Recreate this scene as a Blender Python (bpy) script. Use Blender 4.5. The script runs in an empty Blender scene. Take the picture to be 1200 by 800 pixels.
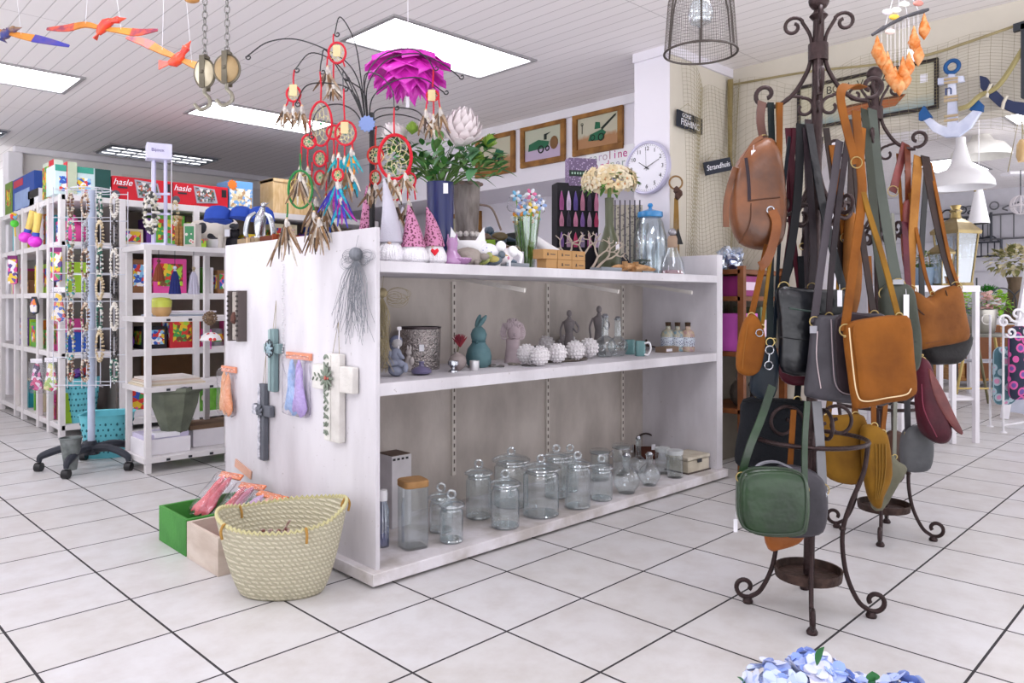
import bpy, bmesh, math, random
from mathutils import Vector, Matrix
C = bpy.context.scene.collection
S = bpy.context.scene
PI = math.pi
# ---------- camera, light, exposure ----------
F, VH, H = 883.0, 352.6, 1.1
TG = math.radians(44.17); CT, ST = math.cos(TG), math.sin(TG); RC = -TG
cd = bpy.data.cameras.new('camera'); cam = bpy.data.objects.new('camera', cd); C.objects.link(cam)
cd.sensor_width = 36; cd.lens = F/1200*36; cd.shift_y = -(400-VH)/1200; cd.clip_start = .05; cd.clip_end = 60
cam.location = (0, 0, H); cam.rotation_euler = (PI/2, 0, RC)
S.camera = cam
S.view_settings.view_transform = 'Standard'; S.view_settings.look = 'None'; S.view_settings.gamma = 1
S.view_settings.use_curve_mapping = False; S.view_settings.exposure = -0.08
S.cycles.max_bounces = 8; S.cycles.transparent_max_bounces = 24; S.cycles.caustics_reflective = False; S.cycles.caustics_refractive = False
S.cycles.sample_clamp_indirect = 4
wd = bpy.data.worlds.new('world'); S.world = wd; wd.use_nodes = True
# added fill light through the open sides, brighter below to lift the ceiling
_n = wd.node_tree.nodes; _l = wd.node_tree.links; _t = _n.new('ShaderNodeTexCoord'); _s = _n.new('ShaderNodeSeparateXYZ'); _r = _n.new('ShaderNodeMapRange')
_l.new(_t.outputs['Generated'], _s.inputs[0]); _l.new(_s.outputs['Z'], _r.inputs['Value'])
for _k, _v in (('From Min', -.06), ('From Max', .0), ('To Min', 3.2), ('To Max', 1.3)): _r.inputs[_k].default_value = _v
_n['Background'].inputs[0].default_value = (.95, .95, 1, 1); _l.new(_r.outputs[0], _n['Background'].inputs[1])
LAMP = 8.0
# ---------- pixel helpers (points on real surfaces of the room, 1200x800 frame) ----------
def ray(u, v):
    x = (u-600)/F
    return (x*CT+ST, -x*ST+CT, (VH-v)/F)
def Pd(u, v, d): r = ray(u, v); return Vector((r[0]*d, r[1]*d, H+r[2]*d))
def Pz(u, v, z): return Pd(u, v, (z-H)/ray(u, v)[2])
def Px(u, v, x): return Pd(u, v, x/ray(u, v)[0])
def Py(u, v, y): return Pd(u, v, y/ray(u, v)[1])
class Fr:
    """a frame facing the camera's side of the room: origin on a surface, x to the right, y away"""
    def __init__(s, u, v, d): s.u, s.v, s.d = u, v, d; s.o = Pd(u, v, d); s.k = d/F
    def p(s, u, v, dd=0):
        d = s.d+dd
        return Vector(((u-600)/F*d-(s.u-600)/F*s.d, dd, (VH-v)/F*d-(VH-s.v)/F*s.d))
def Fz(u, v, z): return Fr(u, v, (z-H)/ray(u, v)[2])
def Fx(u, v, x): return Fr(u, v, x/ray(u, v)[0])
def Fy(u, v, y): return Fr(u, v, y/ray(u, v)[1])
# ---------- materials ----------
def lin(h):
    h = h.lstrip('#'); o = []
    for i in (0, 2, 4):
        c = int(h[i:i+2], 16)/255; o.append(c/12.92 if c <= .04045 else ((c+.055)/1.055)**2.4)
    return (*o, 1)
MC = {}
def M(h, rough=.55, metal=0, var=.12, sc=9, bump=.0, bsc=60, h2=None, coat=0, sheen=0, stretch=(1, 1, 1)):
    key = (h, rough, metal, var, sc, bump, bsc, h2, coat, sheen, stretch)
    if key in MC: return MC[key]
    m = bpy.data.materials.new('mat'); m.use_nodes = True; nt = m.node_tree; N = nt.nodes; L = nt.links
    b = N['Principled BSDF']; b.inputs['Roughness'].default_value = rough; b.inputs['Metallic'].default_value = metal
    b.inputs['Specular IOR Level'].default_value = .5 if metal or rough < .42 else .28
    if coat: b.inputs['Coat Weight'].default_value = coat; b.inputs['Coat Roughness'].default_value = .15
    if sheen: b.inputs['Sheen Weight'].default_value = sheen
    tc = N.new('ShaderNodeTexCoord'); mp = N.new('ShaderNodeMapping'); mp.inputs['Scale'].default_value = stretch
    L.new(tc.outputs['Object'], mp.inputs['Vector'])
    n = N.new('ShaderNodeTexNoise'); n.inputs['Scale'].default_value = sc; n.inputs['Detail'].default_value = 5
    L.new(mp.outputs[0], n.inputs['Vector'])
    r = N.new('ShaderNodeValToRGB'); c = lin(h); c2 = lin(h2) if h2 else tuple(x*(1-var) for x in c[:3])+(1,)
    r.color_ramp.elements[0].position = .36; r.color_ramp.elements[1].position = .62
    r.color_ramp.elements[0].color = c2; r.color_ramp.elements[1].color = c
    L.new(n.outputs['Fac'], r.inputs[0]); L.new(r.outputs[0], b.inputs['Base Color'])
    if bump:
        n2 = N.new('ShaderNodeTexNoise'); n2.inputs['Scale'].default_value = bsc; L.new(mp.outputs[0], n2.inputs['Vector'])
        bp = N.new('ShaderNodeBump'); bp.inputs['Strength'].default_value = bump; bp.inputs['Distance'].default_value = .01
        L.new(n2.outputs['Fac'], bp.inputs['Height']); L.new(bp.outputs[0], b.inputs['Normal'])
    MC[key] = m; return m
def emis(h, s):
    m = bpy.data.materials.new('lit'); m.use_nodes = True; nt = m.node_tree; b = nt.nodes['Principled BSDF']
    b.inputs['Base Color'].default_value = lin(h); b.inputs['Emission Color'].default_value = lin(h); b.inputs['Emission Strength'].default_value = s
    return m
def glass(h='#fafcfc', a=.06, rough=.03, edge=.6):
    """thin clear glass: see-through with reflections growing to the rim"""
    m = bpy.data.materials.new('glass'); m.use_nodes = True; nt = m.node_tree; N = nt.nodes; L = nt.links
    for x in list(N):
        if x.type == 'BSDF_PRINCIPLED': N.remove(x)
    t = N.new('ShaderNodeBsdfTransparent'); t.inputs[0].default_value = lin(h)
    g = N.new('ShaderNodeBsdfGlossy'); g.inputs['Roughness'].default_value = rough; g.inputs[0].default_value = (.95, .97, 1, 1)
    lw = N.new('ShaderNodeLayerWeight'); lw.inputs[0].default_value = .35
    rp = N.new('ShaderNodeValToRGB'); rp.color_ramp.elements[0].position = .55; rp.color_ramp.elements[0].color = lin(h); rp.color_ramp.elements[1].position = .98
    rp.color_ramp.elements[1].color = tuple(x*.68 for x in lin(h)[:3])+(1,); L.new(lw.outputs['Facing'], rp.inputs[0]); L.new(rp.outputs[0], t.inputs[0])
    mr = N.new('ShaderNodeMapRange'); mr.inputs['To Min'].default_value = a; mr.inputs['To Max'].default_value = edge; mr.inputs['From Min'].default_value = .2
    L.new(lw.outputs['Facing'], mr.inputs['Value'])
    mx = N.new('ShaderNodeMixShader'); L.new(mr.outputs[0], mx.inputs[0]); L.new(t.outputs[0], mx.inputs[1]); L.new(g.outputs[0], mx.inputs[2])
    L.new(mx.outputs[0], N['Material Output'].inputs[0]); return m
GL = glass(); GLr = glass('#eef2f3', .3, .05, .8); GLg = glass('#dfe9df', .12); GLb = glass('#b4cde8', .15)
GLp = glass('#d9b6d8', .15); FILM = glass('#fbfafc', .07, .3, .3)
def voro(h1, h2, sc, rough=.6, t=.35, h3=None):
    """spots of one colour on another"""
    m = bpy.data.materials.new('spots'); m.use_nodes = True; nt = m.node_tree; N = nt.nodes; L = nt.links; b = N['Principled BSDF']
    b.inputs['Roughness'].default_value = rough
    tc = N.new('ShaderNodeTexCoord'); v = N.new('ShaderNodeTexVoronoi'); v.inputs['Scale'].default_value = sc
    L.new(tc.outputs['Object'], v.inputs['Vector'])
    r = N.new('ShaderNodeValToRGB'); r.color_ramp.interpolation = 'CONSTANT'
    e = r.color_ramp.elements; e[0].color = lin(h1); e[1].position = t; e[1].color = lin(h2)
    if h3: q = e.new(t+.18); q.color = lin(h3)
    L.new(v.outputs['Distance'], r.inputs[0]); L.new(r.outputs[0], b.inputs['Base Color']); return m
def confetti(sc, rough=.6, cols=('#d3362f', '#2f58b8', '#e5c02d', '#3f9a4a', '#f0eef0', '#e05a9a')):
    """printed picture: random patches of colour"""
    m = bpy.data.materials.new('print'); m.use_nodes = True; nt = m.node_tree; N = nt.nodes; L = nt.links; b = N['Principled BSDF']
    b.inputs['Roughness'].default_value = rough
    tc = N.new('ShaderNodeTexCoord'); v = N.new('ShaderNodeTexVoronoi'); v.inputs['Scale'].default_value = sc
    L.new(tc.outputs['Object'], v.inputs['Vector'])
    sp = N.new('ShaderNodeSeparateColor'); L.new(v.outputs['Color'], sp.inputs[0])
    r = N.new('ShaderNodeValToRGB'); r.color_ramp.interpolation = 'CONSTANT'; e = r.color_ramp.elements
    e[0].color = lin(cols[0]); e[1].position = 1/len(cols); e[1].color = lin(cols[1])
    for i, c in enumerate(cols[2:], 2): q = e.new(i/len(cols)); q.color = lin(c)
    L.new(sp.outputs[0], r.inputs[0]); L.new(r.outputs[0], b.inputs['Base Color']); return m
# ---------- mesh building ----------
def frame(d):
    d = d.normalized(); a = Vector((0, 0, 1)) if abs(d.z) < .9 else Vector((1, 0, 0))
    x = d.cross(a).normalized(); return x, d.cross(x).normalized()
class B:
    def __init__(s): s.v = []; s.f = []; s.mi = []; s.m = 0
    def add(s, vs, fs):
        o = len(s.v); s.v += [tuple(p) for p in vs]
        for f in fs: s.f.append([i+o for i in f]); s.mi.append(s.m)
        return s
    def mat(s, i): s.m = i; return s
    def box(s, c, z, R=None, tp=1):
        """c centre, z full size, tp scale of the top"""
        vs = []
        for k in (-1, 1):
            q = tp if k > 0 else 1
            for a, b in ((-1, -1), (1, -1), (1, 1), (-1, 1)): vs.append(Vector((a*z[0]/2*q, b*z[1]/2*q, k*z[2]/2)))
        if R is not None: vs = [R @ p for p in vs]
        c = Vector(c); vs = [p+c for p in vs]
        return s.add(vs, [(3, 2, 1, 0), (4, 5, 6, 7), (0, 1, 5, 4), (1, 2, 6, 5), (2, 3, 7, 6), (3, 0, 4, 7)])
    def b2(s, a, b):
        return s.box([(a[i]+b[i])/2 for i in range(3)], [abs(a[i]-b[i]) for i in range(3)])
    def tube(s, pts, r, n=8, closed=False):
        pts = [Vector(p) for p in pts]; m = len(pts); rs = r if isinstance(r, (list, tuple)) else [r]*m
        x = None; vs = []
        for i, p in enumerate(pts):
            d = (pts[(i+1) % m]-pts[i-1]) if closed else (pts[min(i+1, m-1)]-pts[max(i-1, 0)])
            if d.length < 1e-9: d = Vector((0, 0, 1))
            d.normalize()
            if x is None: x, y = frame(d)
            else:
                x = x-d*x.dot(d)
                if x.length < 1e-6: x, y = frame(d)
                x.normalize(); y = d.cross(x)
            for k in range(n):
                a = 2*PI*k/n; vs.append(p+(x*math.cos(a)+y*math.sin(a))*rs[i])
        fs = []
        for i in range(m if closed else m-1):
            j = (i+1) % m
            for k in range(n): fs.append((i*n+k, i*n+(k+1) % n, j*n+(k+1) % n, j*n+k))
        if not closed: fs += [tuple(range(n))[::-1], tuple((m-1)*n+k for k in range(n))]
        return s.add(vs, fs)
    def ribbon(s, pts, w, t, side=(1, 0, 0)):
        """flat strap; side = direction of its width, one vector or one per point"""
        pts = [Vector(p) for p in pts]; m = len(pts); vs = []
        for i, p in enumerate(pts):
            d = (pts[min(i+1, m-1)]-pts[max(i-1, 0)]).normalized()
            sd = Vector(side[i]) if isinstance(side, list) else Vector(side)
            sd = (sd-d*sd.dot(d))
            if sd.length < 1e-5: sd = frame(d)[0]
            sd.normalize(); nn = d.cross(sd)
            ww = w[i] if isinstance(w, (list, tuple)) else w
            for a, b in ((-1, -1), (1, -1), (1, 1), (-1, 1)): vs.append(p+sd*a*ww/2+nn*b*t/2)
        fs = [(0, 1, 2, 3), tuple((m-1)*4+k for k in (3, 2, 1, 0))]
        for i in range(m-1):
            for k in range(4): fs.append((i*4+k, (i+1)*4+k, (i+1)*4+(k+1) % 4, i*4+(k+1) % 4))
        return s.add(vs, fs)
    def lathe(s, prof, n=24, c=(0, 0, 0), sq=None, rib=0, ribn=0):
        """prof [(r,z)...] about z"""
        c = Vector(c); vs = []
        for r, z in prof:
            for k in range(n):
                a = 2*PI*k/n; q = 1
                if sq: q = 1/(abs(math.cos(a))**sq+abs(math.sin(a))**sq)**(1/sq)
                if rib: q *= 1+rib*math.cos(ribn*a)
                vs.append(c+Vector((r*q*math.cos(a), r*q*math.sin(a), z)))
        fs = []
        for i in range(len(prof)-1):
            for k in range(n): fs.append((i*n+k, i*n+(k+1) % n, (i+1)*n+(k+1) % n, (i+1)*n+k))
        if prof[0][0] > 1e-4: fs.append(tuple(range(n))[::-1])
        if prof[-1][0] > 1e-4 and not getattr(s, 'open', False): fs.append(tuple((len(prof)-1)*n+k for k in range(n)))
        return s.add(vs, fs)
    def ball(s, c, r, n=12, R=None):
        r = r if isinstance(r, (tuple, list)) else (r, r, r); c = Vector(c); h = max(n//2, 3)
        vs = [Vector((0, 0, -1))]; fs = []
        for i in range(1, h):
            a = -PI/2+PI*i/h
            for k in range(n): b = 2*PI*k/n; vs.append(Vector((math.cos(a)*math.cos(b), math.cos(a)*math.sin(b), math.sin(a))))
        vs.append(Vector((0, 0, 1))); e = len(vs)-1
        vs = [Vector((p.x*r[0], p.y*r[1], p.z*r[2])) for p in vs]
        if R is not None: vs = [R @ p for p in vs]
        for k in range(n):
            fs.append((0, 1+(k+1) % n, 1+k)); fs.append((e, e-n+k, e-n+(k+1) % n))
            for i in range(h-2): o = 1+i*n; fs.append((o+k, o+(k+1) % n, o+n+(k+1) % n, o+n+k))
        return s.add([p+c for p in vs], fs)
    def ring(s, c, R, r, ax=(0, 1, 0), n=24, m=8, sx=1, sz=1):
        ax = Vector(ax); x, y = frame(ax); c = Vector(c)
        if abs(ax.normalized().z) < .9: x, y = Vector((0, 0, 1)).cross(ax).normalized(), Vector((0, 0, 1))
        return s.tube([c+x*math.cos(2*PI*i/n)*R*sx+y*math.sin(2*PI*i/n)*R*sz for i in range(n)], r, m, True)
    def poly(s, out, t, o=(0, 0, 0), ax=(1, 0, 0), ay=(0, 0, 1)):
        """flat outline with thickness t going along ax x ay reversed"""
        ax, ay, o = Vector(ax), Vector(ay), Vector(o); nn = ax.cross(ay).normalized(); n = len(out)
        vs = [o+ax*a+ay*b+nn*t/2 for a, b in out]+[o+ax*a+ay*b-nn*t/2 for a, b in out]
        return s.add(vs, [tuple(range(n)), tuple(range(2*n-1, n-1, -1))]+[(i, i+n, (i+1) % n+n, (i+1) % n) for i in range(n)])
    def puff(s, out, d, p=4, rings=5, c=(0, 0, 0), R=None, flat=None, wob=0, seed=1):
        """outline in x,z blown to a soft body d thick in y; flat: 'f' keeps only the front half full"""
        n = len(out); cx = sum(a for a, b in out)/n; cz = sum(b for a, b in out)/n; c = Vector(c); vs = []; fs = []
        rnd = random.Random(seed)
        sc = [math.sin(PI/2*(1-i/rings)) for i in range(rings)]
        for sg in (-1, 1):
            for i, q in enumerate(sc):
                if sg > 0 and i == 0: continue
                y = d/2*(max(0, 1-q**p))**(1/p)*sg
                for a, b in out: vs.append(Vector((cx+(a-cx)*q+rnd.uniform(-wob, wob), y+rnd.uniform(-wob, wob), cz+(b-cz)*q+rnd.uniform(-wob, wob))))
            vs.append(Vector((cx, d/2*sg, cz)))
        k = rings*n+1
        for i in range(rings-1):
            for j in range(n): a = i*n; fs.append((a+j, a+(j+1) % n, a+n+(j+1) % n, a+n+j))
        for j in range(n): fs.append(((rings-1)*n+j, (rings-1)*n+(j+1) % n, rings*n))
        for j in range(n): fs.append((j, k+j, k+(j+1) % n, (j+1) % n))
        for i in range(rings-2):
            for j in range(n): a = k+i*n; fs.append((a+j, a+n+j, a+n+(j+1) % n, a+(j+1) % n))
        e = k+(rings-1)*n
        for j in range(n): fs.append((e-n+j, e, e-n+(j+1) % n))
        if R is not None: vs = [R @ q for q in vs]
        return s.add([q+c for q in vs], fs)
    def out(s, name, mats, parent=None, loc=None, rz=0, bev=0, flat=False, sub=0, rot=None, wire=0, ang=38):
        me = bpy.data.meshes.new(name); me.from_pydata(s.v, [], s.f); mats = mats if isinstance(mats, (list, tuple)) else [mats]
        for m in mats: me.materials.append(m)
        if len(mats) > 1: me.polygons.foreach_set('material_index', s.mi)
        if not flat:
            me.polygons.foreach_set('use_smooth', [True]*len(me.polygons)); me.set_sharp_from_angle(angle=math.radians(ang))
        me.update()
        o = bpy.data.objects.new(name, me); C.objects.link(o)
        if parent: o.parent = parent
        if loc is not None: o.location = loc
        o.rotation_euler = rot or (0, 0, rz)
        if bev: q = o.modifiers.new('bevel', 'BEVEL'); q.width = bev; q.segments = 2; q.limit_method = 'ANGLE'
        if sub: q = o.modifiers.new('sub', 'SUBSURF'); q.levels = q.render_levels = sub
        if wire: q = o.modifiers.new('wire', 'WIREFRAME'); q.thickness = wire; q.use_even_offset = False
        return o
def tag(o, label, cat, group=None, kind=None):
    o['label'] = label; o['category'] = cat
    if group: o['group'] = group
    if kind: o['kind'] = kind
    return o
def thing(name, label, cat, fr, rz=None, group=None):
    """an empty at the thing's base; fr is a Fr or a world point"""
    o = bpy.data.objects.new(name, None); C.objects.link(o); o.empty_display_size = .05
    if isinstance(fr, Fr): o.location = fr.o; o.rotation_euler = (0, 0, RC if rz is None else rz)
    else: o.location = fr; o.rotation_euler = (0, 0, rz or 0)
    return tag(o, label, cat, group)
def one(b, name, mats, label, cat, fr, rz=None, group=None, **k):
    """a thing that is one mesh"""
    if isinstance(fr, Fr): o = b.out(name, mats, None, fr.o, RC if rz is None else rz, **k)
    else: o = b.out(name, mats, None, fr, rz or 0, **k)
    return tag(o, label, cat, group)
def struct(b, name, mats, loc=None, rz=0, **k):
    o = b.out(name, mats, None, loc, rz, **k); o['kind'] = 'structure'; return o
def rr(w, h, r=.2, n=4, cx=0, cz=0):
    """rounded rectangle outline, counter-clockwise, dense on the sides"""
    r = min(r, w/2, h/2); o = []
    for qx, qz, a0 in ((1, 1, 0), (-1, 1, 90), (-1, -1, 180), (1, -1, 270)):
        for i in range(n+1):
            a = math.radians(a0+90*i/n); o.append((cx+qx*(w/2-r)+r*math.cos(a), cz+qz*(h/2-r)+r*math.sin(a)))
    res = []
    for i, p in enumerate(o):
        q = o[(i+1) % len(o)]; res.append(p); L = math.hypot(q[0]-p[0], q[1]-p[1]); k = int(L/(max(w, h)/5))
        for j in range(1, k+1): res.append((p[0]+(q[0]-p[0])*j/(k+1), p[1]+(q[1]-p[1])*j/(k+1)))
    return res
def bez(pts, n=8, closed=False):
    """smooth curve through points"""
    P = [Vector(p) for p in pts]; m = len(P); o = []
    for i in range(m if closed else m-1):
        a = P[(i-1) % m] if (closed or i > 0) else P[0]*2-P[1]
        b = P[i]; c = P[(i+1) % m]; d = P[(i+2) % m] if (closed or i < m-2) else P[-1]*2-P[-2]
        for k in range(n):
            t = k/n; o.append(.5*((2*b)+(c-a)*t+(2*a-5*b+4*c-d)*t*t+(3*b-a-3*c+d)*t**3))
    if not closed: o.append(P[-1])
    return o
def scroll(c, r0, r1, a0, a1, ex, ey, n=22):
    """spiral points round c from radius r0 at angle a0 to r1 at a1 (degrees)"""
    c, ex, ey = Vector(c), Vector(ex), Vector(ey)
    return [c+(ex*math.cos(math.radians(a0+(a1-a0)*i/n))+ey*math.sin(math.radians(a0+(a1-a0)*i/n)))*(r0+(r1-r0)*i/n) for i in range(n+1)]
def text(parent, name, s, size, mat, loc, rot, ext=.0006, label=None, shear=0, sx=1, al='CENTER'):
    cu = bpy.data.curves.new(name, 'FONT'); cu.body = s; cu.size = size; cu.extrude = ext; cu.align_x = al; cu.align_y = 'CENTER'; cu.shear = shear
    o = bpy.data.objects.new(name, cu); C.objects.link(o); dg = bpy.context.evaluated_depsgraph_get(); dg.update()
    me = bpy.data.meshes.new_from_object(o.evaluated_get(dg)); bpy.data.objects.remove(o)
    for v in me.vertices: v.co.x *= sx
    me.materials.clear(); me.materials.append(mat)
    o = bpy.data.objects.new(name, me); C.objects.link(o); o.parent = parent; o.location = loc; o.rotation_euler = rot
    return o
random.seed(7)
# common materials
WH = M('#ece9ee', .5, var=.07, sc=5); WHp = M('#f2f1f4', .35, var=.04); BLK = M('#17161a', .4, var=.2); DG = M('#33363c', .5)
IRON = M('#3a2a2a', .42, .55, var=.35, sc=30, bump=.3, bsc=90); RUST = M('#4c3831', .55, .4, h2='#33241f', sc=24, bump=.3)
SILV = M('#b9bcc2', .22, 1, var=.1); BRASS = M('#b6a06b', .3, .9, var=.2, sc=20); GOLD = M('#c8b070', .3, .9)
WOOD = M('#b98a52', .5, h2='#94642f', sc=6, stretch=(1, 1, 8), bump=.1)
PINE = M('#d9bd91', .6, h2='#c7a472', sc=8, stretch=(6, 1, 1)); KRAFT = M('#b98955', .8, var=.1, bump=.1)
DIST = M('#dddadf', .65, h2='#c3bfc4', sc=3.2, bump=.25, bsc=25, stretch=(1, 1, .35))
def specks(m, col='#a19a96'):
    nt = m.node_tree; N = nt.nodes; L = nt.links; b = N['Principled BSDF']; src = b.inputs['Base Color'].links[0].from_socket
    tc = N.new('ShaderNodeTexCoord'); n = N.new('ShaderNodeTexNoise'); n.inputs['Scale'].default_value = 38; n.inputs['Detail'].default_value = 3; n.inputs['Roughness'].default_value = .75
    L.new(tc.outputs['Object'], n.inputs['Vector']); r = N.new('ShaderNodeValToRGB'); r.color_ramp.elements[0].position = .66; r.color_ramp.elements[0].color = (0, 0, 0, 1); r.color_ramp.elements[1].position = .74
    L.new(n.outputs['Fac'], r.inputs[0]); x = N.new('ShaderNodeMix'); x.data_type = 'RGBA'; L.new(r.outputs[0], x.inputs[0]); L.new(src, x.inputs[6]); x.inputs[7].default_value = lin(col); L.new(x.outputs[2], b.inputs['Base Color'])
specks(DIST)
SLATE = M('#8e949b', .7, var=.15); TWINE = M('#a3966f', .9, var=.2, bump=.4, bsc=200); PAPER = M('#f0eff6', .6, var=.03)
# ================= STRUCTURE =================
def tiles():
    m = bpy.data.materials.new('floor_tiles'); m.use_nodes = True; nt = m.node_tree; N = nt.nodes; L = nt.links; b = N['Principled BSDF']
    tc = N.new('ShaderNodeTexCoord'); br = N.new('ShaderNodeTexBrick'); a = .393
    br.offset = 0; br.squash = 1; br.inputs['Scale'].default_value = 1; br.inputs['Brick Width'].default_value = a; br.inputs['Row Height'].default_value = a
    br.inputs['Mortar Size'].default_value = .0041; br.inputs['Mortar Smooth'].default_value = 0
    br.inputs['Color1'].default_value = lin('#d2d1d3'); br.inputs['Color2'].default_value = lin('#cdcbca'); br.inputs['Mortar'].default_value = lin('#2e2b2f')
    L.new(tc.outputs['Object'], br.inputs['Vector'])
    n = N.new('ShaderNodeTexNoise'); n.inputs['Scale'].default_value = 6; n.inputs['Detail'].default_value = 8; n.inputs['Roughness'].default_value = .65
    L.new(tc.outputs['Object'], n.inputs['Vector'])
    r = N.new('ShaderNodeValToRGB'); r.color_ramp.elements[0].position = .35; r.color_ramp.elements[0].color = lin('#f1eeeb'); r.color_ramp.elements[1].position = .6; r.color_ramp.elements[1].color = (1, 1, 1, 1)
    L.new(n.outputs['Fac'], r.inputs[0])
    mx = N.new('ShaderNodeMix'); mx.data_type = 'RGBA'; mx.blend_type = 'MULTIPLY'; mx.inputs[0].default_value = 1
    L.new(br.outputs['Color'], mx.inputs[6]); L.new(r.outputs[0], mx.inputs[7]); L.new(mx.outputs[2], b.inputs['Base Color'])
    mr = N.new('ShaderNodeMapRange'); mr.inputs['To Min'].default_value = .36; mr.inputs['To Max'].default_value = .9
    L.new(br.outputs['Fac'], mr.inputs['Value']); L.new(mr.outputs[0], b.inputs['Roughness'])
    iv = N.new('ShaderNodeMath'); iv.operation = 'MULTIPLY'; iv.inputs[1].default_value = -1; L.new(br.outputs['Fac'], iv.inputs[0])
    bp = N.new('ShaderNodeBump'); bp.inputs['Strength'].default_value = .4; bp.inputs['Distance'].default_value = .002
    L.new(iv.outputs[0], bp.inputs['Height']); L.new(bp.outputs[0], b.inputs['Normal']); return m
def planks():
    m = bpy.data.materials.new('ceiling_boards'); m.use_nodes = True; nt = m.node_tree; N = nt.nodes; L = nt.links; b = N['Principled BSDF']
    b.inputs['Roughness'].default_value = .55
    tc = N.new('ShaderNodeTexCoord'); br = N.new('ShaderNodeTexBrick'); mp = N.new('ShaderNodeMapping'); mp.inputs['Rotation'].default_value = (0, 0, PI/2)
    mp.inputs['Location'].default_value = (0, 0, 0)
    L.new(tc.outputs['Object'], mp.inputs[0]); L.new(mp.outputs[0], br.inputs['Vector'])
    br.offset = 0; br.inputs['Scale'].default_value = 1; br.inputs['Brick Width'].default_value = 2.56; br.inputs['Row Height'].default_value = .1
    br.inputs['Mortar Size'].default_value = .0035; br.inputs['Mortar Smooth'].default_value = .3
    br.inputs['Color1'].default_value = lin('#f0ebeb'); br.inputs['Color2'].default_value = lin('#ece7e7'); br.inputs['Mortar'].default_value = lin('#c4bebe')
    L.new(br.outputs['Color'], b.inputs['Base Color'])
    iv = N.new('ShaderNodeMath'); iv.operation = 'MULTIPLY'; iv.inputs[1].default_value = -1; L.new(br.outputs['Fac'], iv.inputs[0])
    bp = N.new('ShaderNodeBump'); bp.inputs['Strength'].default_value = .5; bp.inputs['Distance'].default_value = .004
    L.new(iv.outputs[0], bp.inputs['Height']); L.new(bp.outputs[0], b.inputs['Normal']); return m
P0 = (-.5735*CT+2.507*ST, .5735*ST+2.507*CT, 0)
HC = 2.77
struct(B().b2((-3.1, -3.2, -.08), (14.5, 10.5, 0)), 'floor', tiles(), P0, math.radians(1.137), flat=True)
struct(B().b2((-4, -3, HC), (15.5, 12, HC+.1)), 'ceiling', planks(), flat=True)
WALL = M('#efeae6', .7, var=.03, sc=2, bump=.05); WALLW = M('#e6e2ea', .6, var=.03, sc=2); CREAM = M('#d3ccbf', .75, var=.08, sc=3, bump=.1)
struct(B().b2((1.8, 9.6, 0), (5.85, 9.75, HC)), 'wall_back', WALL, flat=True)
struct(B().b2((-4, 11.5, 0), (2.0, 11.65, HC)), 'wall_far_left', M('#9a9492', .7), flat=True)
struct(B().b2((1.8, 9.52, HC-.07), (5.0, 9.6, HC)).b2((1.74, 9.5, 0), (1.88, 9.75, HC-.07)), 'trim_cornice_back', WH, flat=True, bev=.01)
struct(B().b2((2.9, 9.585, 2.0), (4.0, 9.6, 2.6)).b2((4.15, 9.585, 2.0), (4.9, 9.6, 2.6)), 'trim_panel_back', M('#e2dcd8', .6, var=.03), flat=True, bev=.004)
HD = 2.18
struct(B().b2((4.94, 3.09, HD), (5.7, 9.6, HC)), 'wall_header', WALLW, flat=True)
struct(B().b2((4.91, 3.09, HC-.06), (4.94, 9.6, HC)).b2((4.905, 3.09, HC-.075), (4.94, 9.6, HC-.06)), 'trim_cornice_header', WH, flat=True)
struct(B().b2((5.7, 2.4, 0), (5.85, 9.6, HC)), 'wall_pictures', WALLW, flat=True)
struct(B().b2((4.16, 2.81, 0), (4.94, 3.09, HC)).b2((4.14, 2.79, HC-.06), (4.96, 3.09, HC)), 'wall_pier', [WALLW], flat=True)
struct(B().b2((4.165, 2.806, 0), (4.945, 2.81, HC-.06)), 'wall_pier_side', CREAM, flat=True)
struct(B().b2((4.94, 2.25, 0), (5.09, 2.81, HC)), 'wall_corner', CREAM, flat=True)
struct(B().b2((4.94, -3, HD), (5.14, 2.25, HC)), 'wall_bulkhead', CREAM, flat=True)
struct(B().b2((13, -3, 0), (13.2, 9, 3.2)), 'wall_far_shop', M('#cfcdd4', .7, var=.06), flat=True)
struct(B().b2((12.97, -3, 2.02), (13, 9, 2.04)).b2((12.97, -3, 2.5), (13, 9, 2.52)).b2((12.97, -3, 1.54), (13, 9, 1.555)), 'trim_far_shop', M('#c2c0c8', .7), flat=True)
struct(B().b2((12.95, -3, 0), (13, 9, .12)), 'baseboard_far_shop', M('#6a6664', .6), flat=True)
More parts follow.
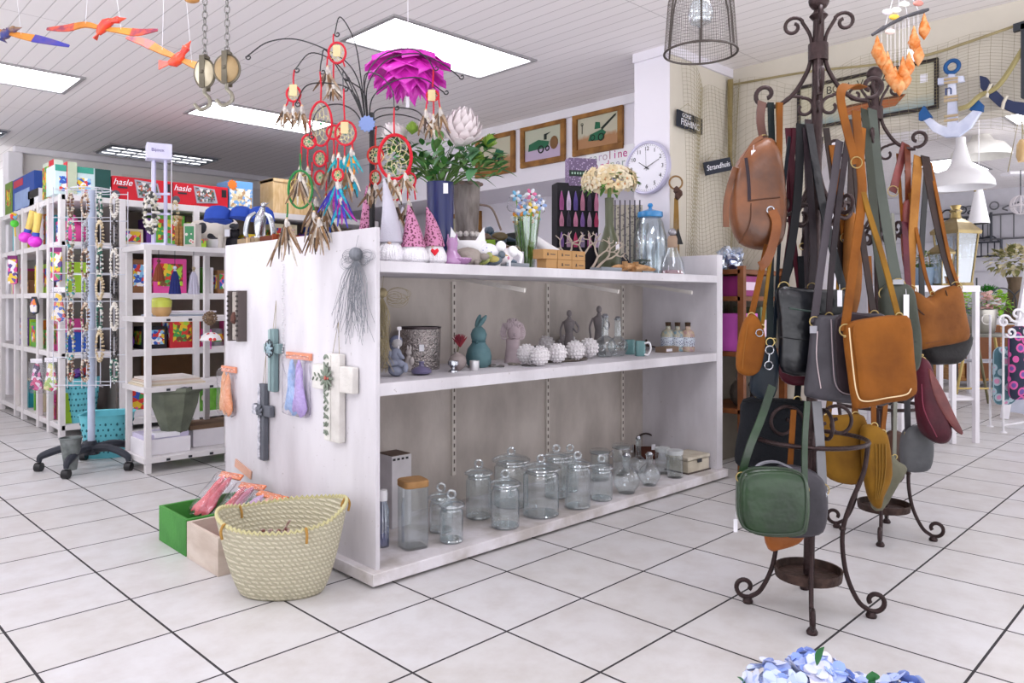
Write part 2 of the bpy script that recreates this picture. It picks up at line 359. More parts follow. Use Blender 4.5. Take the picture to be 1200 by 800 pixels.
# ceiling lights
def troffer(x0, y0, label, louver=False, lx=1.2, ly=.6, group='recessed ceiling lights'):
    t = thing('ceiling_light', label, 'ceiling light', Vector((x0+lx/2, y0+ly/2, HC)), group=group)
    b = B()
    for a, c in (((-lx/2, -ly/2), (lx/2, -ly/2+.03)), ((-lx/2, ly/2-.03), (lx/2, ly/2)), ((-lx/2, -ly/2+.03), (-lx/2+.03, ly/2-.03)), ((lx/2-.03, -ly/2+.03), (lx/2, ly/2-.03))):
        b.b2((*a, -.012), (*c, 0))
    b.out('frame', M('#a9a6a8', .4, .3), t, flat=True)
    if not louver: B().b2((-lx/2+.03, -ly/2+.03, -.006), (lx/2-.03, ly/2-.03, -.001)).out('diffuser', LITE, t, flat=True)
    else:
        B().b2((-lx/2+.03, -ly/2+.03, -.003), (lx/2-.03, ly/2-.03, -.001)).out('reflector', M('#8f9299', .3, .6), t, flat=True)
        b = B()
        for i in range(8): x = -lx/2+.03+(lx-.06)*i/7; b.b2((x-.006, -ly/2+.03, -.03), (x+.006, ly/2-.03, -.003))
        for j in range(4): y = -ly/2+.03+(ly-.06)*j/3; b.b2((-lx/2+.03, y-.006, -.03), (lx/2-.03, y+.006, -.003))
        b.out('louvre', M('#6f737b', .3, .7), t, flat=True)
        for j in range(3):
            y = -ly/2+.03+(ly-.06)*(j+.5)/3
            for i in range(7): pass
            B().tube([(-lx/2+.06, y, -.014), (lx/2-.06, y, -.014)], .012).out('tube_lamp', DIM, t)
    return t
LITE = emis('#f7f7ff', LAMP); DIM = emis('#f0f0f4', 3)
troffer(2.56, 3.62, 'large glowing ceiling panel light above the pink flower lampshade')
troffer(.44, 6.25, 'glowing ceiling panel light at the left edge below the paper birds')
troffer(2.56, 6.22, 'glowing ceiling panel light behind the dream catchers and pulleys')
troffer(2.5, 8.68, 'grey louvred ceiling light above the red boxes', True)
troffer(.42, 8.7, 'grey louvred ceiling light at the far left edge', True)
for x, y in ((2.0, .7), (.2, 2.6), (-1.8, 1.0), (-1.7, 3.6), (-1.7, 6.25), (4.9-1.4, -1.6), (.0, -1.6), (7.2, 1.2), (9.8, 2.6), (10.2, -.4), (6.9, -1.6)):  # extra panels added only to brighten the room
    t = troffer(x, y, 'added glowing ceiling panel '+{2.0: 'overhead between bag stand and shelf unit', .2: 'overhead in front of the jewellery rack', -1.7: 'over the far left aisle, '+('near one' if y < 5 else 'far one'), -1.8: 'over the near left aisle', 3.5: 'over the near right aisle', .0: 'behind the camera', 7.2: 'over the shop beyond the opening, first', 9.8: 'deep in the shop beyond the opening', 10.2: 'over the far right of the shop', 6.9: 'over the near right of the shop'}.get(round(x, 1), ''), group='added ceiling lights beyond the picture edge')
# ================= PICTURES, SIGNS, CLOCK =================
def field(sky, ground, sc=3, lo=-.02, hi=.02):
    m = bpy.data.materials.new('painting'); m.use_nodes = True; nt = m.node_tree; N = nt.nodes; L = nt.links; b = N['Principled BSDF']; b.inputs['Roughness'].default_value = .5
    tc = N.new('ShaderNodeTexCoord'); sx = N.new('ShaderNodeSeparateXYZ'); L.new(tc.outputs['Object'], sx.inputs[0])
    n = N.new('ShaderNodeTexNoise'); n.inputs['Scale'].default_value = 22; L.new(tc.outputs['Object'], n.inputs['Vector'])
    ad = N.new('ShaderNodeMath'); ad.operation = 'MULTIPLY_ADD'; ad.inputs[1].default_value = .06; L.new(n.outputs['Fac'], ad.inputs[0]); L.new(sx.outputs['Z'], ad.inputs[2])
    mr = N.new('ShaderNodeMapRange'); mr.inputs['From Min'].default_value = lo; mr.inputs['From Max'].default_value = hi; L.new(ad.outputs[0], mr.inputs['Value'])
    r = N.new('ShaderNodeValToRGB'); r.color_ramp.elements[0].color = lin(ground); r.color_ramp.elements[1].color = lin(sky)
    L.new(mr.outputs[0], r.inputs[0]); L.new(r.outputs[0], b.inputs['Base Color']); return m
def wall_picture(y0, y1, z0, z1, x, label, kind):
    """framed picture on a wall X = x facing -X; local x runs along -Y (to the right)"""
    w, h = y1-y0, z1-z0
    t = thing('framed_picture', label, 'picture', Vector((x, (y0+y1)/2, (z0+z1)/2)), -PI/2, 'wooden framed pictures')
    f = .05; b = B()
    b.b2((-w/2, 0, h/2-f), (w/2, -.03, h/2)).b2((-w/2, 0, -h/2), (w/2, -.03, -h/2+f)).b2((-w/2, 0, -h/2+f), (-w/2+f, -.03, h/2-f)).b2((w/2-f, 0, -h/2+f), (w/2, -.03, h/2-f))
    b.out('frame', M('#a0713a', .55, h2='#7a5228', sc=7, bump=.15), t, bev=.004)
    c = B().b2((-w/2+f, -.002, -h/2+f), (w/2-f, -.01, h/2-f)).out('painting', field('#bdb9a3', '#a87a52') if kind != 1 else field('#b7b9a5', '#b9a7c0'), t, flat=True)
    G = M('#2c6a4c', .5); T = M('#222b24', .5)
    q = B()
    if kind == 0:
        q.mat(0).poly([(-.1, -.05), (.04, -.06), (.09, 0), (.05, .03), (-.08, .0)], .004, (.0, -.013, -.02)).poly([(-.03, .02), (.03, .02), (.025, .07), (-.02, .08)], .004, (0, -.014, 0))
        q.mat(1).poly([(.05, .0), (.19, .1), (.2, .115), (.18, .11), (.04, .02)], .003, (0, -.0155, 0)).ring((-.05, -.0155, -.05), .022, .004).ring((.04, -.0155, -.055), .028, .005)
        q.mat(1).poly([(-.17, .0), (-.165, .0), (-.165, .08), (-.17, .08)], .003, (0, -.0145, 0)).ring((-.168, -.0145, .08), .012, .002)
    elif kind == 1:
        q.mat(0).poly([(-.18, -.04), (.06, -.03), (.08, .02), (-.05, .05), (-.17, .02)], .004, (0, -.013, -.01))
        q.mat(1).poly([(.02, .03), (.05, .03), (.05, .07), (.1, .09), (.02, .08)], .004, (0, -.0145, 0)).ring((-.02, -.015, -.05), .03, .006).ring((.06, -.015, -.05), .02, .005)
        q.mat(2).ball((.14, -.014, -.01), (.05, .006, .06), 10)
    else:
        q.mat(0).poly([(-.05, -.05), (.1, -.06), (.12, .02), (.02, .05)], .004, (0, -.013, 0)); q.mat(1).ring((.03, -.0155, -.05), .03, .006); q.mat(2).ring((.1, -.0155, -.05), .02, .005)
    q.out('tractor', [G, T, M('#7d5b3a', .6)], c)
    return t
wall_picture(3.77, 4.31, 2.345, 2.71, 4.938, 'framed picture of a green harvester, nearest the clock', 0)
wall_picture(4.4, 4.95, 2.325, 2.71, 4.938, 'framed picture of a green tractor pulling a bale, middle of three', 1)
wall_picture(5.03, 5.58, 2.305, 2.705, 4.938, 'framed picture of a tractor in a purple field, leftmost of three', 2)
wall_picture(6.35, 6.9, 1.75, 2.12, 5.698, 'wooden framed picture low on the wall behind the twig vase', 2)
# brand poster
t = thing('wall_poster', 'white poster with coloured letters beside the clock', 'poster', Vector((4.938, 3.92, 2.28)), -PI/2)
B().b2((-.25, 0, -.13), (.25, -.006, .09)).out('sheet', WHp, t, flat=True)
for word, z, x0, sp in (('caroline', .025, -.2, .052), ('gardner', -.05, -.19, .056)):
    cols = ['#b9b3c4', '#c2a7b4', '#c03a78', '#a3b0aa', '#a8687a', '#b8c2a8', '#c9b3d0', '#c21f8a']
    for i, ch in enumerate(word):
        text(t, 'letter', ch, .1, M(cols[(i*3+(0 if word[0] == 'c' else 1)) % 8] if not (word[0] == 'c' and i == 7) else '#c21f8a', .5), (x0+sp*i, -.007, z), (PI/2, 0, 0))
# clock
t = thing('wall_clock', 'round white wall clock with pale lilac rim on the pier', 'clock', Vector((4.158, 2.965, 1.985)), -PI/2)
bb = B(); R0 = .177
prof = [(R0-.012, 0), (R0, .008), (R0, .035), (R0-.006, .042), (R0-.016, .04), (R0-.02, .03)]
n = 48; vs = []
for r, z in prof:
    for k in range(n): a = 2*PI*k/n; vs.append((r*math.cos(a), -z, r*math.sin(a)))
bb.add(vs, [(i*n+k, (i+1)*n+k, (i+1)*n+(k+1) % n, i*n+(k+1) % n) for i in range(5) for k in range(n)]).out('rim', M('#c3bfd8', .3, .1), t)
B().tube([(0, 0, 0), (0, -.03, 0)], R0-.014, 48).out('dial', M('#eceaf2', .5, var=.02), t)
for i in range(12):
    a = PI/2-2*PI*(i+1)/12; text(t, 'numeral', str(i+1), .038, BLK, (.125*math.cos(a), -.032, .125*math.sin(a)), (PI/2, 0, 0))
b = B()
for i in range(60):
    a = 2*PI*i/60; l = .008 if i % 5 else .013; b.poly([(-l/2, -.0008), (l/2, -.0008), (l/2, .0008), (-l/2, .0008)], .001, (.15*math.cos(a), -.0315, .15*math.sin(a)), (math.cos(a), 0, math.sin(a)), (-math.sin(a), 0, math.cos(a)))
b.out('minute_marks', BLK, t, flat=True)
def hand(a, l, w, y):
    a = math.radians(90-a); B().poly([(-.02, -w), (l, -w*.5), (l, w*.5), (-.02, w)], .0015, (0, y, 0), (math.cos(a), 0, math.sin(a)), (-math.sin(a), 0, math.cos(a))).out('clock_hand', BLK, t, flat=True)
hand(304, .075, .003, -.034); hand(66, .11, .0024, -.036); hand(358, .11, .0008, -.038)
B().tube([(0, -.03, 0), (0, -.04, 0)], .006, 12).out('hub', BLK, t)
# two black hanging signs
NAVY = M('#262a36', .6, var=.15)
t = thing('hanging_sign', 'small black GONE FISHING sign hanging on the fishing net', 'sign', Vector((4.35, 2.785, 2.29)), math.radians(0))
B().b2((-.15, -.012, -.055), (.15, 0, .055)).out('board', NAVY, t, rot=(0, math.radians(3), 0), bev=.002)
text(t, 'lettering', 'GONE', .038, PAPER, (-.045, -.014, .03), (PI/2, math.radians(3), 0)); text(t, 'lettering', 'FISHING', .062, PAPER, (0, -.014, -.018), (PI/2, math.radians(3), 0))
B().tube([(-.13, -.004, .055), (0, .006, .13), (.13, -.004, .055)], .0015, 4).out('cord', TWINE, t)
t = thing('hanging_sign', 'small black Strandhuis sign hanging askew on the net', 'sign', Vector((4.6, 2.72, 2.02)), math.radians(-35))
B().b2((-.1, -.012, -.045), (.1, 0, .045)).out('board', NAVY, t, rot=(0, math.radians(-13), 0), bev=.002)
text(t, 'lettering', 'Strandhuis', .052, PAPER, (0, -.014, 0), (PI/2, math.radians(-13), 0), shear=.3, sx=.78)
B().tube([(-.08, -.004, .028), (0, .006, .13), (.08, -.004, .06)], .0015, 4).out('cord', TWINE, t)
# Bon voyage picture on the bulkhead
t = thing('framed_picture', 'wide black framed BON VOYAGE boat picture on the netted wall', 'picture', Vector((4.928, 1.87, 2.39)), -PI/2)
w, h, f = .86, .3, .02
B().b2((-w/2, 0, h/2-f), (w/2, -.025, h/2)).b2((-w/2, 0, -h/2), (w/2, -.025, -h/2+f)).b2((-w/2, 0, -h/2+f), (-w/2+f, -.025, h/2-f)).b2((w/2-f, 0, -h/2+f), (w/2, -.025, h/2-f)).out('frame', M('#2b2426', .5), t, bev=.002)
c = B().b2((-w/2+f, -.002, -h/2+f), (w/2-f, -.008, h/2-f)).out('painting', field('#c4bea6', '#6f93a3', lo=-.12, hi=-.02), t, flat=True)
q = B(); q.mat(0).poly([(-.22, -.04), (.2, -.03), (.14, -.09), (-.16, -.1)], .004, (.05, -.011, 0)); q.mat(1).poly([(-.2, -.036), (.19, -.027), (.18, -.04), (-.19, -.05)], .003, (.05, -.014, 0))
q.out('rowing_boat', [M('#a8633c', .6), M('#5b3a2a', .6)], c)
text(c, 'lettering', 'BON  VOYAGE', .072, BLK, (.0, -.009, .085), (PI/2, 0, 0), sx=1.0)
B().b2((.33, -.009, .02), (.37, -.011, .07)).out('price_tag', PAPER, t)
# fishing net
def net(nu, nv, f, label, th=.0024, name='fishing_net', col='#988d6e'):
    vs = []; fs = []
    for j in range(nv+1):
        for i in range(nu+1): vs.append(f(i/nu, j/nv))
    for j in range(nv):
        for i in range(nu): a = j*(nu+1)+i; fs.append((a, a+1, a+nu+2, a+nu+1))
    b = B().add(vs, fs)
    return tag(b.out(name, M(col, .9), None, flat=True, wire=th), label, 'fishing net', 'draped fishing nets')
def sm(t): return t*t*(3-2*t)
net(24, 66, lambda a, b: (4.2+.72*a, 2.745-.04*math.sin(a*9+b*3)-.1*math.sin(a*PI)*b*.5, 2.66-.1*math.sin(a*PI)-b*1.75+.03*math.sin(a*14)), 'olive fishing net draped over the narrow wall with the two signs')
net(60, 30, lambda a, b: (4.87-.045*math.sin(a*17)*b-.02*math.sin(b*5), 2.75-3.3*a, 2.66-.09*abs(math.sin(a*9))-b*(.55+.95*max(0, 1-a*5))+.04*math.sin(a*30)), 'olive fishing net draped over the wall above the shop opening')
b = B(); b.tube(bez([(4.93, 2.78, 2.66), (4.86, 2.2, 2.61), (4.86, 1.6, 2.55), (4.86, 1.1, 2.6), (4.86, .4, 2.72)], 8), .008, 6)
one(b, 'rope', TWINE, 'thin brown rope along the top of the fishing net', 'rope', Vector((0, 0, 0)))
b = B(); b.tube(bez([(4.88, 2.78, 2.68), (4.84, 2.76, 2.3), (4.8, 2.72, 2.0), (4.83, 2.6, 1.6)], 8), [.022-.012*i/24 for i in range(25)], 6)
one(b, 'net_bundle', M('#8f7f55', .9, bump=.5, bsc=120), 'bunched olive net hanging in the corner of the netted walls', 'fishing net', Vector((0, 0, 0)))
b = B(); b.tube(bez([(4.86, .95, 2.57), (4.82, 1.1, 2.3), (4.82, 1.2, 2.25), (4.8, 1.25, 2.2), (4.8, 1.3, 2.19)], 8), .015, 6)
one(b, 'rope', M('#9b9064', .9), 'thick olive rope slanting down the net beside the anchor', 'rope', Vector((0, 0, 0)))
# ================= SHELF UNIT IN THE MIDDLE =================
GX, GY, GL_, GD = 1.651, 2.455, 2.52, 1.37
ZT, ZM, ZB = 1.257, .779, .06
SHP = M('#c6bdb6', .75, h2='#aea59e', sc=5, bump=.2, bsc=40, stretch=(1, 1, .5))
t = thing('display_shelf', 'long distressed white wooden display shelf unit standing in the middle', 'shelf', Vector((GX, GY, 0)))
B().b2((0, 0, .055), (.02, GD, 1.386)).out('end_panel', DIST, t, bev=.002)
B().b2((GL_-.02, 0, .055), (GL_+.045, GD, 1.386)).out('end_panel', DIST, t, bev=.002)
B().b2((.02, 0, ZT-.044), (GL_-.02, GD, ZT)).out('shelf_board', DIST, t, bev=.002)
B().b2((.02, .004, ZM-.05), (GL_-.02, .56, ZM)).out('shelf_board', DIST, t, bev=.002)
B().b2((-.036, -.036, .013), (GL_+.05, GD+.03, ZB)).out('base_board', M('#e2dee2', .6, h2='#b9b2ae', sc=6, bump=.2), t, bev=.003)
B().b2((.0, .0, 0), (GL_, GD, .013)).out('plinth', M('#6b5547', .8), t, flat=True)
B().b2((.02, .56, ZB), (GL_-.02, .58, ZT-.044)).out('back_panel', SHP, t, flat=True)
for x in (.85, 1.56, 2.27):
    b = B().mat(0).b2((x-.012, .548, .2), (x+.012, .56, 1.2)).mat(1)
    for k in range(24):
        z = .22+k*.041
        b.b2((x-.004, .5465, z), (x+.004, .549, z+.02))
    b.out('slotted_rail', [M('#d5cec6', .6), M('#6f655e', .8)], t, flat=True)
    b = B().box((x, .28, 1.185), (.012, .5, .02), Matrix.Rotation(math.radians(8), 3, 'X')).out('bracket', M('#d9d4ce', .6), t)
# ---- glass jars on the base ----
def closed(p): return p
def jar_body(r, h, rim=.85, rib=0, ribn=0, t_=.0025, belly=0):
    o = [(r*.9, 0), (r, .006)]
    for i in range(1, 8):
        q = i/8; o.append((r*(1+belly*math.sin(q*PI)), .006+(h*.86-.006)*q))
    o += [(r*.98, h*.88), (r*rim, h*.95), (r*rim, h)]
    inn = [(a-t_, z) for a, z in o[::-1] if z > .012]+[(r*.8, .012), (0, .012)]
    return o+inn
def glass_jar(fr, w, h, label, mat=None, ribs=0, knob=True, lid='glass', neck=.84, belly=0, group='lidded glass jars'):
    k = fr.k; r = w*k/2; H_ = h*k; t = thing('glass_jar', label, 'jar', fr, group=group); mat = mat or GL
    bh = H_*(.78 if knob else .9)
    B().lathe(jar_body(r*.92, bh, neck, belly=belly), 32 if not ribs else 64, rib=.03 if ribs else 0, ribn=ribs or 16).out('body', mat, t)
    if lid == 'glass':
        l = B().lathe([(r*neck*.8, bh-.012), (r*neck*.8, bh+.002), (r, bh+.004), (r, bh+.011), (r*.9, bh+.02), (r*.45, bh+.034), (r*.18, bh+.04), (.004, bh+.041)], 32).out('lid', mat, t)
        z = bh+.04
        q = max((H_-z)*.5, .017); b = B().ring((0, 0, z+q*.8), q, .0055, n=18); b.out('lid_knob', GLr, l); B().ring((0, 0, bh+.008), r*.99, .0045, (0, 0, 1), 36).ring((0, 0, bh-.012), r*neck*.92, .004, (0, 0, 1), 36).out('lid_rim', GLr, l)
        B().lathe([(0, .002), (r*.86, .002), (r*.9, .008), (r*.84, .014), (0, .012)], 36).out('thick_base', GLr, t)
    elif lid == 'wood':
        B().lathe([(r*.95, bh), (r*1.0, bh+.003), (r*1.0, H_-.003), (r*.95, H_)], 40, sq=5).out('lid', M('#ab8254', .5, h2='#8f6a40', sc=12), t)
    elif lid == 'white':
        B().lathe([(r*.9, bh-.01), (r*.95, bh), (r*.95, H_), (0, H_)], 24).out('lid', M('#d5dadb', .3), t)
    elif lid == 'clip':
        l = B().lathe([(r*.8, bh-.004), (r*.98, bh), (r*.98, bh+.012), (r*.8, H_), (0, H_)], 24).out('lid', mat, t)
        B().ring((0, 0, bh-.004), r*.95, .0025, (0, 0, 1)).tube(bez([(r, 0, bh), (r*1.25, 0, bh+.01), (r*1.2, 0, bh-.03), (r, 0, bh-.02)], 5), .002, 5).out('wire_clip', SILV, t)
        B().lathe([(r*.9, bh-.006), (r*.96, bh-.003), (r*.9, bh)], 24).out('seal', M('#9ca0a0', .5), t)
    return t
fb = lambda u, v: Fz(u, v, ZB)
t = glass_jar(fb(484, 640), 37, 81, 'tall square glass canister with bamboo lid', lid=None, knob=False, group=None)
for o in list(t.children): bpy.data.objects.remove(o)
k = fb(484, 640).k; r = 36*k/2*.83; hh = 79*k
B().lathe([(r, 0), (r*1.02, .006), (r*1.02, hh*.9), (r*.97, hh*.9), (r*.97, .01), (0, .01)], 48, sq=5).out('body', GL, t, rz=PI/8+.15)
B().lathe([(r*1.0, hh*.9), (r*1.05, hh*.91), (r*1.05, hh*.985), (r*.98, hh), (0, hh)], 48, sq=5).out('lid', M('#ab8254', .5, h2='#8f6a40', sc=12), t, rz=PI/8+.15)
t = thing('glass_bottle', 'slender ribbed bottle with white stopper and blue tint beside the left panel', 'bottle', fb(449, 640))
k = fb(449, 640).k; r = .024
B().lathe([(r, 0), (r, .16), (r*.6, .185), (r*.55, .2)], 48, rib=.05, ribn=16).out('body', glass('#a9b8d8', .3), t); B().lathe([(r*.75, .195), (r*.8, .225), (r*.7, .24), (0, .24)], 20).out('stopper', WHp, t)
B().lathe([(r*.85, .006), (r*.85, .06), (0, .06)], 24).out('filling', M('#5c74b4', .5), t)
t = thing('carton', 'tall narrow white carton with brown open top at the left end of the base', 'box', fb(462, 614), rz=0)
B().b2((-.055, -.06, 0), (.055, .06, .33)).out('carton', M('#cfcbce', .7), t, bev=.003); B().b2((-.05, -.055, .33), (.05, .055, .334)).out('flap', M('#6b5b50', .8), t)
for i in range(4): B().b2((-.05+i*.024, -.0615, .31), (-.036+i*.024, -.0595, .32)).out('printed_mark', BLK, t)
jars = [
 ((517, 622), 30, 48, 'small glass jar half hidden behind the tiered glass jar', 0), ((529, 634), 30, 52, 'small glass jar with domed lid, nearest the bamboo-lidded canister', 0),
 ((561, 606), 32, 64, 'tall ribbed glass jar, the leftmost ribbed one', 18), ((599, 592), 44, 66, 'wide glass jar with flat broad lid at the back left', 0),
 ((592, 617), 36, 62, 'medium glass jar with a ring knob in front of the broad jar', 0), ((634, 603), 46, 68, 'largest wide glass jar in the middle of the row', 0),
 ((652, 582), 30, 58, 'glass jar with pointed lid behind the largest jar', 0), ((677, 594), 32, 62, 'tall ribbed glass jar right of the largest jar', 18),
 ((705, 585), 27, 46, 'short ribbed glass jar with a cone lid', 14), ((668, 575), 22, 50, 'slim glass jar between the pointed jar and the ribbed jar', 0)]
for p, w, h, lb, rb in jars: glass_jar(fb(*p), w, h, lb, ribs=rb)
for p, w, h, lb in (((703, 562), 24, 36, 'clip top glass jar, left one of the pair at the back'), ((728, 556), 22, 36, 'clip top glass jar, right one of the pair at the back')):
    glass_jar(fb(*p), w, h, lb, lid='clip', knob=False, group='clip top glass jars')
for p, w, h, lb in (((776, 554), 18, 30, 'glass jar with white screw lid beside the round flask'), ((791, 559), 20, 32, 'glass jar with white screw lid nearest the cream chest')):
    glass_jar(fb(*p), w, h, lb, lid='white', knob=False, group='white lidded glass jars')
def flask(fr, w, h, lb, mat=GL, handle=False, name='glass_flask', cat='flask'):
    k = fr.k; r = w*k/2; h = h*k; t = thing(name, lb, cat, fr, group='round glass flasks' if mat == GL else None)
    pr = [(r*.6, 0)]+[(r*math.cos(a), r*.95+r*.95*math.sin(a)) for a in [math.radians(x) for x in range(-50, 70, 12)]]
    z = pr[-1][1]; pr += [(r*.32, z+.01), (r*.3, h*.92), (r*.38, h)]
    B().lathe(pr+[(a*.94, b) for a, b in pr[::-1]]+[(0, .01)], 28).out('body', mat, t)
    B().lathe([(r*.25, h*.95), (r*.3, h), (r*.2, h+.012), (0, h+.014)], 16).out('stopper', SILV if mat == GL else mat, t)
    if handle: B().tube(bez([(r*.3, 0, h*.9), (r*.9, 0, h*.85), (r*.95, 0, h*.6)], 5), .004, 6).out('handle', mat, t)
flask(fb(734, 577), 32, 44, 'round bellied glass flask with a handle in front of the clip top jars', handle=True)
flask(fb(761, 568), 26, 36, 'round glass flask with silver stopper left of the white lidded jars')
flask(fb(748, 553), 20, 40, 'small round glass flask in front of the brown basket')
t = thing('basket', 'small dark brown basket with a hoop handle at the back of the base', 'basket', Fz(757, 536, ZB))
B().lathe([(.06, 0), (.075, .01), (.085, .09), (.078, .09), (.07, .015), (0, .012)], 28, sq=4).out('bowl', M('#5a3428', .7, bump=.6, bsc=120), t)
B().tube([(0.0+.07*math.cos(a), 0, .085+.075*math.sin(a)) for a in [PI*i/12 for i in range(13)]], .006, 6).out('handle', M('#4a3d3a', .6), t)
B().b2((.02, -.09, .07), (.045, -.092, .105)).out('price_tag', PAPER, t)
t = thing('wooden_chest', 'cream painted wooden chest at the right end of the base board', 'chest', Fz(806, 550, ZB), rz=-.05)
B().b2((-.11, -.08, 0), (.11, .08, .075)).out('chest_body', M('#d2cab8', .7, h2='#b5ab98', bump=.2), t, bev=.004); B().b2((-.115, -.085, .078), (.115, .085, .1)).out('lid', M('#d6cfbf', .7, h2='#bab09d', bump=.2), t, bev=.006)
B().b2((-.02, -.09, .06), (.02, -.085, .08)).out('latch', DG, t); B().b2((-.118, -.088, -.0), (.118, .088, .008)).out('plinth', M('#5b514b', .7), t)
# ---- middle shelf ----
fm = lambda u, v: Fz(u, v, ZM)
def fmY(u, y): d = y/ray(u, 0)[1]; return Fr(u, VH-(ZM-H)/d*F, d)
def lath(name, lb, cat, fr, parts, grp=None, n=28, **kw):
    t = thing(name, lb, cat, fr, group=grp)
    for pn, pr, m in parts: B().lathe(pr, n, **kw).out(pn, m, t)
    return t
t = thing('girl_figurine', 'grey stone figurine of a seated child on a ball, holding a rope swing', 'figurine', fm(464, 441))
G1 = M('#8d93a5', .7, h2='#75798a', bump=.2)
B().ball((0, 0, .03), (.035, .035, .03)).out('stone_ball', G1, t); B().ball((0, -.005, .085), (.028, .024, .042)).ball((.02, -.025, .06), (.032, .014, .014), R=Matrix.Rotation(.4, 3, 'Y')).ball((-.01, -.03, .06), (.03, .014, .014)).ball((.045, -.028, .04), (.012, .012, .022)).ball((.022, -.02, .09), (.022, .01, .01), R=Matrix.Rotation(.7, 3, 'Y')).ball((-.022, -.014, .09), (.01, .01, .026)).out('body', G1, t)
B().ball((.004, -.004, .143), .024).out('head', M('#a9a6a8', .7), t); B().ball((0, .004, .15), (.028, .027, .026)).ball((-.014, .006, .13), (.014, .016, .022)).out('hair', M('#70758c', .7), t)
B().tube([(.014, -.02, .12), (.016, -.01, .2)], .003, 6).box((.016, -.01, .205), (.016, .012, .014)).out('staff', WH, t)
t = thing('small_figurine', 'pale stone figurine standing right behind the seated child', 'figurine', fm(479, 436))
B().ball((0, 0, .04), (.016, .014, .04)).ball((.0, 0, .09), .014).ball((-.004, 0, .108), (.005, .005, .014)).ball((.008, 0, .108), (.005, .005, .014)).ball((.014, -.01, .05), (.012, .008, .02)).out('body', M('#b7afae', .7), t)
fr = fm(492, 432); k = fr.k; r = 24.5*k
t = lath('metal_vase', 'hammered silver metal vase with dark rim', 'vase', fr, [('body', [(r*.93, 0), (r*.95, .01), (r, .19), (r*.97, .19), (r*.92, .012), (0, .012)], M('#b3aba8', .2, 1, var=.25, sc=60, bump=1, bsc=110)), ('rim', [(r, .19), (r*1.03, .193), (r*1.03, .2), (r*.96, .2), (r*.96, .19)], M('#4b4144', .3, .8))], n=48)
B().b2((.01, -r-.002, .09), (.032, -r, .12)).out('price_tag', PAPER, t)
fr = fm(494, 439); k = fr.k
lath('small_bottle', 'squat violet glass bottle at the shelf edge', 'bottle', fr, [('body', [(.02, 0), (.043, .008), (.046, .018), (.035, .03), (.012, .038), (.01, .05), (.014, .058), (0, .06)], M('#655f80', .3, coat=.5))])
t = lath('round_vase', 'round taupe vase with a red protea flower', 'vase', fm(536, 434), [('body', [(.018, 0)]+[(.042*math.cos(a), .04+.04*math.sin(a)) for a in [math.radians(x) for x in range(-60, 80, 12)]]+[(.01, .086)], M('#998d8b', .6))])
b = B(); fl = (.012, 0, .125)
for i in range(26):
    a = i*2.4; e = .2+.9*(i/26); d = Vector((math.sin(e)*math.cos(a), math.sin(e)*math.sin(a), math.cos(e)*.9)); b.tube([Vector(fl)-Vector((0, 0, .015)), Vector(fl)+d*.022, Vector(fl)+d*.042+Vector((0, 0, .008))], [.004, .005, .001], 5)
b.out('flower_head', M('#8e2f35', .6, h2='#6d2030'), t); B().tube([(0, 0, .08), (.008, 0, .12)], .003, 6).out('stem', M('#5c5a3d', .7), t)
lath('candle_holder', 'small silver goblet candle holder at the shelf edge', 'candle holder', fm(531, 436), [('body', [(.022, 0), (.02, .008), (.008, .014), (.008, .022), (.024, .034), (.024, .05), (.02, .05), (.018, .036), (0, .034)], SILV)])
lath('tealight_holder', 'small silver ribbed cup with a pale label', 'candle holder', fm(556, 434), [('cup', [(.022, 0), (.023, .046), (.02, .046), (.019, .005), (0, .005)], M('#d3d1d4', .3, .7))])
def bunny(fr, H_, lb):
    t = thing('bunny_figurine', lb, 'figurine', fr); k = H_/.3; TEAL = M('#5c7c80', .5, h2='#4d6d74', sc=12, bump=.1)
    b = B().lathe([(.05*k, 0), (.068*k, .02*k), (.072*k, .06*k), (.062*k, .1*k), (.04*k, .13*k), (.034*k, .142*k), (.04*k, .155*k), (.045*k, .18*k), (.036*k, .205*k), (.018*k, .222*k), (0, .228*k)], 28)
    b.ball((.018*k, -.008*k, .25*k), (.014*k, .012*k, .045*k), R=Matrix.Rotation(.62, 3, 'Y')); b.ball((-.004*k, .006*k, .25*k), (.014*k, .012*k, .042*k), R=Matrix.Rotation(.3, 3, 'Y'))
    b.out('body', TEAL, t); B().ring((0, 0, .142*k), .035*k, .005*k, (0, 0, 1)).ball((-.01*k, -.038*k, .14*k), .01*k).out('ribbon', M('#45676e', .5), t)
bunny(fm(561, 430), .265, 'teal ceramic bunny with long bent ears')
t = thing('head_vase', 'pale pink head shaped vase with curly hair and tall neck', 'vase', fm(601, 425)); PK = M('#c5b6bb', .75, h2='#b0a0a5')
B().lathe([(.045, 0), (.042, .03), (.036, .08), (.036, .12), (.02, .13)], 28).out('neck', PK, t)
b = B().ball((.006, -.006, .158), (.036, .038, .046), 16).ball((.008, -.044, .15), (.006, .01, .009)).ball((.008, -.04, .132), (.012, .006, .004)); b.out('face', PK, t)
b = B(); rnd = random.Random(3)
for i in range(34):
    a = rnd.uniform(0, 2*PI); e = rnd.uniform(-.1, 1.4); q = Vector((.046*math.cos(a)*math.cos(e), .044*math.sin(a)*math.cos(e)+.008, .168+.05*math.sin(e)))
    if q.y < -.02 and q.z < .185: q.z = .195
    b.ring(q, .011, .005, (math.cos(a), math.sin(a), .3), 10, 6)
for sx in (-1, 1):
    for i in range(5): b.ring((sx*(.045+.006*math.sin(i)), 0, .135+.014*i), .012, .006, (0, 1, .2), 10, 6)
b.out('curly_hair', PK, t)
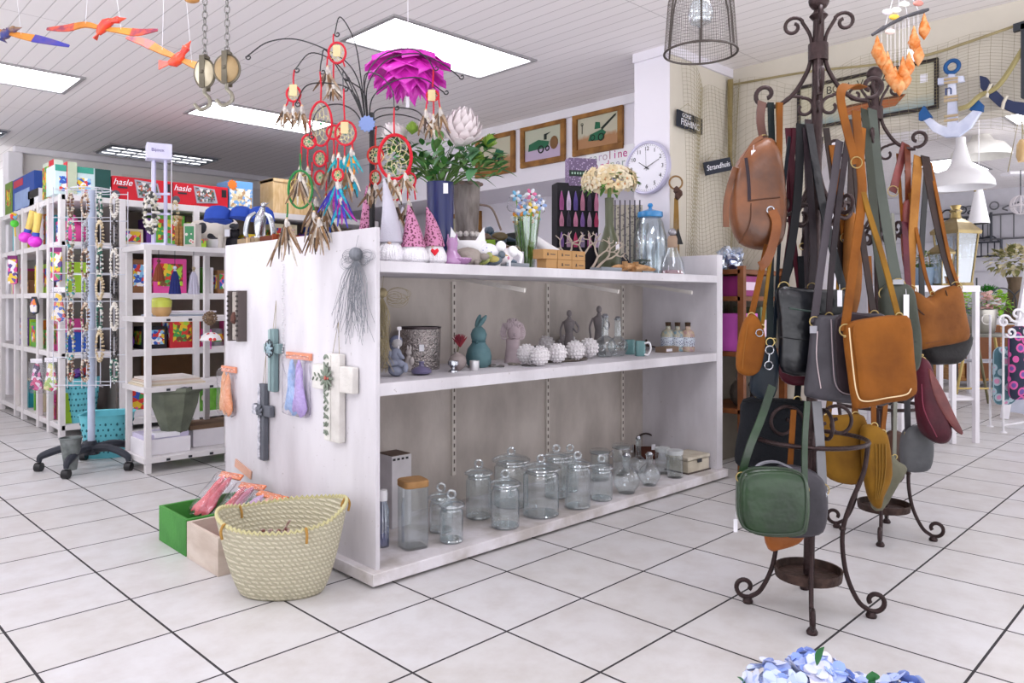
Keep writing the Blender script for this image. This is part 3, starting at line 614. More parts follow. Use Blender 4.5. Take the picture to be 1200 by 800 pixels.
# ornaments lying on the shelf
for u, v, c, lb in ((582, 430, '#8b8784', 'flat grey pewter ornament lying beside the silver cup'), (604, 428, '#a29b92', 'flat pewter leaf ornament lying in front of the pink head vase'), (620, 429, '#6f6b6a', 'dark flat ornament lying nearest the tray of white balls')):
    t = thing('ornament', lb, 'ornament', fm(u, v)); rnd = random.Random(u); b = B()
    for i in range(5): b.ball((rnd.uniform(-.03, .03), rnd.uniform(-.02, .02), .006+rnd.uniform(0, .004)), (.016, .01, .005), 10, Matrix.Rotation(i, 3, 'Z'))
    b.tube(bez([(-.035, 0, .004), (-.01, -.02, .005), (.02, .01, .005), (.035, -.01, .004)], 5), .003, 6).out('body', M(c, .35, .7), t)
fr = Fz(655, 423, ZM); t = thing('tray', 'oval dark tray carrying the white textured balls', 'tray', fr)
b = B(); n = 40; vs = []; L_ = .185; W_ = .085
pr = [(.96, .0), (1.0, .01), (.985, .014), (.94, .006), (0, .005)]
for a_, z in pr:
    for k in range(n): a = 2*PI*k/n; vs.append((L_*a_*math.cos(a), W_*a_*math.sin(a), z))
b.add(vs, [(i*n+k, i*n+(k+1) % n, (i+1)*n+(k+1) % n, (i+1)*n+k) for i in range(4) for k in range(n)]+[tuple(range(n))[::-1]])
o = b.out('dish', M('#5e564f', .4, .3), t, rz=.55); 
WB = M('#e6e2e4', .7, bump=.3)
for i, (u, v, lb) in enumerate(((617, 431, 'leftmost ball'), (633, 433, 'ball nearest the shelf edge'), (639, 421, 'ball behind, at the left'), (653, 430, 'third ball in the front row'), (665, 420, 'back ball in the middle'), (674, 427, 'fourth ball in the front row'), (690, 424, 'rightmost ball'))):
    fr = Fz(u, v-5, ZM+.006); r = 11.8*fr.k; t = thing('decor_ball', 'white textured ball on the oval tray, '+lb, 'decorative ball', fr, group='white textured balls')
    B().ball((0, 0, r), r*.92, 18).out('core', WB, t); b = B()
    for j in range(1, 8):
        e = -PI/2+PI*j/8; m = max(4, int(18*math.cos(e)))
        for q in range(m): a = 2*PI*(q+.5*(j % 2))/m; b.ball((.9*r*math.cos(e)*math.cos(a), .9*r*math.cos(e)*math.sin(a), r+.9*r*math.sin(e)), r*.15, 6)
    b.out('studs', WB, t)
t = thing('leaf_ornament', 'black metal leaf ornament lying behind the white balls', 'ornament', fmY(632, 2.93))
B().poly([(-.05, 0), (-.02, .02), (.02, .016), (.05, .002), (.02, -.01), (-.02, -.012)], .006, (0, 0, .06), (1, 0, -.1), (0, 1, .3)).tube([(0, 0, 0), (0, 0, .06)], .006, 6).lathe([(.02, 0), (.02, .004), (0, .005)], 12).out('leaf', M('#2e2c2f', .5), t)
def lady(fr, H_, lb, mirror=1):
    t = thing('lady_figurine', lb, 'figurine', fr, group='tall grey lady figurines'); k = H_/.24; GR = M('#8b8486', .7, h2='#777173', bump=.1)
    B().lathe([(.036*k, 0), (.034*k, .03*k), (.024*k, .09*k), (.02*k, .125*k), (.028*k, .16*k), (.032*k, .185*k), (.012*k, .2*k), (.009*k, .21*k)], 24).out('gown', GR, t)
    B().ball((0, 0, .228*k), (.014*k, .015*k, .019*k)).out('head', GR, t)
    B().tube(bez([(-.03*k, 0, .185*k), (-.046*k*1.0, 0, .14*k), (-.042*k, 0, .09*k), (-.04*k, 0, .03*k)], 5), .0055*k, 7).tube(bez([(.03*k, 0, .185*k), (.05*k, 0, .155*k), (.04*k, -.014*k, .13*k), (.02*k, -.02*k, .15*k)], 5), .0055*k, 7).out('arms', GR, t)
lady(fmY(667, 2.9), .262, 'grey lady figurine with bare shoulders, the left one of two'); lady(fmY(702, 2.86), .285, 'taller grey lady figurine, the right one of two')
flask(fm(709, 418), 26, 48, 'clear glass carafe left of the teal mugs')
flask(fm(724, 417), 24, 44, 'clear glass carafe touching the teal mugs')
for u, v, lb in ((738, 415, 'square teal mug with no handle showing, left of the other mug'), (750, 417, 'teal mug with a white loop handle, nearest the brown box')):
    fr = fm(u, v); t = thing('mug', lb, 'mug', fr, group='teal mugs'); r = .03
    B().lathe([(r*.9, 0), (r, .004), (r, .088), (r*.93, .088), (r*.9, .01), (0, .01)], 32, sq=4).out('cup', M('#6f9a9b', .35, coat=.3), t)
    if u > 740: B().tube(bez([(r*.7, -r, .075), (r*1.6, -r, .08), (r*1.9, -r, .045), (r*1.4, -r, .01), (r*.7, -r, .012)], 6), .0055, 8).out('handle', WHp, t)
t = thing('driftwood', 'dark brown driftwood piece lying behind the mugs', 'driftwood', fmY(740, 2.95))
B().tube(bez([(-.1, 0, .03), (-.03, .01, .05), (.04, 0, .05), (.12, -.01, .03), (.2, -.01, .015)], 5), [.006, .012, .014, .016, .014, .018, .016, .014, .012, .012, .01, .01, .009, .008, .008, .006, .006, .005, .005, .004, .003], 7).tube(bez([(-.02, 0, .01), (.05, 0, .03), (.1, 0, .07)], 5), .008, 6).out('branch', M('#4f4039', .9, bump=.6), t)
t = thing('flat_box', 'flat brown cardboard box with a pale label beside the teal mugs', 'box', Fz(787, 412, ZM), rz=0)
B().b2((-.12, -.04, 0), (.12, .04, .035)).out('carton', M('#8f7a69', .8), t, bev=.002); B().b2((-.115, -.042, .008), (-.055, -.04, .024)).out('label', PAPER, t); B().poly([(-.06, -.02), (.05, -.03), (.06, .0), (-.05, .03)], .002, (0, 0, .037), (1, 0, 0), (0, 1, 0)).out('leaflet', M('#c9b79f', .7), t)
for (u, v, c1, c2, lb) in ((783, 409, '#93a8a8', '#3c4c7c', 'corked sand bottle with blue label, leftmost of the row'), (794, 408.5, '#6d8fa0', '#31436f', 'corked sand bottle with blue and white label, second of the row'), (806, 409, '#b48f92', '#4b3564', 'corked sand bottle with pink filling and purple label'), (822, 412, '#a99a68', '#3f4f4b', 'corked sand bottle with yellow filling, rightmost by the panel')):
    fr = fmY(u, {783: 2.76, 794: 2.71, 806: 2.66, 822: 2.6}[u]); t = thing('sand_bottle', lb, 'bottle', fr, group='corked sand bottles'); r = 8.6*fr.k; h = 31*fr.k
    B().lathe([(r*.9, 0), (r, .004), (r, h*.62), (r*.8, h*.76), (r*.35, h*.84), (r*.35, h*.95), (r*.42, h*.96)], 24).out('body', M(c1, .2, h2='#cdbd99', sc=60, coat=.5), t)
    B().lathe([(r*1.02, h*.2), (r*1.02, h*.55)], 24).out('label', voro(c2, '#cfd8e2', 120), t); B().lathe([(r*.35, h*.93), (r*.4, h*1.1), (0, h*1.1)], 12).out('cork', M('#4d3a2c', .9), t)
# twine angel hanging inside the left panel
def angel(fr, col, lb, size=1., ball=.022, L_=.3, seed=1, n=46, nm='wire_angel', spread=.07):
    t = thing(nm, lb, 'hanging ornament', fr); m = M(col, .6, .3); rnd = random.Random(seed)
    b = B().ball((0, -.02, 0), ball, 14)
    for i in range(14): a = rnd.uniform(0, PI); e = Vector((rnd.gauss(0, 1), rnd.gauss(0, 1), rnd.gauss(0, 1))).normalized(); b.ring((0, -.02, 0), ball*1.02, .0012, e, 14, 4)
    b.out('head', m, t); b = B()
    for i in range(n):
        x = rnd.uniform(-1, 1)*spread; y = rnd.uniform(-.03, .004); l = L_*rnd.uniform(.6, 1); w = rnd.uniform(-.02, .02)
        b.tube(bez([(x*.1, -.02, -ball), (x*.55+w, -.02+y*.5, -l*.35), (x*.8-w, -.02+y, -l*.7), (x+w*1.4, -.02+y, -l)], 5), .0009, 4)
    b.out('skirt', m, t); b = B()
    for i in range(9):
        for sg in (-1, 1): r = rnd.uniform(.025, .05); b.ring((sg*(.018+r), -.015+rnd.uniform(-.008, .008), -.02+rnd.uniform(-.02, .02)), r, .0008, (0, 1, rnd.uniform(-.2, .2)), 20, 4, sz=rnd.uniform(.3, .7))
    b.out('wings', m, t); B().tube([(0, -.02, ball), (.004, -.01, ball+.05)], .001, 4).out('hanging_loop', m, t)
    return t
t = angel(Fy(449, 343, 2.62), '#a59877', 'beige twine angel hanging inside the left end of the shelf', ball=.02, L_=.33, seed=4, n=60, nm='twine_angel', spread=.03)
t = angel(Fx(422, 298, 1.651), '#80838a', 'grey wire angel with tangled skirt hanging on the white end panel', ball=.026, L_=.36, seed=9, n=64, spread=.13)
t.rotation_euler.z = -PI/2
# ---- end panel hangings (panel outside face x = GX, facing -X; local x to the right = -Y) ----
def on_panel(name, lb, cat, u, v, grp=None): return thing(name, lb, cat, Px(u, v, GX), -PI/2, grp)
def pz(u, v, u0, v0):
    a, b = Px(u, v, GX), Px(u0, v0, GX); return (-(a.y-b.y), a.z-b.z)
t = on_panel('wooden_plaque', 'small rustic wooden plaque with a pine cone hanging on the end panel', 'plaque', 283, 370)
b = B().mat(0).b2((-.04, -.03, -.12), (.04, -.005, .12)); b.out('board', M('#c9c2ba', .7, h2='#8d857f', bump=.3), t, bev=.003)
B().b2((.04, -.045, -.125), (.062, -.0, .125)).b2((-.062, -.045, -.125), (-.045, 0, .125)).out('side_rail', M('#5b5250', .7), t)
b = B()
for i in range(9): b.b2((-.058, -.05, -.1+i*.024), (-.046, -.03, -.09+i*.024)).b2((.042, -.05, -.1+i*.024), (.06, -.03, -.09+i*.024))
b.out('pegs', M('#3c3635', .7), t); B().b2((-.028, -.034, -.06), (.028, -.03, .09)).out('inset', M('#b0a8a0', .8), t)
B().lathe([(.004, -.03), (.016, -.015), (.014, .01), (.006, .03)], 14, (0, -.04, -.01)).out('pine_cone', M('#6b4a42', .8, bump=1, bsc=150), t)
def cross(u0, v0, lb, W_, H_, arm, zc, th, ms, rose=None, d=.03):
    t = on_panel('wall_cross', lb, 'cross', u0, v0, 'wooden crosses'); a = W_/2
    b = B().b2((-th/2, -d, -H_), (th/2, -.004, 0)).b2((-a, -d, -zc-th/2), (-th/2, -.004, -zc+th/2)).b2((th/2, -d, -zc-th/2), (a, -.004, -zc+th/2)); b.out('cross', ms[0], t, bev=.004)
    B().b2((-th/2-.001, -d-.006, -H_+.004), (-th*.1, -d, -.004)).b2((-a, -d-.006, -zc-th/2+.003), (-th*.1, -d, -zc+th/2-.003)).out('carved_front', ms[1], t, bev=.002)
    B().tube([(-th*.25, -d/2, -.004), (0, -.006, .13), (th*.25, -d/2, -.004)], .0012, 4).out('cord', TWINE, t)
    if rose:
        b = B()
        for i in range(3):
            for k in range(5+i): q = 2*PI*k/(5+i)+i; r = .008+.009*i; b.ball((-th*.1+r*math.cos(q), -d-.014+i*.003, -zc+r*math.sin(q)), (.009, .004, .009), 8, Matrix.Rotation(q, 3, 'Y'))
        b.ball((-th*.1, -d-.018, -zc), .007).out('rose', rose, t)
    return t
t = cross(325, 385, 'teal wooden cross with a metal rose on the end panel', .13, .29, .1, .09, .045, (M('#7d9597', .6), M('#9fb4b6', .6, bump=.2)), M('#9fb8c2', .5))
b = B()
for k in range(8): q = 2*PI*k/8; b.ring((.0+.028*math.cos(q), -.04, -.09+.028*math.sin(q)), .013, .0022, n=12, m=5)
b.out('scrollwork', M('#3c4247', .5, .6), t)
cross(313, 449, 'grey and white flowered wooden cross, lowest on the end panel', .17, .36, .1, .125, .052, (M('#63666e', .7), M('#dcdbe4', .7, h2='#9a9ca6', sc=60, bump=1, bsc=90)), M('#6a6e78', .5, .3))
t = cross(398, 414, 'large white wooden cross with leaf carving, nearest the panel edge', .3, .36, .1, .1, .105, (M('#dedbd6', .65, h2='#cbc7c2', bump=.3), M('#e3e1dc', .7)), None, d=.035)
b = B()
for k in range(10):
    q = 2*PI*k/10; o = Vector((-.03+.03*math.cos(q), -.046, -.1+.03*math.sin(q))); b.ball(o, (.026, .003, .007), 8, Matrix.Rotation(-q, 3, 'Y'))
for k in range(8): b.ball((-.04, -.044, -.015-.04*k if k < 2 else -.08-.035*(k-.0)), (.018, .003, .006), 8, Matrix.Rotation(.7 if k % 2 else -.7, 3, 'Y'))

for k in range(11):
    for q_ in (0, 1): b.ball((-.045+.022*q_, -.044, -.012-.031*k), (.013, .003, .0045), 8, Matrix.Rotation(.8 if (k+q_) % 2 else -.8, 3, 'Y'))
for k in range(5): b.ball((-.075-.016*k, -.044, -.1+.018*(k % 2)-.009), (.012, .003, .0045), 8, Matrix.Rotation(.8 if k % 2 else -.8, 3, 'Y'))
b.out('leaf_carving', M('#7f8a7c', .6), t); B().ball((-.03, -.05, -.1), (.009, .004, .009)).ball((-.01, -.05, -.1), (.006, .004, .006)).out('coloured_stone', M('#b0574a', .4), t)
# cellophane bags with card headers
def fish_bag(t, cols, W_, H_, n=2, hdr='#e79a7b', sd=1):
    rnd = random.Random(sd)
    h = B().b2((-W_/2, -.012, -.03), (W_/2, -.003, 0)).out('header_card', M(hdr, .6), t)
    b = B()
    for i in range(7): b.box((-W_/2+.015+W_*.14*i, -.0135, -.012-.008*(i % 2)), (.01, .001, .004))
    b.out('lettering', M('#f6d9c8', .6), h)
    for i in range(n):
        c = cols[i % len(cols)]; x = (i-(n-1)/2)*W_*.36
        out = [(x-.014, -.04), (x+.014, -.04), (x+W_*.12, -.06-H_*.35), (x+W_*.28, -.03-H_*.93), (x+W_*.05, -.05-H_), (x-W_*.1, -.025-H_), (x-W_*.28, -.04-H_*.95), (x-W_*.14, -.06-H_*.4)][::-1]
        B().puff([tuple(p)[:2] for p in [(q.x, q.y) for q in bez([(a, b_, 0) for a, b_ in out], 3, True)]], .03, p=2, rings=4, c=(0, -.02-.006*i, 0), wob=.002, seed=sd+i).out('net_bag', M(c, .6, h2=lighten(c), sc=40, bump=.8, bsc=60), t)
    B().puff(rr(W_*.98, H_+.04, .02, cx=0, cz=-.03-H_/2), .055, p=3, rings=5, c=(0, -.022, 0), wob=.003, seed=sd).out('clear_wrapper', FILM, t)
def lighten(c):
    c = c.lstrip('#'); return '#'+''.join('%02x' % min(255, int(int(c[i:i+2], 16)*.8+50)) for i in (0, 2, 4))
t = on_panel('packet', 'orange net bags in a clear packet hanging at the left edge of the end panel', 'packet', 270, 429); fish_bag(t, ['#e6a06d', '#e08a52'], .17, .2, sd=3)
t = on_panel('packet', 'blue and violet net bags in a clear packet hanging between the crosses', 'packet', 352, 413); fish_bag(t, ['#8fb0e2', '#a98fd2'], .22, .23, sd=5)
t = on_panel('header_card', 'pale orange card strip hanging low on the end panel', 'card', 286, 549); B().b2((-.09, -.008, -.02), (.09, -.002, .02)).out('card', M('#dfae98', .6), t, rot=(0, .2, 0))
# bead strand on the panel
b = B()
for i in range(36): b.ball((.006*math.sin(i*1.3), -.01, -i*.012), .004, 6)
t = on_panel('bead_string', 'fine clear bead string hanging down the end panel below the feathers', 'bead string', 334, 310); b.out('beads', M('#d9d7da', .2), t)
# ---- crates, packets, straw basket on the floor ----
def crate(c0, x1, y1, h, col, lb, inner):
    t = thing('wooden_crate', lb, 'crate', Vector((c0[0], c0[1], 0)), group='open wooden crates'); w, l = x1-c0[0], y1-c0[1]; m = M(*col) if isinstance(col, tuple) else col; q = .015
    for a, c in (((0, 0, 0), (w, q, h)), ((0, l-q, 0), (w, l, h)), ((0, q, 0), (q, l-q, h)), ((w-q, q, 0), (w, l-q, h))): B().b2(a, c).out('side_board', m, t, bev=.002)
    B().b2((q, q, .0), (w-q, l-q, .02)).out('bottom', inner, t); return t
GRN = M('#4c9343', .6, h2='#3c7d38', sc=5, bump=.15)
a = Pz(248, 650, 0)
xc = GX-.04; y1 = 3.72; 
crate((xc-.36, 3.3), xc-.0, 3.62, .16, GRN, 'open green wooden crate holding packets beside the end panel', GRN)
NW = M('#d6c9bd', .65, h2='#c2b2a4', sc=4, bump=.1, stretch=(1, 1, 4))
crate((xc-.36, 2.97), xc, 3.29, .155, NW, 'open pale wooden crate between the green crate and straw basket', M('#d98a80', .7))
def floor_packet(p, rot, cols, lb, sd, hdr='#f0936a', W_=.15):
    t = thing('packet', lb, 'packet', p); t.rotation_euler = rot; fish_bag(t, cols, W_, .2, 2, hdr, sd); return t
floor_packet(Vector((xc-.05, 3.52, .27)), (math.radians(-48), 0, math.radians(-75)), ['#d8545a', '#c04a58'], 'red net bags in clear wrapper lying in the green crate', 11)
floor_packet(Vector((xc-.02, 3.36, .24)), (math.radians(-55), 0, math.radians(-70)), ['#cf5f66', '#b56a80'], 'pink and red net bags in clear wrapper leaning on the end panel', 12)
floor_packet(Vector((xc-.03, 3.14, .235)), (math.radians(-62), 0, math.radians(-80)), ['#c9a3c9', '#e7a68d'], 'mauve net bags with orange card in the pale crate', 13, '#f08a4b', .2)
# straw basket
fr = Fz(329, 698, 0); fr = Fr(329, 690, 2.88); t = thing('straw_basket', 'large oval woven straw basket standing at the foot of the end panel', 'basket', Vector((*Pd(331, 660, 2.86).xy, 0)), RC)
n = 72; vs = []; b = B(); rows = 30
def bask(q, a, off=0):
    # q 0..1 height, a angle
    z = .27*q*(1+.14*abs(math.cos(a))**3*(q)); e = q**.7
    rx = (.15+.095*e)+off; ry = (.1+.085*e)+off
    if q > .85: pass
    z += .04*q*max(0, math.sin(a+.6))
    wv = .0022*math.sin(a*42+(q*60))*math.sin(q*rows*PI)
    return Vector(((rx+wv)*math.cos(a), (ry+wv)*math.sin(a), z))
for j in range(rows+1):
    for k in range(n*2): vs.append(bask(j/rows, 2*PI*k/(n*2)))
m2 = n*2
for j in range(rows, -1, -1):
    for k in range(m2): p = bask(j/rows, 2*PI*k/m2, -.008); p.z = max(p.z, .008); vs.append(p)
fs = [(i*m2+k, i*m2+(k+1) % m2, (i+1)*m2+(k+1) % m2, (i+1)*m2+k) for i in range(2*rows+1) for k in range(m2)]
fs.append(tuple(range(m2))[::-1]); fs.append(tuple((2*rows+1)*m2+k for k in range(m2)))
STRAW = bpy.data.materials.new('straw'); STRAW.use_nodes = True; nt = STRAW.node_tree; N = nt.nodes; L = nt.links; bs = N['Principled BSDF']; bs.inputs['Roughness'].default_value = .75
tc = N.new('ShaderNodeTexCoord'); wv = N.new('ShaderNodeTexWave'); wv.wave_type = 'BANDS'; wv.bands_direction = 'Z'; wv.inputs['Scale'].default_value = 18; wv.inputs['Distortion'].default_value = 0
w2 = N.new('ShaderNodeTexWave'); w2.bands_direction = 'DIAGONAL'; w2.inputs['Scale'].default_value = 26; w2.inputs['Distortion'].default_value = 3; w2.inputs['Detail Scale'].default_value = 3
L.new(tc.outputs['Object'], wv.inputs[0]); L.new(tc.outputs['Object'], w2.inputs[0])
mu = N.new('ShaderNodeMath'); mu.operation = 'MULTIPLY'; L.new(wv.outputs['Fac'], mu.inputs[0]); L.new(w2.outputs['Fac'], mu.inputs[1])
r = N.new('ShaderNodeValToRGB'); r.color_ramp.elements[0].color = lin('#b2ac93'); r.color_ramp.elements[1].color = lin('#d2ccb4'); r.color_ramp.elements[1].position = .5
L.new(mu.outputs[0], r.inputs[0]); L.new(r.outputs[0], bs.inputs[0]); bp = N.new('ShaderNodeBump'); bp.inputs['Strength'].default_value = .9; bp.inputs['Distance'].default_value = .004
L.new(mu.outputs[0], bp.inputs['Height']); L.new(bp.outputs[0], bs.inputs['Normal'])
B().add(vs, fs).out('woven_body', STRAW, t, ang=80)
b = B()
for i in range(70): a = 2*PI*i/70; p = bask(1, a, -.004); q = bask(1, a+.07, -.004); b.tube([p+Vector((0, 0, -.004)), (p+q)/2+Vector((0, 0, .008)), q+Vector((0, 0, -.002))], .006, 5)
b.out('braided_rim', M('#c9c294', .8), t)
for a in (-2.35, -1.0, .35, 2.55):
    p = bask(.95, a); o = Vector((math.cos(a), math.sin(a), 0))*.008
    B().tube(bez([p+o+Vector((0, 0, -.03)), p+o*1.6, p+Vector((0, 0, .022)), p-o*2, p-o*2.2+Vector((0, 0, -.025))], 4), .005, 6).out('handle_tie', M('#ad8442', .7), t)
t = thing('packet', 'small clear packet of brown trinkets lying inside the straw basket', 'packet', Vector((*Pd(322, 660, 2.93).xy, .16)), RC)
B().puff(rr(.12, .06, .02), .04, p=2, wob=.004, c=(0, 0, .02), R=Matrix.Rotation(1.1, 3, 'X')).out('clear_wrapper', FILM, t); b = B(); rnd = random.Random(5)
for i in range(12): b.ball((rnd.uniform(-.05, .05), rnd.uniform(-.02, .02), .02+rnd.uniform(0, .03)), (.012, .008, .008), 7)
b.tube([(.03, 0, .04), (.06, 0, .09)], .004, 5).out('trinkets', M('#7a4a42', .7, h2='#c9b8b0', sc=50), t)
# ================= ON TOP OF THE SHELF UNIT =================
ft = lambda u, v: topY(u, 2.53+max(0, 306+(u-442)*.0375-v)*.012)
def topY(u, y): # standing point on the top at column u and depth line Y=y
    r = ray(u, 0); d = y/r[1]; return Fr(u, VH-(ZT-H)/d*F, d)
# wire tree
TR = topY(436, 2.75); t = thing('wire_tree', 'tall black wire display tree spreading curled branches over the shelf top', 'display tree', TR)
b = B(); b.lathe([(.06, 0), (.06, .008), (.012, .014)], 20); b.out('base', BLK, t)
b = B()
for i in range(9): a = 2*PI*i/9; b.tube([(.008*math.cos(a), .008*math.sin(a), 0), (.009*math.cos(a+.6), .009*math.sin(a+.6), .2), (.008*math.cos(a+1.2), .008*math.sin(a+1.2), TR.p(434, 150).z), (.006*math.cos(a+1.4), .006*math.sin(a+1.4), TR.p(433, 132).z)], .004, 6)
b.out('trunk', BLK, t)
BR = [([(428, 140), (424, 100), (416, 50), (399, 20), (392, 40)], -.05), ([(428, 140), (420, 95), (400, 68), (352, 47), (315, 49), (288, 67)], .0),
 ([(427, 140), (416, 105), (395, 75), (365, 62), (345, 82)], -.08), ([(427, 140), (414, 108), (390, 98), (360, 100), (346, 122)], -.12), ([(427, 142), (413, 110), (383, 60), (377, 70), (375, 84)], -.1),
 ([(430, 140), (428, 95), (446, 66), (480, 57), (500, 68), (508, 80)], -.02), ([(431, 140), (431, 100), (454, 70), (490, 63), (520, 76), (538, 90)], .03), ([(430, 140), (427, 90), (444, 88), (459, 105), (462, 126)], -.1),
 ([(432, 140), (438, 112), (464, 94), (495, 92), (520, 108)], .05), ([(432, 150), (440, 130), (462, 126), (488, 130), (502, 146)], .0), ([(432, 152), (442, 138), (465, 134), (490, 140), (500, 152)], .06),
 ([(428, 150), (415, 130), (395, 122), (372, 130), (362, 160)], -.14), ([(428, 148), (418, 118), (403, 84), (402, 104)], -.15), ([(432, 156), (446, 148), (462, 160), (468, 175)], -.08), ([(430, 120), (424, 105), (404, 92)], .02)]
for pts, dd in BR:
    q = [TR.p(u, v, dd*i/(len(pts)-1)) for i, (u, v) in enumerate(pts)]; c = bez(q, 8); e = c[-1]
    c += scroll(e+Vector((.012, 0, 0)), .012, .004, 180, 520, (1, 0, 0), (0, 0, 1), 12)
    B().tube(c, .0028, 6).out('branch', BLK, t)
b = B(); c = TR.p(430, 145, -.02); vs = [(.038*(1 if i % 2 else .8)*math.cos(2*PI*i/24), .038*(1 if i % 2 else .8)*math.sin(2*PI*i/24)) for i in range(24)]
b.poly(vs, .004, c); b.out('star_tag', M('#7d92c6', .5), t)
# dream catchers
FEAT = {'n': ['#7a5f48', '#a58f7a', '#4d4039', '#c9c0b4', '#8a6a4a'], 't': ['#2fa4ae', '#1c8fa8', '#e08a2c'], 'p': ['#4b3fae', '#2b9fb5', '#9c2d8c']}
def feathers(t, o, n, L_, cols, rnd, sp=.03, name='feather', dy=-.006, w=.009):
    B().ball(o+Vector((0, -.004, -.012)), (.009, .008, .02), 8).ball(o+Vector((.008, 0, -.02)), (.007, .006, .016), 8).out('down_fluff', M('#cfc8c2', .95, var=.3, sc=60, bump=.8), t)
    n = int(n*1.6+1); sp *= .62; L_ *= .9
    for i in range(n):
        a = (i-(n-1)/2)/max(1, n-1)*2; x = a*sp; l = L_*rnd.uniform(.65, 1); cv = rnd.uniform(-.02, .02)+a*sp*.6
        pts = bez([o+Vector((0, 0, 0)), o+Vector((x*.5, dy, -l*.35)), o+Vector((x*.9+cv*.4, dy*1.5, -l*.7)), o+Vector((x+cv, dy, -l))], 4); m = len(pts)
        B().ribbon(pts, [w*(.35+.9*math.sin(PI*min(1, (k/(m-1))**.7*.98))) for k in range(m)], .0012, (1, .3, .1)).out(name, M(cols[i % len(cols)], .8, var=.4, sc=60), t)
def dream(lb, uv, dd, hoops, strap, col, fth, seed, web='#d8cf9e', top=None):
    """hoops [(u,v,rx,ry)] px; strap cords [(u0,v0,u1,v1)]; fth [(u,v,n,len,kind)]"""
    fr = Fr(uv[0], uv[1], TR.d+dd); t = thing('dream_catcher', lb, 'dream catcher', fr, group='dream catchers on the wire tree'); k = fr.k; m = M(col, .8, bump=.4, bsc=200); rnd = random.Random(seed)
    for i, (u, v, rx, ry) in enumerate(hoops):
        o = fr.p(u, v); big = rx > 15
        h = B().ring(o, 1, .0075 if big else .005, n=32, m=6, sx=rx*k, sz=ry*k).out('hoop', m, t)
        b = B(); n = 9 if big else 7
        for ring_ in (0, 1, 2):
            s0, s1 = (1, .72, .48, .25)[ring_], (1, .72, .48, .25)[ring_+1]
            for j in range(n):
                a0 = 2*PI*(j+.5*ring_)/n; a1 = a0+PI/n
                for aa in (a0, a0+2*PI/n): b.tube([o+Vector((rx*k*s0*math.cos(aa), 0, ry*k*s0*math.sin(aa))), o+Vector((rx*k*s1*math.cos(a1), 0, ry*k*s1*math.sin(a1)))], .0012, 4)
        b.out('web', M(web, .7), h); B().ball(o, (.006, .004, .006), 8).ball(o+Vector((.012, 0, .01)), .004, 6).out('bead', M('#3f8a55', .3), h)
    for u0, v0, u1, v1 in strap: B().tube([fr.p(u0, v0), fr.p((u0+u1)/2+rnd.uniform(-1, 1), (v0+v1)/2), fr.p(u1, v1)], .0035, 6).out('cord', m, t)
    for u, v, n, l, kd in fth:
        o = fr.p(u, v); B().lathe([(.004, 0), (.006, .006), (.004, .012)], 8, o).out('wooden_bead', M('#d3b48c', .5), t); feathers(t, o, n, l*k, FEAT[kd], rnd, sp=.35*l*k)
    if top: o = fr.p(*top); B().b2(o+Vector((-.016, -.006, -.024)), o+Vector((.016, -.004, .024))).out('price_card', M('#cdb98d', .8), t)
    return t
R_ = '#c22436'
dream('small red dream catcher with a kraft card hanging farthest left', (344, 104), -.08, [(344, 110, 8, 9)], [(345, 82, 344, 101), (338, 116, 334, 126), (350, 116, 353, 126), (344, 119, 344, 128)], R_, [(334, 126, 4, 30, 'n'), (344, 128, 3, 24, 'n'), (354, 126, 4, 38, 'n')], 1, top=(344, 106))
dream('large red oval dream catcher with four small hoops and a cream web', (375, 120), -.1, [(376, 145, 13, 26), (362, 166, 8, 8), (391, 155, 8, 8), (375, 186, 7, 9), (375, 208, 6, 8)], [(375, 84, 376, 119), (353, 168, 352, 195), (361, 174, 361, 197), (366, 190, 366, 232), (382, 190, 382, 232), (391, 163, 391, 182), (383, 165, 384, 190)], R_, [(352, 197, 4, 45, 'n'), (361, 198, 4, 40, 'n'), (370, 234, 5, 60, 'n'), (382, 233, 6, 75, 'n'), (391, 184, 4, 50, 'n')], 2)
dream('red dream catcher with kraft card and red bands in front of the ceiling light', (391, 40), -.05, [(395, 62, 10, 12)], [(391, 40, 391, 51), (384, 66, 383, 78), (391, 74, 391, 96), (401, 70, 404, 78)], R_, [(384, 80, 4, 35, 'n'), (391, 97, 5, 26, 'n')], 3, top=(395, 60))
dream('red dream catcher with turquoise and orange feathers beside the trunk', (403, 104), -.15, [(405, 156, 12, 14)], [(403, 104, 404, 142), (396, 168, 395, 182), (404, 170, 404, 184), (413, 167, 414, 176)], R_, [(397, 182, 3, 34, 't'), (412, 176, 4, 34, 't'), (404, 186, 5, 60, 'n'), (413, 206, 3, 28, 't'), (395, 210, 4, 55, 'p')], 4, top=(404, 150))
dream('green oval dream catcher low in front of the brown box', (350, 170), -.16, [(352, 222, 14, 22)], [(352, 180, 352, 200), (337, 238, 336, 258), (366, 238, 368, 250)], '#2b7a3f', [(336, 258, 7, 62, 'n'), (352, 205, 5, 40, 'n'), (368, 250, 4, 20, 'n')], 5, web='#c9b860')
dream('red dream catcher with turquoise, blue and magenta feathers by the panel top', (400, 190), -.18, [(396, 205, 6, 7)], [(396, 185, 396, 198), (396, 212, 396, 220)], R_, [(396, 214, 5, 45, 'p'), (400, 232, 5, 40, 'p'), (374, 258, 6, 48, 'n')], 6)
dream('large plain red hoop dream catcher in front of the protea flowers', (462, 126), -.1, [(463, 184, 19, 26)], [(462, 126, 462, 158), (463, 210, 463, 216)], '#c41f30', [(456, 206, 4, 34, 'n'), (463, 212, 5, 36, 'n'), (475, 204, 4, 30, 'n')], 7)
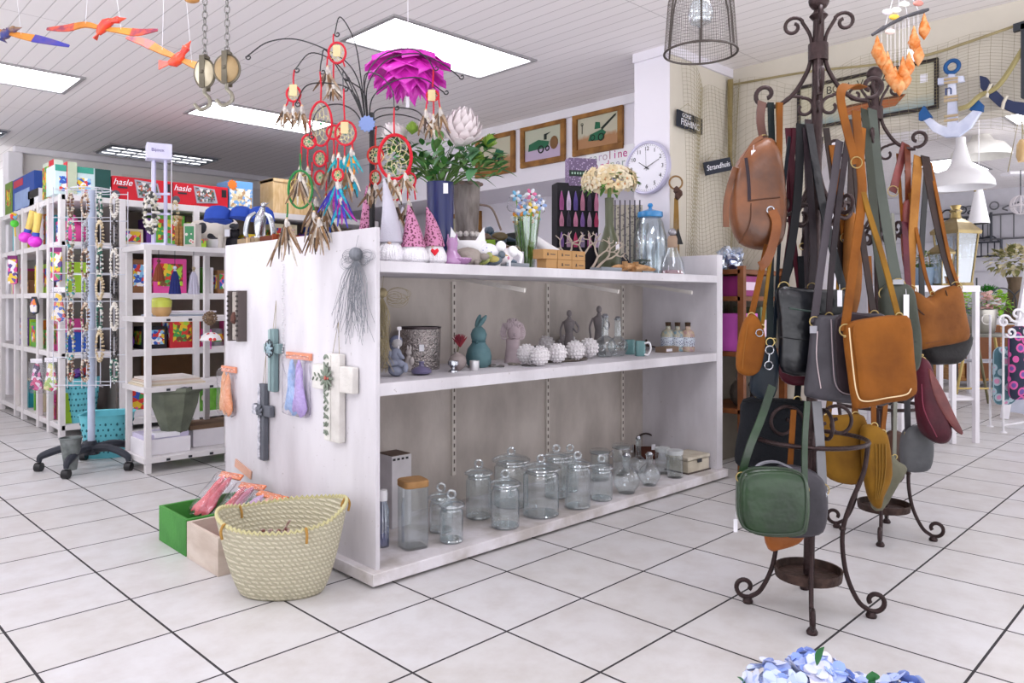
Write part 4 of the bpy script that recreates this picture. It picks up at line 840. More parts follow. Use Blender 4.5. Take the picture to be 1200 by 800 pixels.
dream('small orange and red dream catcher right of the trunk', (441, 140), -.04, [(440, 182, 9, 10), (440, 208, 6, 8)], [(441, 148, 440, 172), (440, 192, 440, 200), (434, 214, 433, 222)], '#b8322f', [(433, 222, 4, 26, 'n'), (440, 216, 3, 26, 'n')], 8)
dream('small red dream catcher with two little hoops left of the blue vase', (470, 200), -.02, [(463, 224, 7, 11), (481, 211, 6, 8)], [(481, 192, 481, 203), (478, 218, 478, 236), (486, 216, 487, 234)], R_, [(463, 236, 6, 42, 'n'), (479, 236, 5, 34, 'n')], 9)
dream('red banded dream catcher with a yellow card beside the pink lampshade', (506, 82), .0, [(507, 112, 7, 6)], [(508, 80, 507, 102), (501, 116, 499, 130), (508, 118, 508, 136), (514, 112, 516, 128)], R_, [(499, 131, 3, 34, 'n'), (508, 137, 4, 32, 'n'), (516, 129, 4, 36, 'n')], 10, web='#c22436', top=(506, 112))
# pink flower lampshade
fr = Fr(478, 66, 3.5); t = thing('pendant_lamp', 'magenta flower shaped pendant lampshade hanging from the ceiling', 'lamp', fr); k = fr.k
MG = M('#ee3fd6', .4, h2='#d42cba', sc=14, coat=.3)
for layer, (z0, r0, r1, dz, n) in enumerate(((.03, .02, .2, -.07, 8), (.0, .02, .185, -.1, 8), (-.03, .02, .145, -.12, 8), (-.05, .02, .1, -.13, 7), (-.06, .01, .06, -.12, 6))):
    for i in range(n):
        a = 2*PI*(i+.5*layer)/n; e = Vector((math.cos(a), math.sin(a), 0)); s_ = Vector((-math.sin(a), math.cos(a), 0)); vs = []; fs = []; nu, nv = 6, 6
        for iu in range(nu+1):
            q = iu/nu; r = r0+(r1-r0)*q; w = (.28+.9*math.sin(PI*q**.8)*.75)*r1*.55*(1-q**5)
            for iv in range(nv+1):
                x = iv/nv*2-1; vs.append(e*r+s_*w*x+Vector((0, 0, z0+dz*q**1.3-.02*abs(x)+.012*math.sin(5*x+i)*q)))
        for iu in range(nu):
            for iv in range(nv): p = iu*(nv+1)+iv; fs.append((p, p+1, p+nv+2, p+nv+1))
        B().add(vs, fs).out('petal', MG, t, ang=180).modifiers.new('solid', 'SOLIDIFY').thickness = .001
B().tube([(0, 0, -.02), (0, 0, HC-fr.o.z)], .002, 5).out('cord', WH, t); B().b2((-.008, -.01, -.24), (.008, -.008, -.19)).out('price_tag', PAPER, t)
# gnomes
def patt(): 
    return voro('#662c48', '#bd7c9e', 95, .8, .42)
PAT = patt()
def gnome(u, y, top, hat_b, base_w, hat, lb, lean=0, body='#e9e7ec', nose='#d9b8a2', red=False, grey=False):
    fr = topY(u, y); k = fr.k; t = thing('gnome', lb, 'gnome', fr, group='cloth gnomes'); r = base_w*k/2
    B().lathe([(r*.8, 0), (r, .015), (r*.98, .04), (r*.7, .075), (r*.4, .095)], 24).out('body', M(body, .95, bump=.8, bsc=150, sheen=.3), t)
    zt = fr.p(u, top).z; zb = fr.p(u, hat_b).z; n = 10; pts = []; rs = []
    for i in range(n+1): q = i/n; pts.append(Vector((lean*q*q, 0, zb-.01+(zt-zb)*q))); rs.append(r*.78*(1-q)**.85+.003)
    B().tube(pts, rs, 16).ring((0, 0, zb-.008), r*.6, .006, (0, 0, 1)).out('pointed_hat', hat, t)
    b = B(); rnd = random.Random(u)
    for i in range(40): a = rnd.uniform(-2.6, -.5); q = rnd.uniform(.75, 1.0); b.tube(bez([(r*.45*math.cos(a), r*.45*math.sin(a), zb-.012), (r*.95*q*math.cos(a), r*.95*q*math.sin(a)-.004, .045), (r*1.02*q*math.cos(a), r*1.02*q*math.sin(a), .012)], 3), [.005, .006, .005, .005, .004, .003, .001], 5)
    b.out('beard', M('#f1eff3' if not grey else '#b4b2ba', .95, bump=.5, bsc=150), t)
    B().ball((0, -r*.62, zb-.015), .0085, 10).out('nose', M(nose, .6), t)
    if red: B().puff([(0, -.018), (.018, .004), (.012, .016), (0, .008), (-.012, .016), (-.018, .004)], .012, p=2, c=(.012, -r-.004, .05)).out('heart', M('#cf2334', .8), t)
    return t
GRY = M('#b9b6c2', .9, var=.06, bump=.2, bsc=120)
gnome(430, 3.05, 215, 290, 30, PAT, 'gnome with pink patterned hat standing behind the panel, farthest left')
gnome(458, 2.6, 206, 281, 34, GRY, 'gnome with very tall pale grey hat and white beard', lean=-.03)
gnome(472, 2.85, 240, 284, 30, GRY, 'gnome with shorter grey hat half hidden behind its neighbours', grey=True)
gnome(484, 2.56, 237, 287, 36, PAT, 'gnome with pink patterned hat, second from the blue vase', lean=-.02)
gnome(508, 2.56, 240, 286, 32, PAT, 'gnome with pink patterned hat holding a red heart, nearest the blue vase', lean=-.03, red=True)
# blue vase with proteas
fr = topY(516, 2.8); k = fr.k; t = thing('flower_vase', 'tall glossy dark blue vase full of proteas and greenery', 'vase', fr); r = 15.5*k; h = fr.p(515, 214).z
B().lathe([(r*.92, 0), (r, .01), (r*.99, h*.6), (r*1.04, h), (r*.96, h), (r*.92, .012), (0, .012)], 36).out('vase_body', M('#15205c', .3, coat=.25), t); B().b2((.02, -r-.003, h-.06), (.042, -r, h-.012)).out('price_tag', PAPER, t)
def bloom(o, r, col, col2, rnd, parent, n=46, up=Vector((0, 0, 1)), name='protea_bloom'):
    b = B(); x, y = frame(up)
    for i in range(n):
        q = i/n; e = .1+1.15*q; a = i*2.399; d = up*math.cos(e)+(x*math.cos(a)+y*math.sin(a))*math.sin(e); side = d.cross(up).normalized()
        tip = d*r*(1-.1*q)+up*r*.25*(1-q); mid = d*r*.55+(x*math.cos(a)+y*math.sin(a))*r*.18
        b.ribbon(bez([o-up*r*.35, o+mid, o+tip], 3), [r*.1, r*.24, r*.34, r*.38, r*.34, r*.22, r*.03], .0012, side)
    b.mat(1).ball(o+up*r*.1, r*.35, 10); b.out(name, [M(col, .7, var=.1), M(col2, .8)], parent)
rnd = random.Random(12)
bloom(fr.p(538, 163, -.09), .125, '#e9dfe0', '#cdb9b5', rnd, t, up=Vector((.25, -.45, .8)).normalized()); bloom(fr.p(468, 168, .03), .09, '#ece4e4', '#c9bdb9', rnd, t, up=Vector((-.5, -.2, .8)).normalized()); bloom(fr.p(504, 156, .0), .08, '#e3d6d8', '#c9bdb9', rnd, t, up=Vector((0, -.2, 1)).normalized())
for u, v, dd, r in ((483, 154, -.02, .04), (573, 170, .0, .045), (560, 188, -.02, .04)): bloom(fr.p(u, v, dd), r, '#8fb04a', '#6f9a3a', rnd, t, 40, Vector((.1, -.4, .8)).normalized(), 'green_bloom')
top = Vector((0, 0, h))
def leaf(o, d, l, w, col, parent, name='leaf', cup=.25):
    d = Vector(d).normalized(); sd = d.cross(Vector((0, 0, 1))); sd = sd.normalized() if sd.length > 1e-3 else Vector((1, 0, 0)); up = sd.cross(d); m = 6; vs = []; fs = []
    for i in range(m+1):
        q = i/m; ww = w*math.sin(PI*min(.999, q**.8))*.5+.0005; c = Vector(o)+d*l*q-Vector((0, 0, 1))*l*cup*q*q
        vs += [c-sd*ww+up*ww*.25, c, c+sd*ww+up*ww*.25]
    for i in range(m): a = i*3; fs += [(a, a+1, a+4, a+3), (a+1, a+2, a+5, a+4)]
    return vs, fs
b = B(); bs = B()
for i in range(190):
    u = rnd.uniform(456, 584); v = rnd.uniform(165, 212)+abs(u-520)*-.05; o = fr.p(u, v, rnd.uniform(-.08, .06)); d = Vector((o.x*1.2+rnd.uniform(-.1, .1), rnd.uniform(-.25, .1), rnd.uniform(-.1, .3)))
    b.mat(i % 3); b.add(*leaf(o, d, rnd.uniform(.05, .1), rnd.uniform(.02, .05), None, t))
    if i % 3 == 0: bs.tube(bez([top-Vector((0, 0, .05)), (top*.5+o*.5)+Vector((0, 0, .01)), o], 4), .0022, 5)
LG = [M('#477f3c', .55), M('#6f9c58', .6), M('#356a33', .5)]
b.out('foliage', LG, t, ang=60); bs.out('stems', M('#5b7a3f', .6), t)
b = B()
for i in range(9): a = i*.7; o = fr.p(520+rnd.uniform(-20, 45), rnd.uniform(175, 200), -.09); b.mat(i % 2); b.add(*leaf(o, (rnd.uniform(-.6, .6), -.3, rnd.uniform(-.5, .3)), .075, .06, None, t))
for i in range(8): b.mat(2); b.add(*leaf(top, (-.25-.1*i, -.1, 1-.05*i), .19+.01*i, .014, None, t, cup=.4))
b.out('broad_leaves', [M('#6f9a74', .5), M('#5a8a60', .5), M('#3d6f3c', .5)], t, ang=60)
# stone urn vase
fr = topY(547, 2.86); t = thing('urn_vase', 'rough grey wood effect vase with a row of white shells behind the blue vase', 'vase', fr); k = fr.k; r = 15.5*k; h = fr.p(545, 214).z
B().lathe([(r*.7, 0), (r*.8, .02), (r*.72, h*.3), (r*.85, h*.45), (r*.95, h*.75), (r*1.0, h), (r*.9, h), (r*.7, .02), (0, .02)], 40, rib=.015, ribn=13).out('vase_body', M('#8e8682', .9, h2='#665e5a', sc=20, bump=.8, bsc=40, stretch=(1, 1, .3)), t)
b = B()
for i in range(12): a = 2*PI*i/12; b.ball((r*.85*math.cos(a), r*.85*math.sin(a), h*.4), (.014, .014, .015), 8)
b.out('shells', M('#d6cfca', .6), t); b = B()
for i in range(10): a = 2*PI*i/10; b.ball((r*1.02*math.cos(a), r*1.02*math.sin(a), h*.98), (.016, .016, .011), 8)
b.out('twig_rim', M('#7b6b63', .9, bump=.6), t); B().tube(bez([(r*.9, 0, h*.75), (r*1.9, 0, h*.7), (r*2.6, -.01, h*.45)], 5), .006, 6).out('twig', M('#7b6b63', .9, bump=.6), t)
# little figures
def figure(name, u, v, lb, cat, parts, grp=None, y=None, rz=None):
    fr = topY(u, y) if y else ft(u, v); t = thing(name, lb, cat, fr, rz, grp)
    for pn, b, m in parts: b.out(pn, m, t)
    if u < 600: t.scale = (1.35,)*3 if not y else (1.7,)*3
    return t
def bird(u, v, lb, body, wing, s=1., grp='small bird ornaments', flip=1, y=None):
    k = s; figure('bird_ornament', u, v, lb, 'bird ornament', [('body', B().ball((0, 0, .024*k), (.03*k, .018*k, .02*k), 14, Matrix.Rotation(-.25*flip, 3, 'Y')).ball((.026*k*flip, 0, .045*k), .015*k, 12).tube([(-.02*k*flip, 0, .024*k), (-.055*k*flip, 0, .016*k)], [.01*k, .003*k], 6), M(body, .35, coat=.4)), ('wings', B().ball((-.006*k*flip, -.016*k, .028*k), (.024*k, .005*k, .013*k), 10).ball((-.006*k*flip, .016*k, .028*k), (.024*k, .005*k, .013*k), 10), M(wing, .4)), ('beak', B().tube([(.038*k*flip, 0, .044*k), (.052*k*flip, 0, .041*k)], [.004*k, .0005], 6), M('#c9a24a', .4)), ('feet', B().tube([(0, -.006, 0), (0, -.006, .012)], .002, 5).tube([(0, .006, 0), (0, .006, .012)], .002, 5), DG)], grp, y)
bird(566, 311, 'small green and yellow bird ornament at the shelf edge, left one', '#9aa35a', '#6a7442', .8); bird(580, 311, 'dark grey blue bird ornament with yellow back at the shelf edge', '#56636f', '#b6a95a', .9, flip=1)
bird(560, 300, 'blue and white bird ornament behind the cat eared dish', '#2c3f88', '#d8dbe6', 1.1, flip=-1, y=2.72); bird(578, 300, 'grey headed bird ornament perched above the floral sheep', '#5f7386', '#c6c9a8', 1.25, flip=-1, y=2.72); bird(599, 300, 'glossy dark brown bird ornament beside the paper bags', '#3b3236', '#57494a', 1.1, y=2.8)
figure('glass_figurine', 530, 310, 'violet glass seated cat figurine beside the blue vase', 'figurine', [('body', B().lathe([(.03, 0), (.034, .01), (.03, .025), (.018, .04), (.016, .055), (.02, .07), (.014, .085), (0, .09)], 24), M('#a77ba8', .12, coat=.8)), ('ears', B().tube([(-.012, 0, .08), (-.014, 0, .1)], [.006, .001], 6).tube([(.012, 0, .08), (.014, 0, .1)], [.006, .001], 6), M('#a77ba8', .12))])
figure('glass_dish', 536, 309, 'low mauve glass dish at the shelf edge', 'dish', [('bowl', B().lathe([(.03, 0), (.045, .012), (.048, .02), (.04, .02), (.03, .008), (0, .006)], 28), M('#9b6f9b', .12, coat=.8)), ('rim_ring', B().ring((0, 0, .02), .045, .003, (0, 0, 1)), M('#b98fb8', .1))])
figure('cat_dish', 548, 300, 'white cat eared porcelain dish behind the tortoise', 'dish', [('bowl', B().lathe([(.03, 0), (.045, .03), (.052, .07), (.046, .07), (.03, .01), (0, .01)], 28), WHp), ('ears', B().poly([(-.05, .055), (-.02, .07), (-.045, .11)], .008).poly([(.05, .055), (.02, .07), (.045, .11)], .008), WHp)], y=2.66)
figure('turtle_figurine', 548, 308, 'taupe stone tortoise figurine with a grey shell', 'figurine', [('shell', B().ball((0, 0, .028), (.05, .035, .034), 16), M('#a39a92', .8, h2='#8a817a', bump=.4)), ('head', B().ball((.055, -.01, .03), (.018, .012, .012)), M('#8d857e', .8)), ('leg', B().ball((.03, -.025, .01), .01), M('#8d857e', .8)), ('leg', B().ball((-.03, -.025, .01), .01), M('#8d857e', .8)), ('leg', B().ball((.03, .025, .01), .01), M('#8d857e', .8)), ('leg', B().ball((-.03, .025, .01), .01), M('#8d857e', .8))])
figure('sheep_figurine', 570, 306, 'white floral sheep figurine', 'figurine', [('body', B().ball((0, 0, .05), (.048, .03, .032), 18), voro('#8d93c4', '#eceaf0', 70, .4, .22)), ('head', B().ball((.05, -.01, .07), (.018, .015, .02)), WHp)]+[('leg', B().tube([(x, y, 0), (x, y, .03)], .006, 8), WHp) for x in (-.028, .028) for y in (-.014, .014)])
figure('elephant_figurine', 590, 309, 'white pink flowered elephant figurine', 'figurine', [('body', B().ball((0, 0, .04), (.035, .026, .03), 16), voro('#d088a0', '#efe9ea', 60, .4, .25)), ('head', B().ball((.032, -.01, .055), .02), WHp), ('trunk', B().tube(bez([(.045, -.012, .055), (.062, -.014, .04), (.058, -.014, .015)], 4), [.008]*5+[.005]*4, 8), WHp)]+[('leg', B().tube([(x, y, 0), (x, y, .025)], .008, 8), WHp) for x in (-.018, .018) for y in (-.012, .012)])
figure('green_box', 566, 0, 'lime green gift box behind the floral sheep', 'box', [('carton', B().b2((-.035, -.03, 0), (.035, .03, .09)), M('#93b83c', .6)), ('lid', B().b2((-.038, -.033, .075), (.038, .033, .095)), M('#86ab35', .6))], y=2.95)
for u, y, lb, w in ((607, 2.7, 'small pale grey paper gift bag in front of the glass of picks', .055), (624, 2.9, 'wider white paper gift bag behind the kraft boxes', .09)):
    figure('paper_bag', u, 0, lb, 'paper bag', [('bag', B().box((0, 0, .045), (w, .04, .09), tp=1.05), M('#d9d6de', .7)), ('handle', B().tube(bez([(-.015, -.02, .09), (0, -.02, .115), (.015, -.02, .09)], 5), .002, 5), M('#b6a58c', .8)), ('side_fold', B().poly([(-.018, 0), (.018, 0), (0, .04)], .002, (w/2+.002, 0, .03), (0, 1, 0), (0, 0, 1)), M('#bdb9c4', .7))], y=y)
t = thing('wooden_riser', 'low brown wooden riser box behind the animal figurines', 'riser', topY(582, 2.96), 0); B().b2((-.15, -.07, 0), (.17, .07, .125)).out('box_body', M('#75604a', .7), t, bev=.003); B().b2((-.155, -.075, .125), (.175, .075, .137)).out('board', M('#8a7560', .7), t)
o_ = t.location.copy()
for dx, c1, c2, lb, s_ in ((-.11, '#4a3a30', '#6a5242', 'brown bird ornament on the riser, left of three', 1.5), (.0, '#3f5266', '#6a5a3a', 'slate blue duck ornament on the riser, middle of three', 1.8), (.12, '#0f3a2c', '#15171a', 'glossy dark green bird ornament on the riser, right of three', 1.9)):
    bird(590, 0, lb, c1, c2, s_, 'bird ornaments on the riser', -1 if dx < .1 else 1, 2.96); q_ = [o for o in bpy.data.objects if o.get('label') == lb][0]; q_.scale = (1, 1, 1); q_.location = o_+Vector((dx, -.01, .137))
# glass with striped picks
fr = topY(617, 2.74); k = fr.k; t = thing('glass_vase', 'flared clear glass holding green sticks of cellophane windmill sweets', 'vase', fr); h = fr.p(617, 255).z
B().lathe([(.035, 0), (.04, .01), (.07, h), (.067, h), (.036, .012), (0, .012)], 28).out('glass_body', GLg, t)
b = B(); ends = []
rnd = random.Random(8)
for i in range(20):
    a = 2*PI*i/20; q = rnd.uniform(.3, 1); p0 = Vector((.022*math.cos(a), .022*math.sin(a), .014)); z = fr.p(617, rnd.uniform(226, 258)).z; p1 = Vector((.095*math.cos(a)*q, .05*math.sin(a)*q, z)); b.mat(i % 2).tube([p0, p0.lerp(p1, .5), p1], .003, 5); ends.append(p1)
b.out('sticks', [M('#79b23a', .5), M('#a9cf6c', .5)], t)
for i, p in enumerate(ends):
    c = ['#6fb6dc', '#e6c24a', '#d86a96', '#8fa8d8', '#e58f3c'][i % 5]; b = B()
    for j in range(6): a = 2*PI*j/6; b.mat(j % 2).ball(p+Vector((.017*math.cos(a), -.004, .017*math.sin(a))), (.015, .005, .01), 6, Matrix.Rotation(-a, 3, 'Y'))
    b.mat(2).ball(p, .008, 6); b.out('windmill_sweet', [M(c, .3), M('#dfe4ea', .3), M('#2f2a2e', .4)], t)
B().puff(rr(.2, .08, .03, cz=fr.p(617, 240).z), .09, p=3, wob=.006, seed=3).out('cellophane', FILM, t)
# whale / swan shaped white dish
figure('swan_dish', 652, 0, 'white ceramic swan shaped dish behind the kraft boxes', 'ceramic dish', [('body', B().ball((.02, 0, .035), (.06, .035, .035), 20), WHp), ('neck', B().tube(bez([(0, 0, .05), (-.045, 0, .085), (-.085, 0, .12), (-.1, 0, .135)], 5), [.026-.0014*i for i in range(16)], 12), WHp)], y=2.8)
[o for o in bpy.data.objects if o.name == 'swan_dish'][0].scale = (1.7, 1.7, 1.7)
# kraft boxes
KB = M('#b58c5c', .75, var=.06)
for u, lv, dx, lb in ((0, 0, 0, 'kraft soap box on the lower row, right one'), (0, 0, -.105, 'kraft soap box on the lower row, middle one'), (0, 1, 0, 'kraft soap box on the upper row, right one'), (0, 1, -.105, 'kraft soap box on the upper row, middle one'), (0, 1, -.21, 'kraft soap box on the upper row, left one')):
    p = ft(672, 314); o = p.o+Vector((dx, 0, .048*lv)); t = thing('kraft_box', lb, 'box', o, 0, 'kraft soap boxes')
    B().b2((-.051, -.035, 0), (.051, .035, .047)).out('carton', KB, t, bev=.0015); text(t, 'printing', '&', .022, DG, (-.018, -.036, .023), (PI/2, 0, 0)); text(t, 'printing', 'naturals', .01, DG, (.02, -.036, .023), (PI/2, 0, 0)) if False else B().b2((.0, -.0358, .021), (.036, -.035, .025)).out('printed_line', DG, t)
p = ft(672, 314); t = thing('kraft_box', 'plain kraft box end supporting the upper row at the left', 'box', p.o+Vector((-.195, .0, 0)), 0); B().b2((-.038, -.03, 0), (.038, .035, .047)).out('carton', KB, t, bev=.0015); B().b2((-.0385, -.031, .04), (.0385, .0355, .0474)).out('lid', KB, t)
for u, v, w, lb in ((602, 310, .15, 'flat grey slate tray left of the kraft boxes'), (712, 318, .17, 'flat grey slate tray right of the kraft boxes')):
    t = thing('slate_tray', lb, 'tray', ft(u, v), 0); B().b2((-w/2, -.03, 0), (w/2, .05, .008)).out('slab', SLATE, t, bev=.002); B().b2((-w/2, -.03, .008), (w/2, -.024, .022)).b2((-w/2, .044, .008), (w/2, .05, .022)).out('raised_edge', SLATE, t)
# black accessory stand
fr = topY(676, 3.4); t = thing('accessory_stand', 'black counter display stand with lilac patterned header and hanging accessories', 'display stand', fr, RC+.25); k = fr.k; zt = fr.p(676, 186).z; zh = fr.p(676, 215).z
B().b2((-.15, -.02, 0), (.15, .1, zh)).out('backboard', M('#17151c', .5), t, bev=.004)
hd = B().b2((-.065, -.03, zh-.02), (.135, .06, zt)).out('header', voro('#b5a2c0', '#6b5878', 70, .5, .32), t); B().b2((-.066, -.034, zh+.045), (.136, -.03, zh+.085)).out('banner', M('#23352d', .5), hd)
b = B()
for i in range(9): b.b2((-.05+i*.02, -.036, zh+.058), (-.04+i*.02, -.034, zh+.072))
b.out('banner_lettering', M('#a9c9b4', .5), hd)
cols = ['#9d4f86', '#c9b4cf', '#5a4a8c', '#b2788f', '#3d3346', '#c47f9c', '#7c5d9a', '#a88aa0', '#b8436a', '#8d7f9d']
for j in range(3):
    for i in range(6):
        x = -.125+i*.05; z = zh-.07-j*.14; l = .09 if j else .12
        o = B().tube([(x, -.02, z+.01), (x, -.05, z+.01)], .002, 5).out('hook', SILV, t)
        b = B()
        for q in range(4): b.tube(bez([(x, -.045, z+.008), (x-.012+.008*q, -.048, z-l*.5), (x-.01+.007*q, -.046, z-l)], 4), .0035, 5)
        b.out('hair_tie', M(cols[(i+j*3) % 10], .6), t)
# coral branches
t = thing('coral_branch', 'pale wooden coral branch sculpture in front of the black stand', 'sculpture', topY(682, 2.8)); fr = topY(682, 2.8); b = B(); rnd = random.Random(4)
def grow(p, d, l, r, n):
    q = p+d*l; c = [p, p.lerp(q, .5)+Vector((rnd.uniform(-.008, .008), 0, rnd.uniform(-.005, .008))), q]; b.tube(c, [r, r*.85, r*.7], 6); b.ball(q, r*.7, 6)
    if n:
        for sg in (-1, 1):
            a = sg*rnd.uniform(.35, .8); grow(q, Vector((d.x*math.cos(a)+d.z*math.sin(a), d.y+rnd.uniform(-.3, .3), -d.x*math.sin(a)+d.z*math.cos(a))).normalized(), l*.75, r*.72, n-1)
for x, a in ((-.05, -.3), (.0, .1), (.05, .5), (.075, .8)): grow(Vector((x, 0, .02)), Vector((math.sin(a), 0, math.cos(a))), .085, .009, 3)
b.out('branches', M('#bcae9f', .7), t); B().b2((-.09, -.03, 0), (.11, .03, .022)).out('base_block', M('#d1ccc9', .7), t)
# flower vase with alstroemeria
fr = topY(714, 2.78); t = thing('flower_vase', 'olive green bottle vase with a ball of cream and peach flowers', 'vase', fr); zz = lambda v: fr.p(714, v).z
B().lathe([(.052, 0), (.064, .02), (.07, .09), (.062, .16), (.04, .23), (.024, .29), (.026, zz(232)), (.022, zz(232)), (.02, .29), (0, .2)], 32).out('vase_body', M('#4d5238', .35, coat=.15), t)
B().b2((.03, -.062, .14), (.05, -.058, .185)).out('price_tag', PAPER, t); rnd = random.Random(21); c0 = fr.p(714, 213); FLW = [M('#ece0c4', .7), M('#e3cfa4', .7), M('#d9a273', .7)]
def floret(b, o, d, r, n=5, k=0):
    x, y = frame(d)
    for i in range(n):
        a = 2*PI*i/n; e = (x*math.cos(a)+y*math.sin(a)); sd = d.cross(e)
        b.mat(k).ribbon([o, o+e*r*.55+d*r*.35, o+e*r+d*r*.25], [r*.25, r*.75, r*.2], .001, sd)
    b.mat(2).ball(o+d*r*.15, r*.22, 6)
b = B()
for i in range(90):
    a = rnd.uniform(0, 2*PI); s_ = rnd.uniform(-.35, 1); c_ = math.sqrt(1-s_*s_); d = Vector((c_*math.cos(a), c_*math.sin(a), s_)); floret(b, c0+Vector((d.x*.15, d.y*.11, d.z*.085)), d, rnd.uniform(.03, .042), 5, i % 2)
b.out('flower_ball', FLW, t, flat=True); b = B()
for i in range(26): a = rnd.uniform(0, 2*PI); d = Vector((math.cos(a), math.sin(a), rnd.uniform(-.6, .6))).normalized(); b.add(*leaf(c0+Vector((d.x*.12, d.y*.09, d.z*.06)), d, .075, .03, None, t))
b.out('foliage', M('#5c8a3f', .6), t, ang=60); B().tube([(0, 0, .2), (0, 0, c0.z)], .012, 8).out('stems', M('#6d8348', .6), t)
# jar with blue lid, conical flask, tree holder, driftwood
fr = topY(762, 2.85); k = fr.k; t = thing('glass_jar', 'large clear oval glass jar with a bright blue lid below the clock', 'jar', fr); h = fr.p(762, 254).z; r = 20*k
B().lathe([(r*.6, 0), (r*.9, .015), (r, h*.35), (r*.97, h*.65), (r*.75, h*.9), (r*.6, h), (r*.57, h), (r*.72, h*.89), (r*.94, h*.65), (r*.97, h*.35), (r*.85, .02), (0, .015)], 40).out('body', glass('#f3f8fa', .12), t)
B().lathe([(r*.7, h-.004), (r*.74, h+.004), (r*.72, h+.03), (r*.4, h+.04), (.012, h+.05), (.01, h+.06), (.018, h+.072), (.012, h+.086), (0, h+.088)], 32).out('lid', M('#2f86c4', .3, coat=.4), t); B().ring((0, 0, .01), r*.75, .006, (0, 0, 1)).out('blue_base', M('#4a93c4', .3), t)
fr = topY(788, 2.62); k = fr.k; t = thing('conical_flask', 'clear conical flask with a ball stopper and pink sand, right end of the top', 'flask', fr); r = 15*k; h = fr.p(788, 290).z
B().lathe([(r*.9, 0), (r, .006), (r*.85, h*.45), (r*.35, h*.95), (r*.33, h*1.3), (r*.3, h*1.3), (r*.32, h*.95), (r*.8, h*.45), (r*.94, .01), (0, .01)], 28).out('body', GL, t)
B().lathe([(r*.38, h*1.0), (r*.4, h*1.3), (r*.3, h*1.42), (0, h*1.42)], 16).out('collar', M('#a88f7a', .5), t); B().ball((0, 0, h*1.55), r*.33).out('ball_stopper', M('#9d9aa0', .15, .6), t); B().lathe([(r*.85, .008), (r*.8, .03), (0, .034)], 20).out('pink_sand', M('#b58a94', .8), t)
fr = topY(752, 2.6); t = thing('candle_holder', 'dark metal tree shaped candle holder in front of the blue lidded jar', 'candle holder', fr); MT = M('#55605a', .5, .5)
b = B().tube(bez([(0, 0, 0), (.002, 0, .03), (0, 0, .06)], 3), [.009, .006, .005, .004, .004, .005, .006], 8); b.lathe([(.02, 0), (.02, .004), (0, .006)], 12)
for i in range(6): a = 2*PI*i/6; b.tube([(0, 0, .045), (.03*math.cos(a), .02*math.sin(a), .068)], .003, 5)
b.out('trunk', MT, t); b = B()
for i in range(22): a = i*2.4; q = (i/22)**.5; b.ball((.045*q*math.cos(a), .028*q*math.sin(a), .075+.008*(1-q)), (.012, .01, .006), 6)
b.out('crown', MT, t)
fr = ft(740, 317); t = thing('driftwood', 'bundle of honey coloured driftwood with two candle cups at the shelf edge', 'driftwood', fr, 0); rnd = random.Random(6)
for i in range(9):
    x = rnd.uniform(-.14, .08); z = .012+.011*(i % 3); l = rnd.uniform(.1, .2); y = rnd.uniform(0, .05)
    B().tube(bez([(x, y, z), (x+l*.4, y+rnd.uniform(-.02, .02), z+.012), (x+l, y+rnd.uniform(-.02, .02), z+rnd.uniform(-.004, .01))], 4), [.009, .011, .012, .012, .011, .01, .008, .006, .004], 8).out('branch', M('#c9a276', .7, h2='#a5774a', sc=20), t)
for x in (-.02, .13-.05): B().tube([(x-.0, .03, .02), (x, .03, .06)], .016, 12).ring((x, .03, .06), .014, .003, (0, 0, 1)).out('candle_cup', M('#a98259', .7), t)
# things behind the flowers on the top
t = thing('stationery_rack', 'grey patterned organiser rack behind the olive vase', 'rack', topY(735, 2.99)); fr = topY(735, 2.99); zt = fr.p(735, 240).z
B().b2((-.09, 0, 0), (.1, .08, zt)).out('back', voro('#8d877c', '#c7bfae', 60), t)
for i in range(6): B().tube([(-.08+i*.032, -.01, .05), (-.08+i*.032, -.01, zt+.03)], .005, 6).out('upright', M('#5b5560', .5), t)
t = thing('black_hat', 'small black round purse behind the olive vase', 'purse', topY(731, 2.9)); B().ball((0, 0, .06), (.04, .03, .06), 16).out('pouch', M('#1d1f28', .7), t); B().ring((0, 0, .12), .02, .003).out('handle', BLK, t)
# right end items
fr = topY(826, 2.72); t = thing('glass_dish', 'clear crumpled glass dish lying behind the right end of the top', 'dish', fr)
B().lathe([(.02, 0), (.05, .03), (.075, .1), (.07, .1), (.045, .032), (0, .01)], 24, rib=.05, ribn=7).out('bowl', glass('#e6ebf4', .3), t); B().ring((0, 0, .1), .073, .003, (0, 0, 1)).out('rim', SILV, t)
# tassel hanging on pier corner
fr = Fr(795, 214, 4.0); fr = Fy(792, 214, 2.76); t = thing('rope_tassel', 'brown rope ring with pine cones and long tassels hanging on the net', 'hanging ornament', fr)
b = B().ring((0, 0, 0), .042, .006); b.out('rope_ring', M('#8e6d45', .9), t)
for i, (x, z) in enumerate(((-.0, -.05), (.02, -.07), (.008, -.085))): B().lathe([(.004, -.03), (.02, -.012), (.018, .01), (.004, .025)], 12, (x, -.02, z)).out('pine_cone', M('#574038', .9, bump=1, bsc=120), t)
b = B()
for i in range(6): b.tube(bez([(.004*i-.01, -.01, -.1), (.006*i-.015, -.012, -.25), (.007*i-.016, -.01, -.42-.02*(i % 3))], 4), .003, 5)
b.out('tassels', M('#97763f', .9), t); B().poly([(-.03, -.4), (.03, -.4), (.0, -.3)], .02, (.01, -.02, 0)).out('bell', M('#2c2b2c', .5), t)
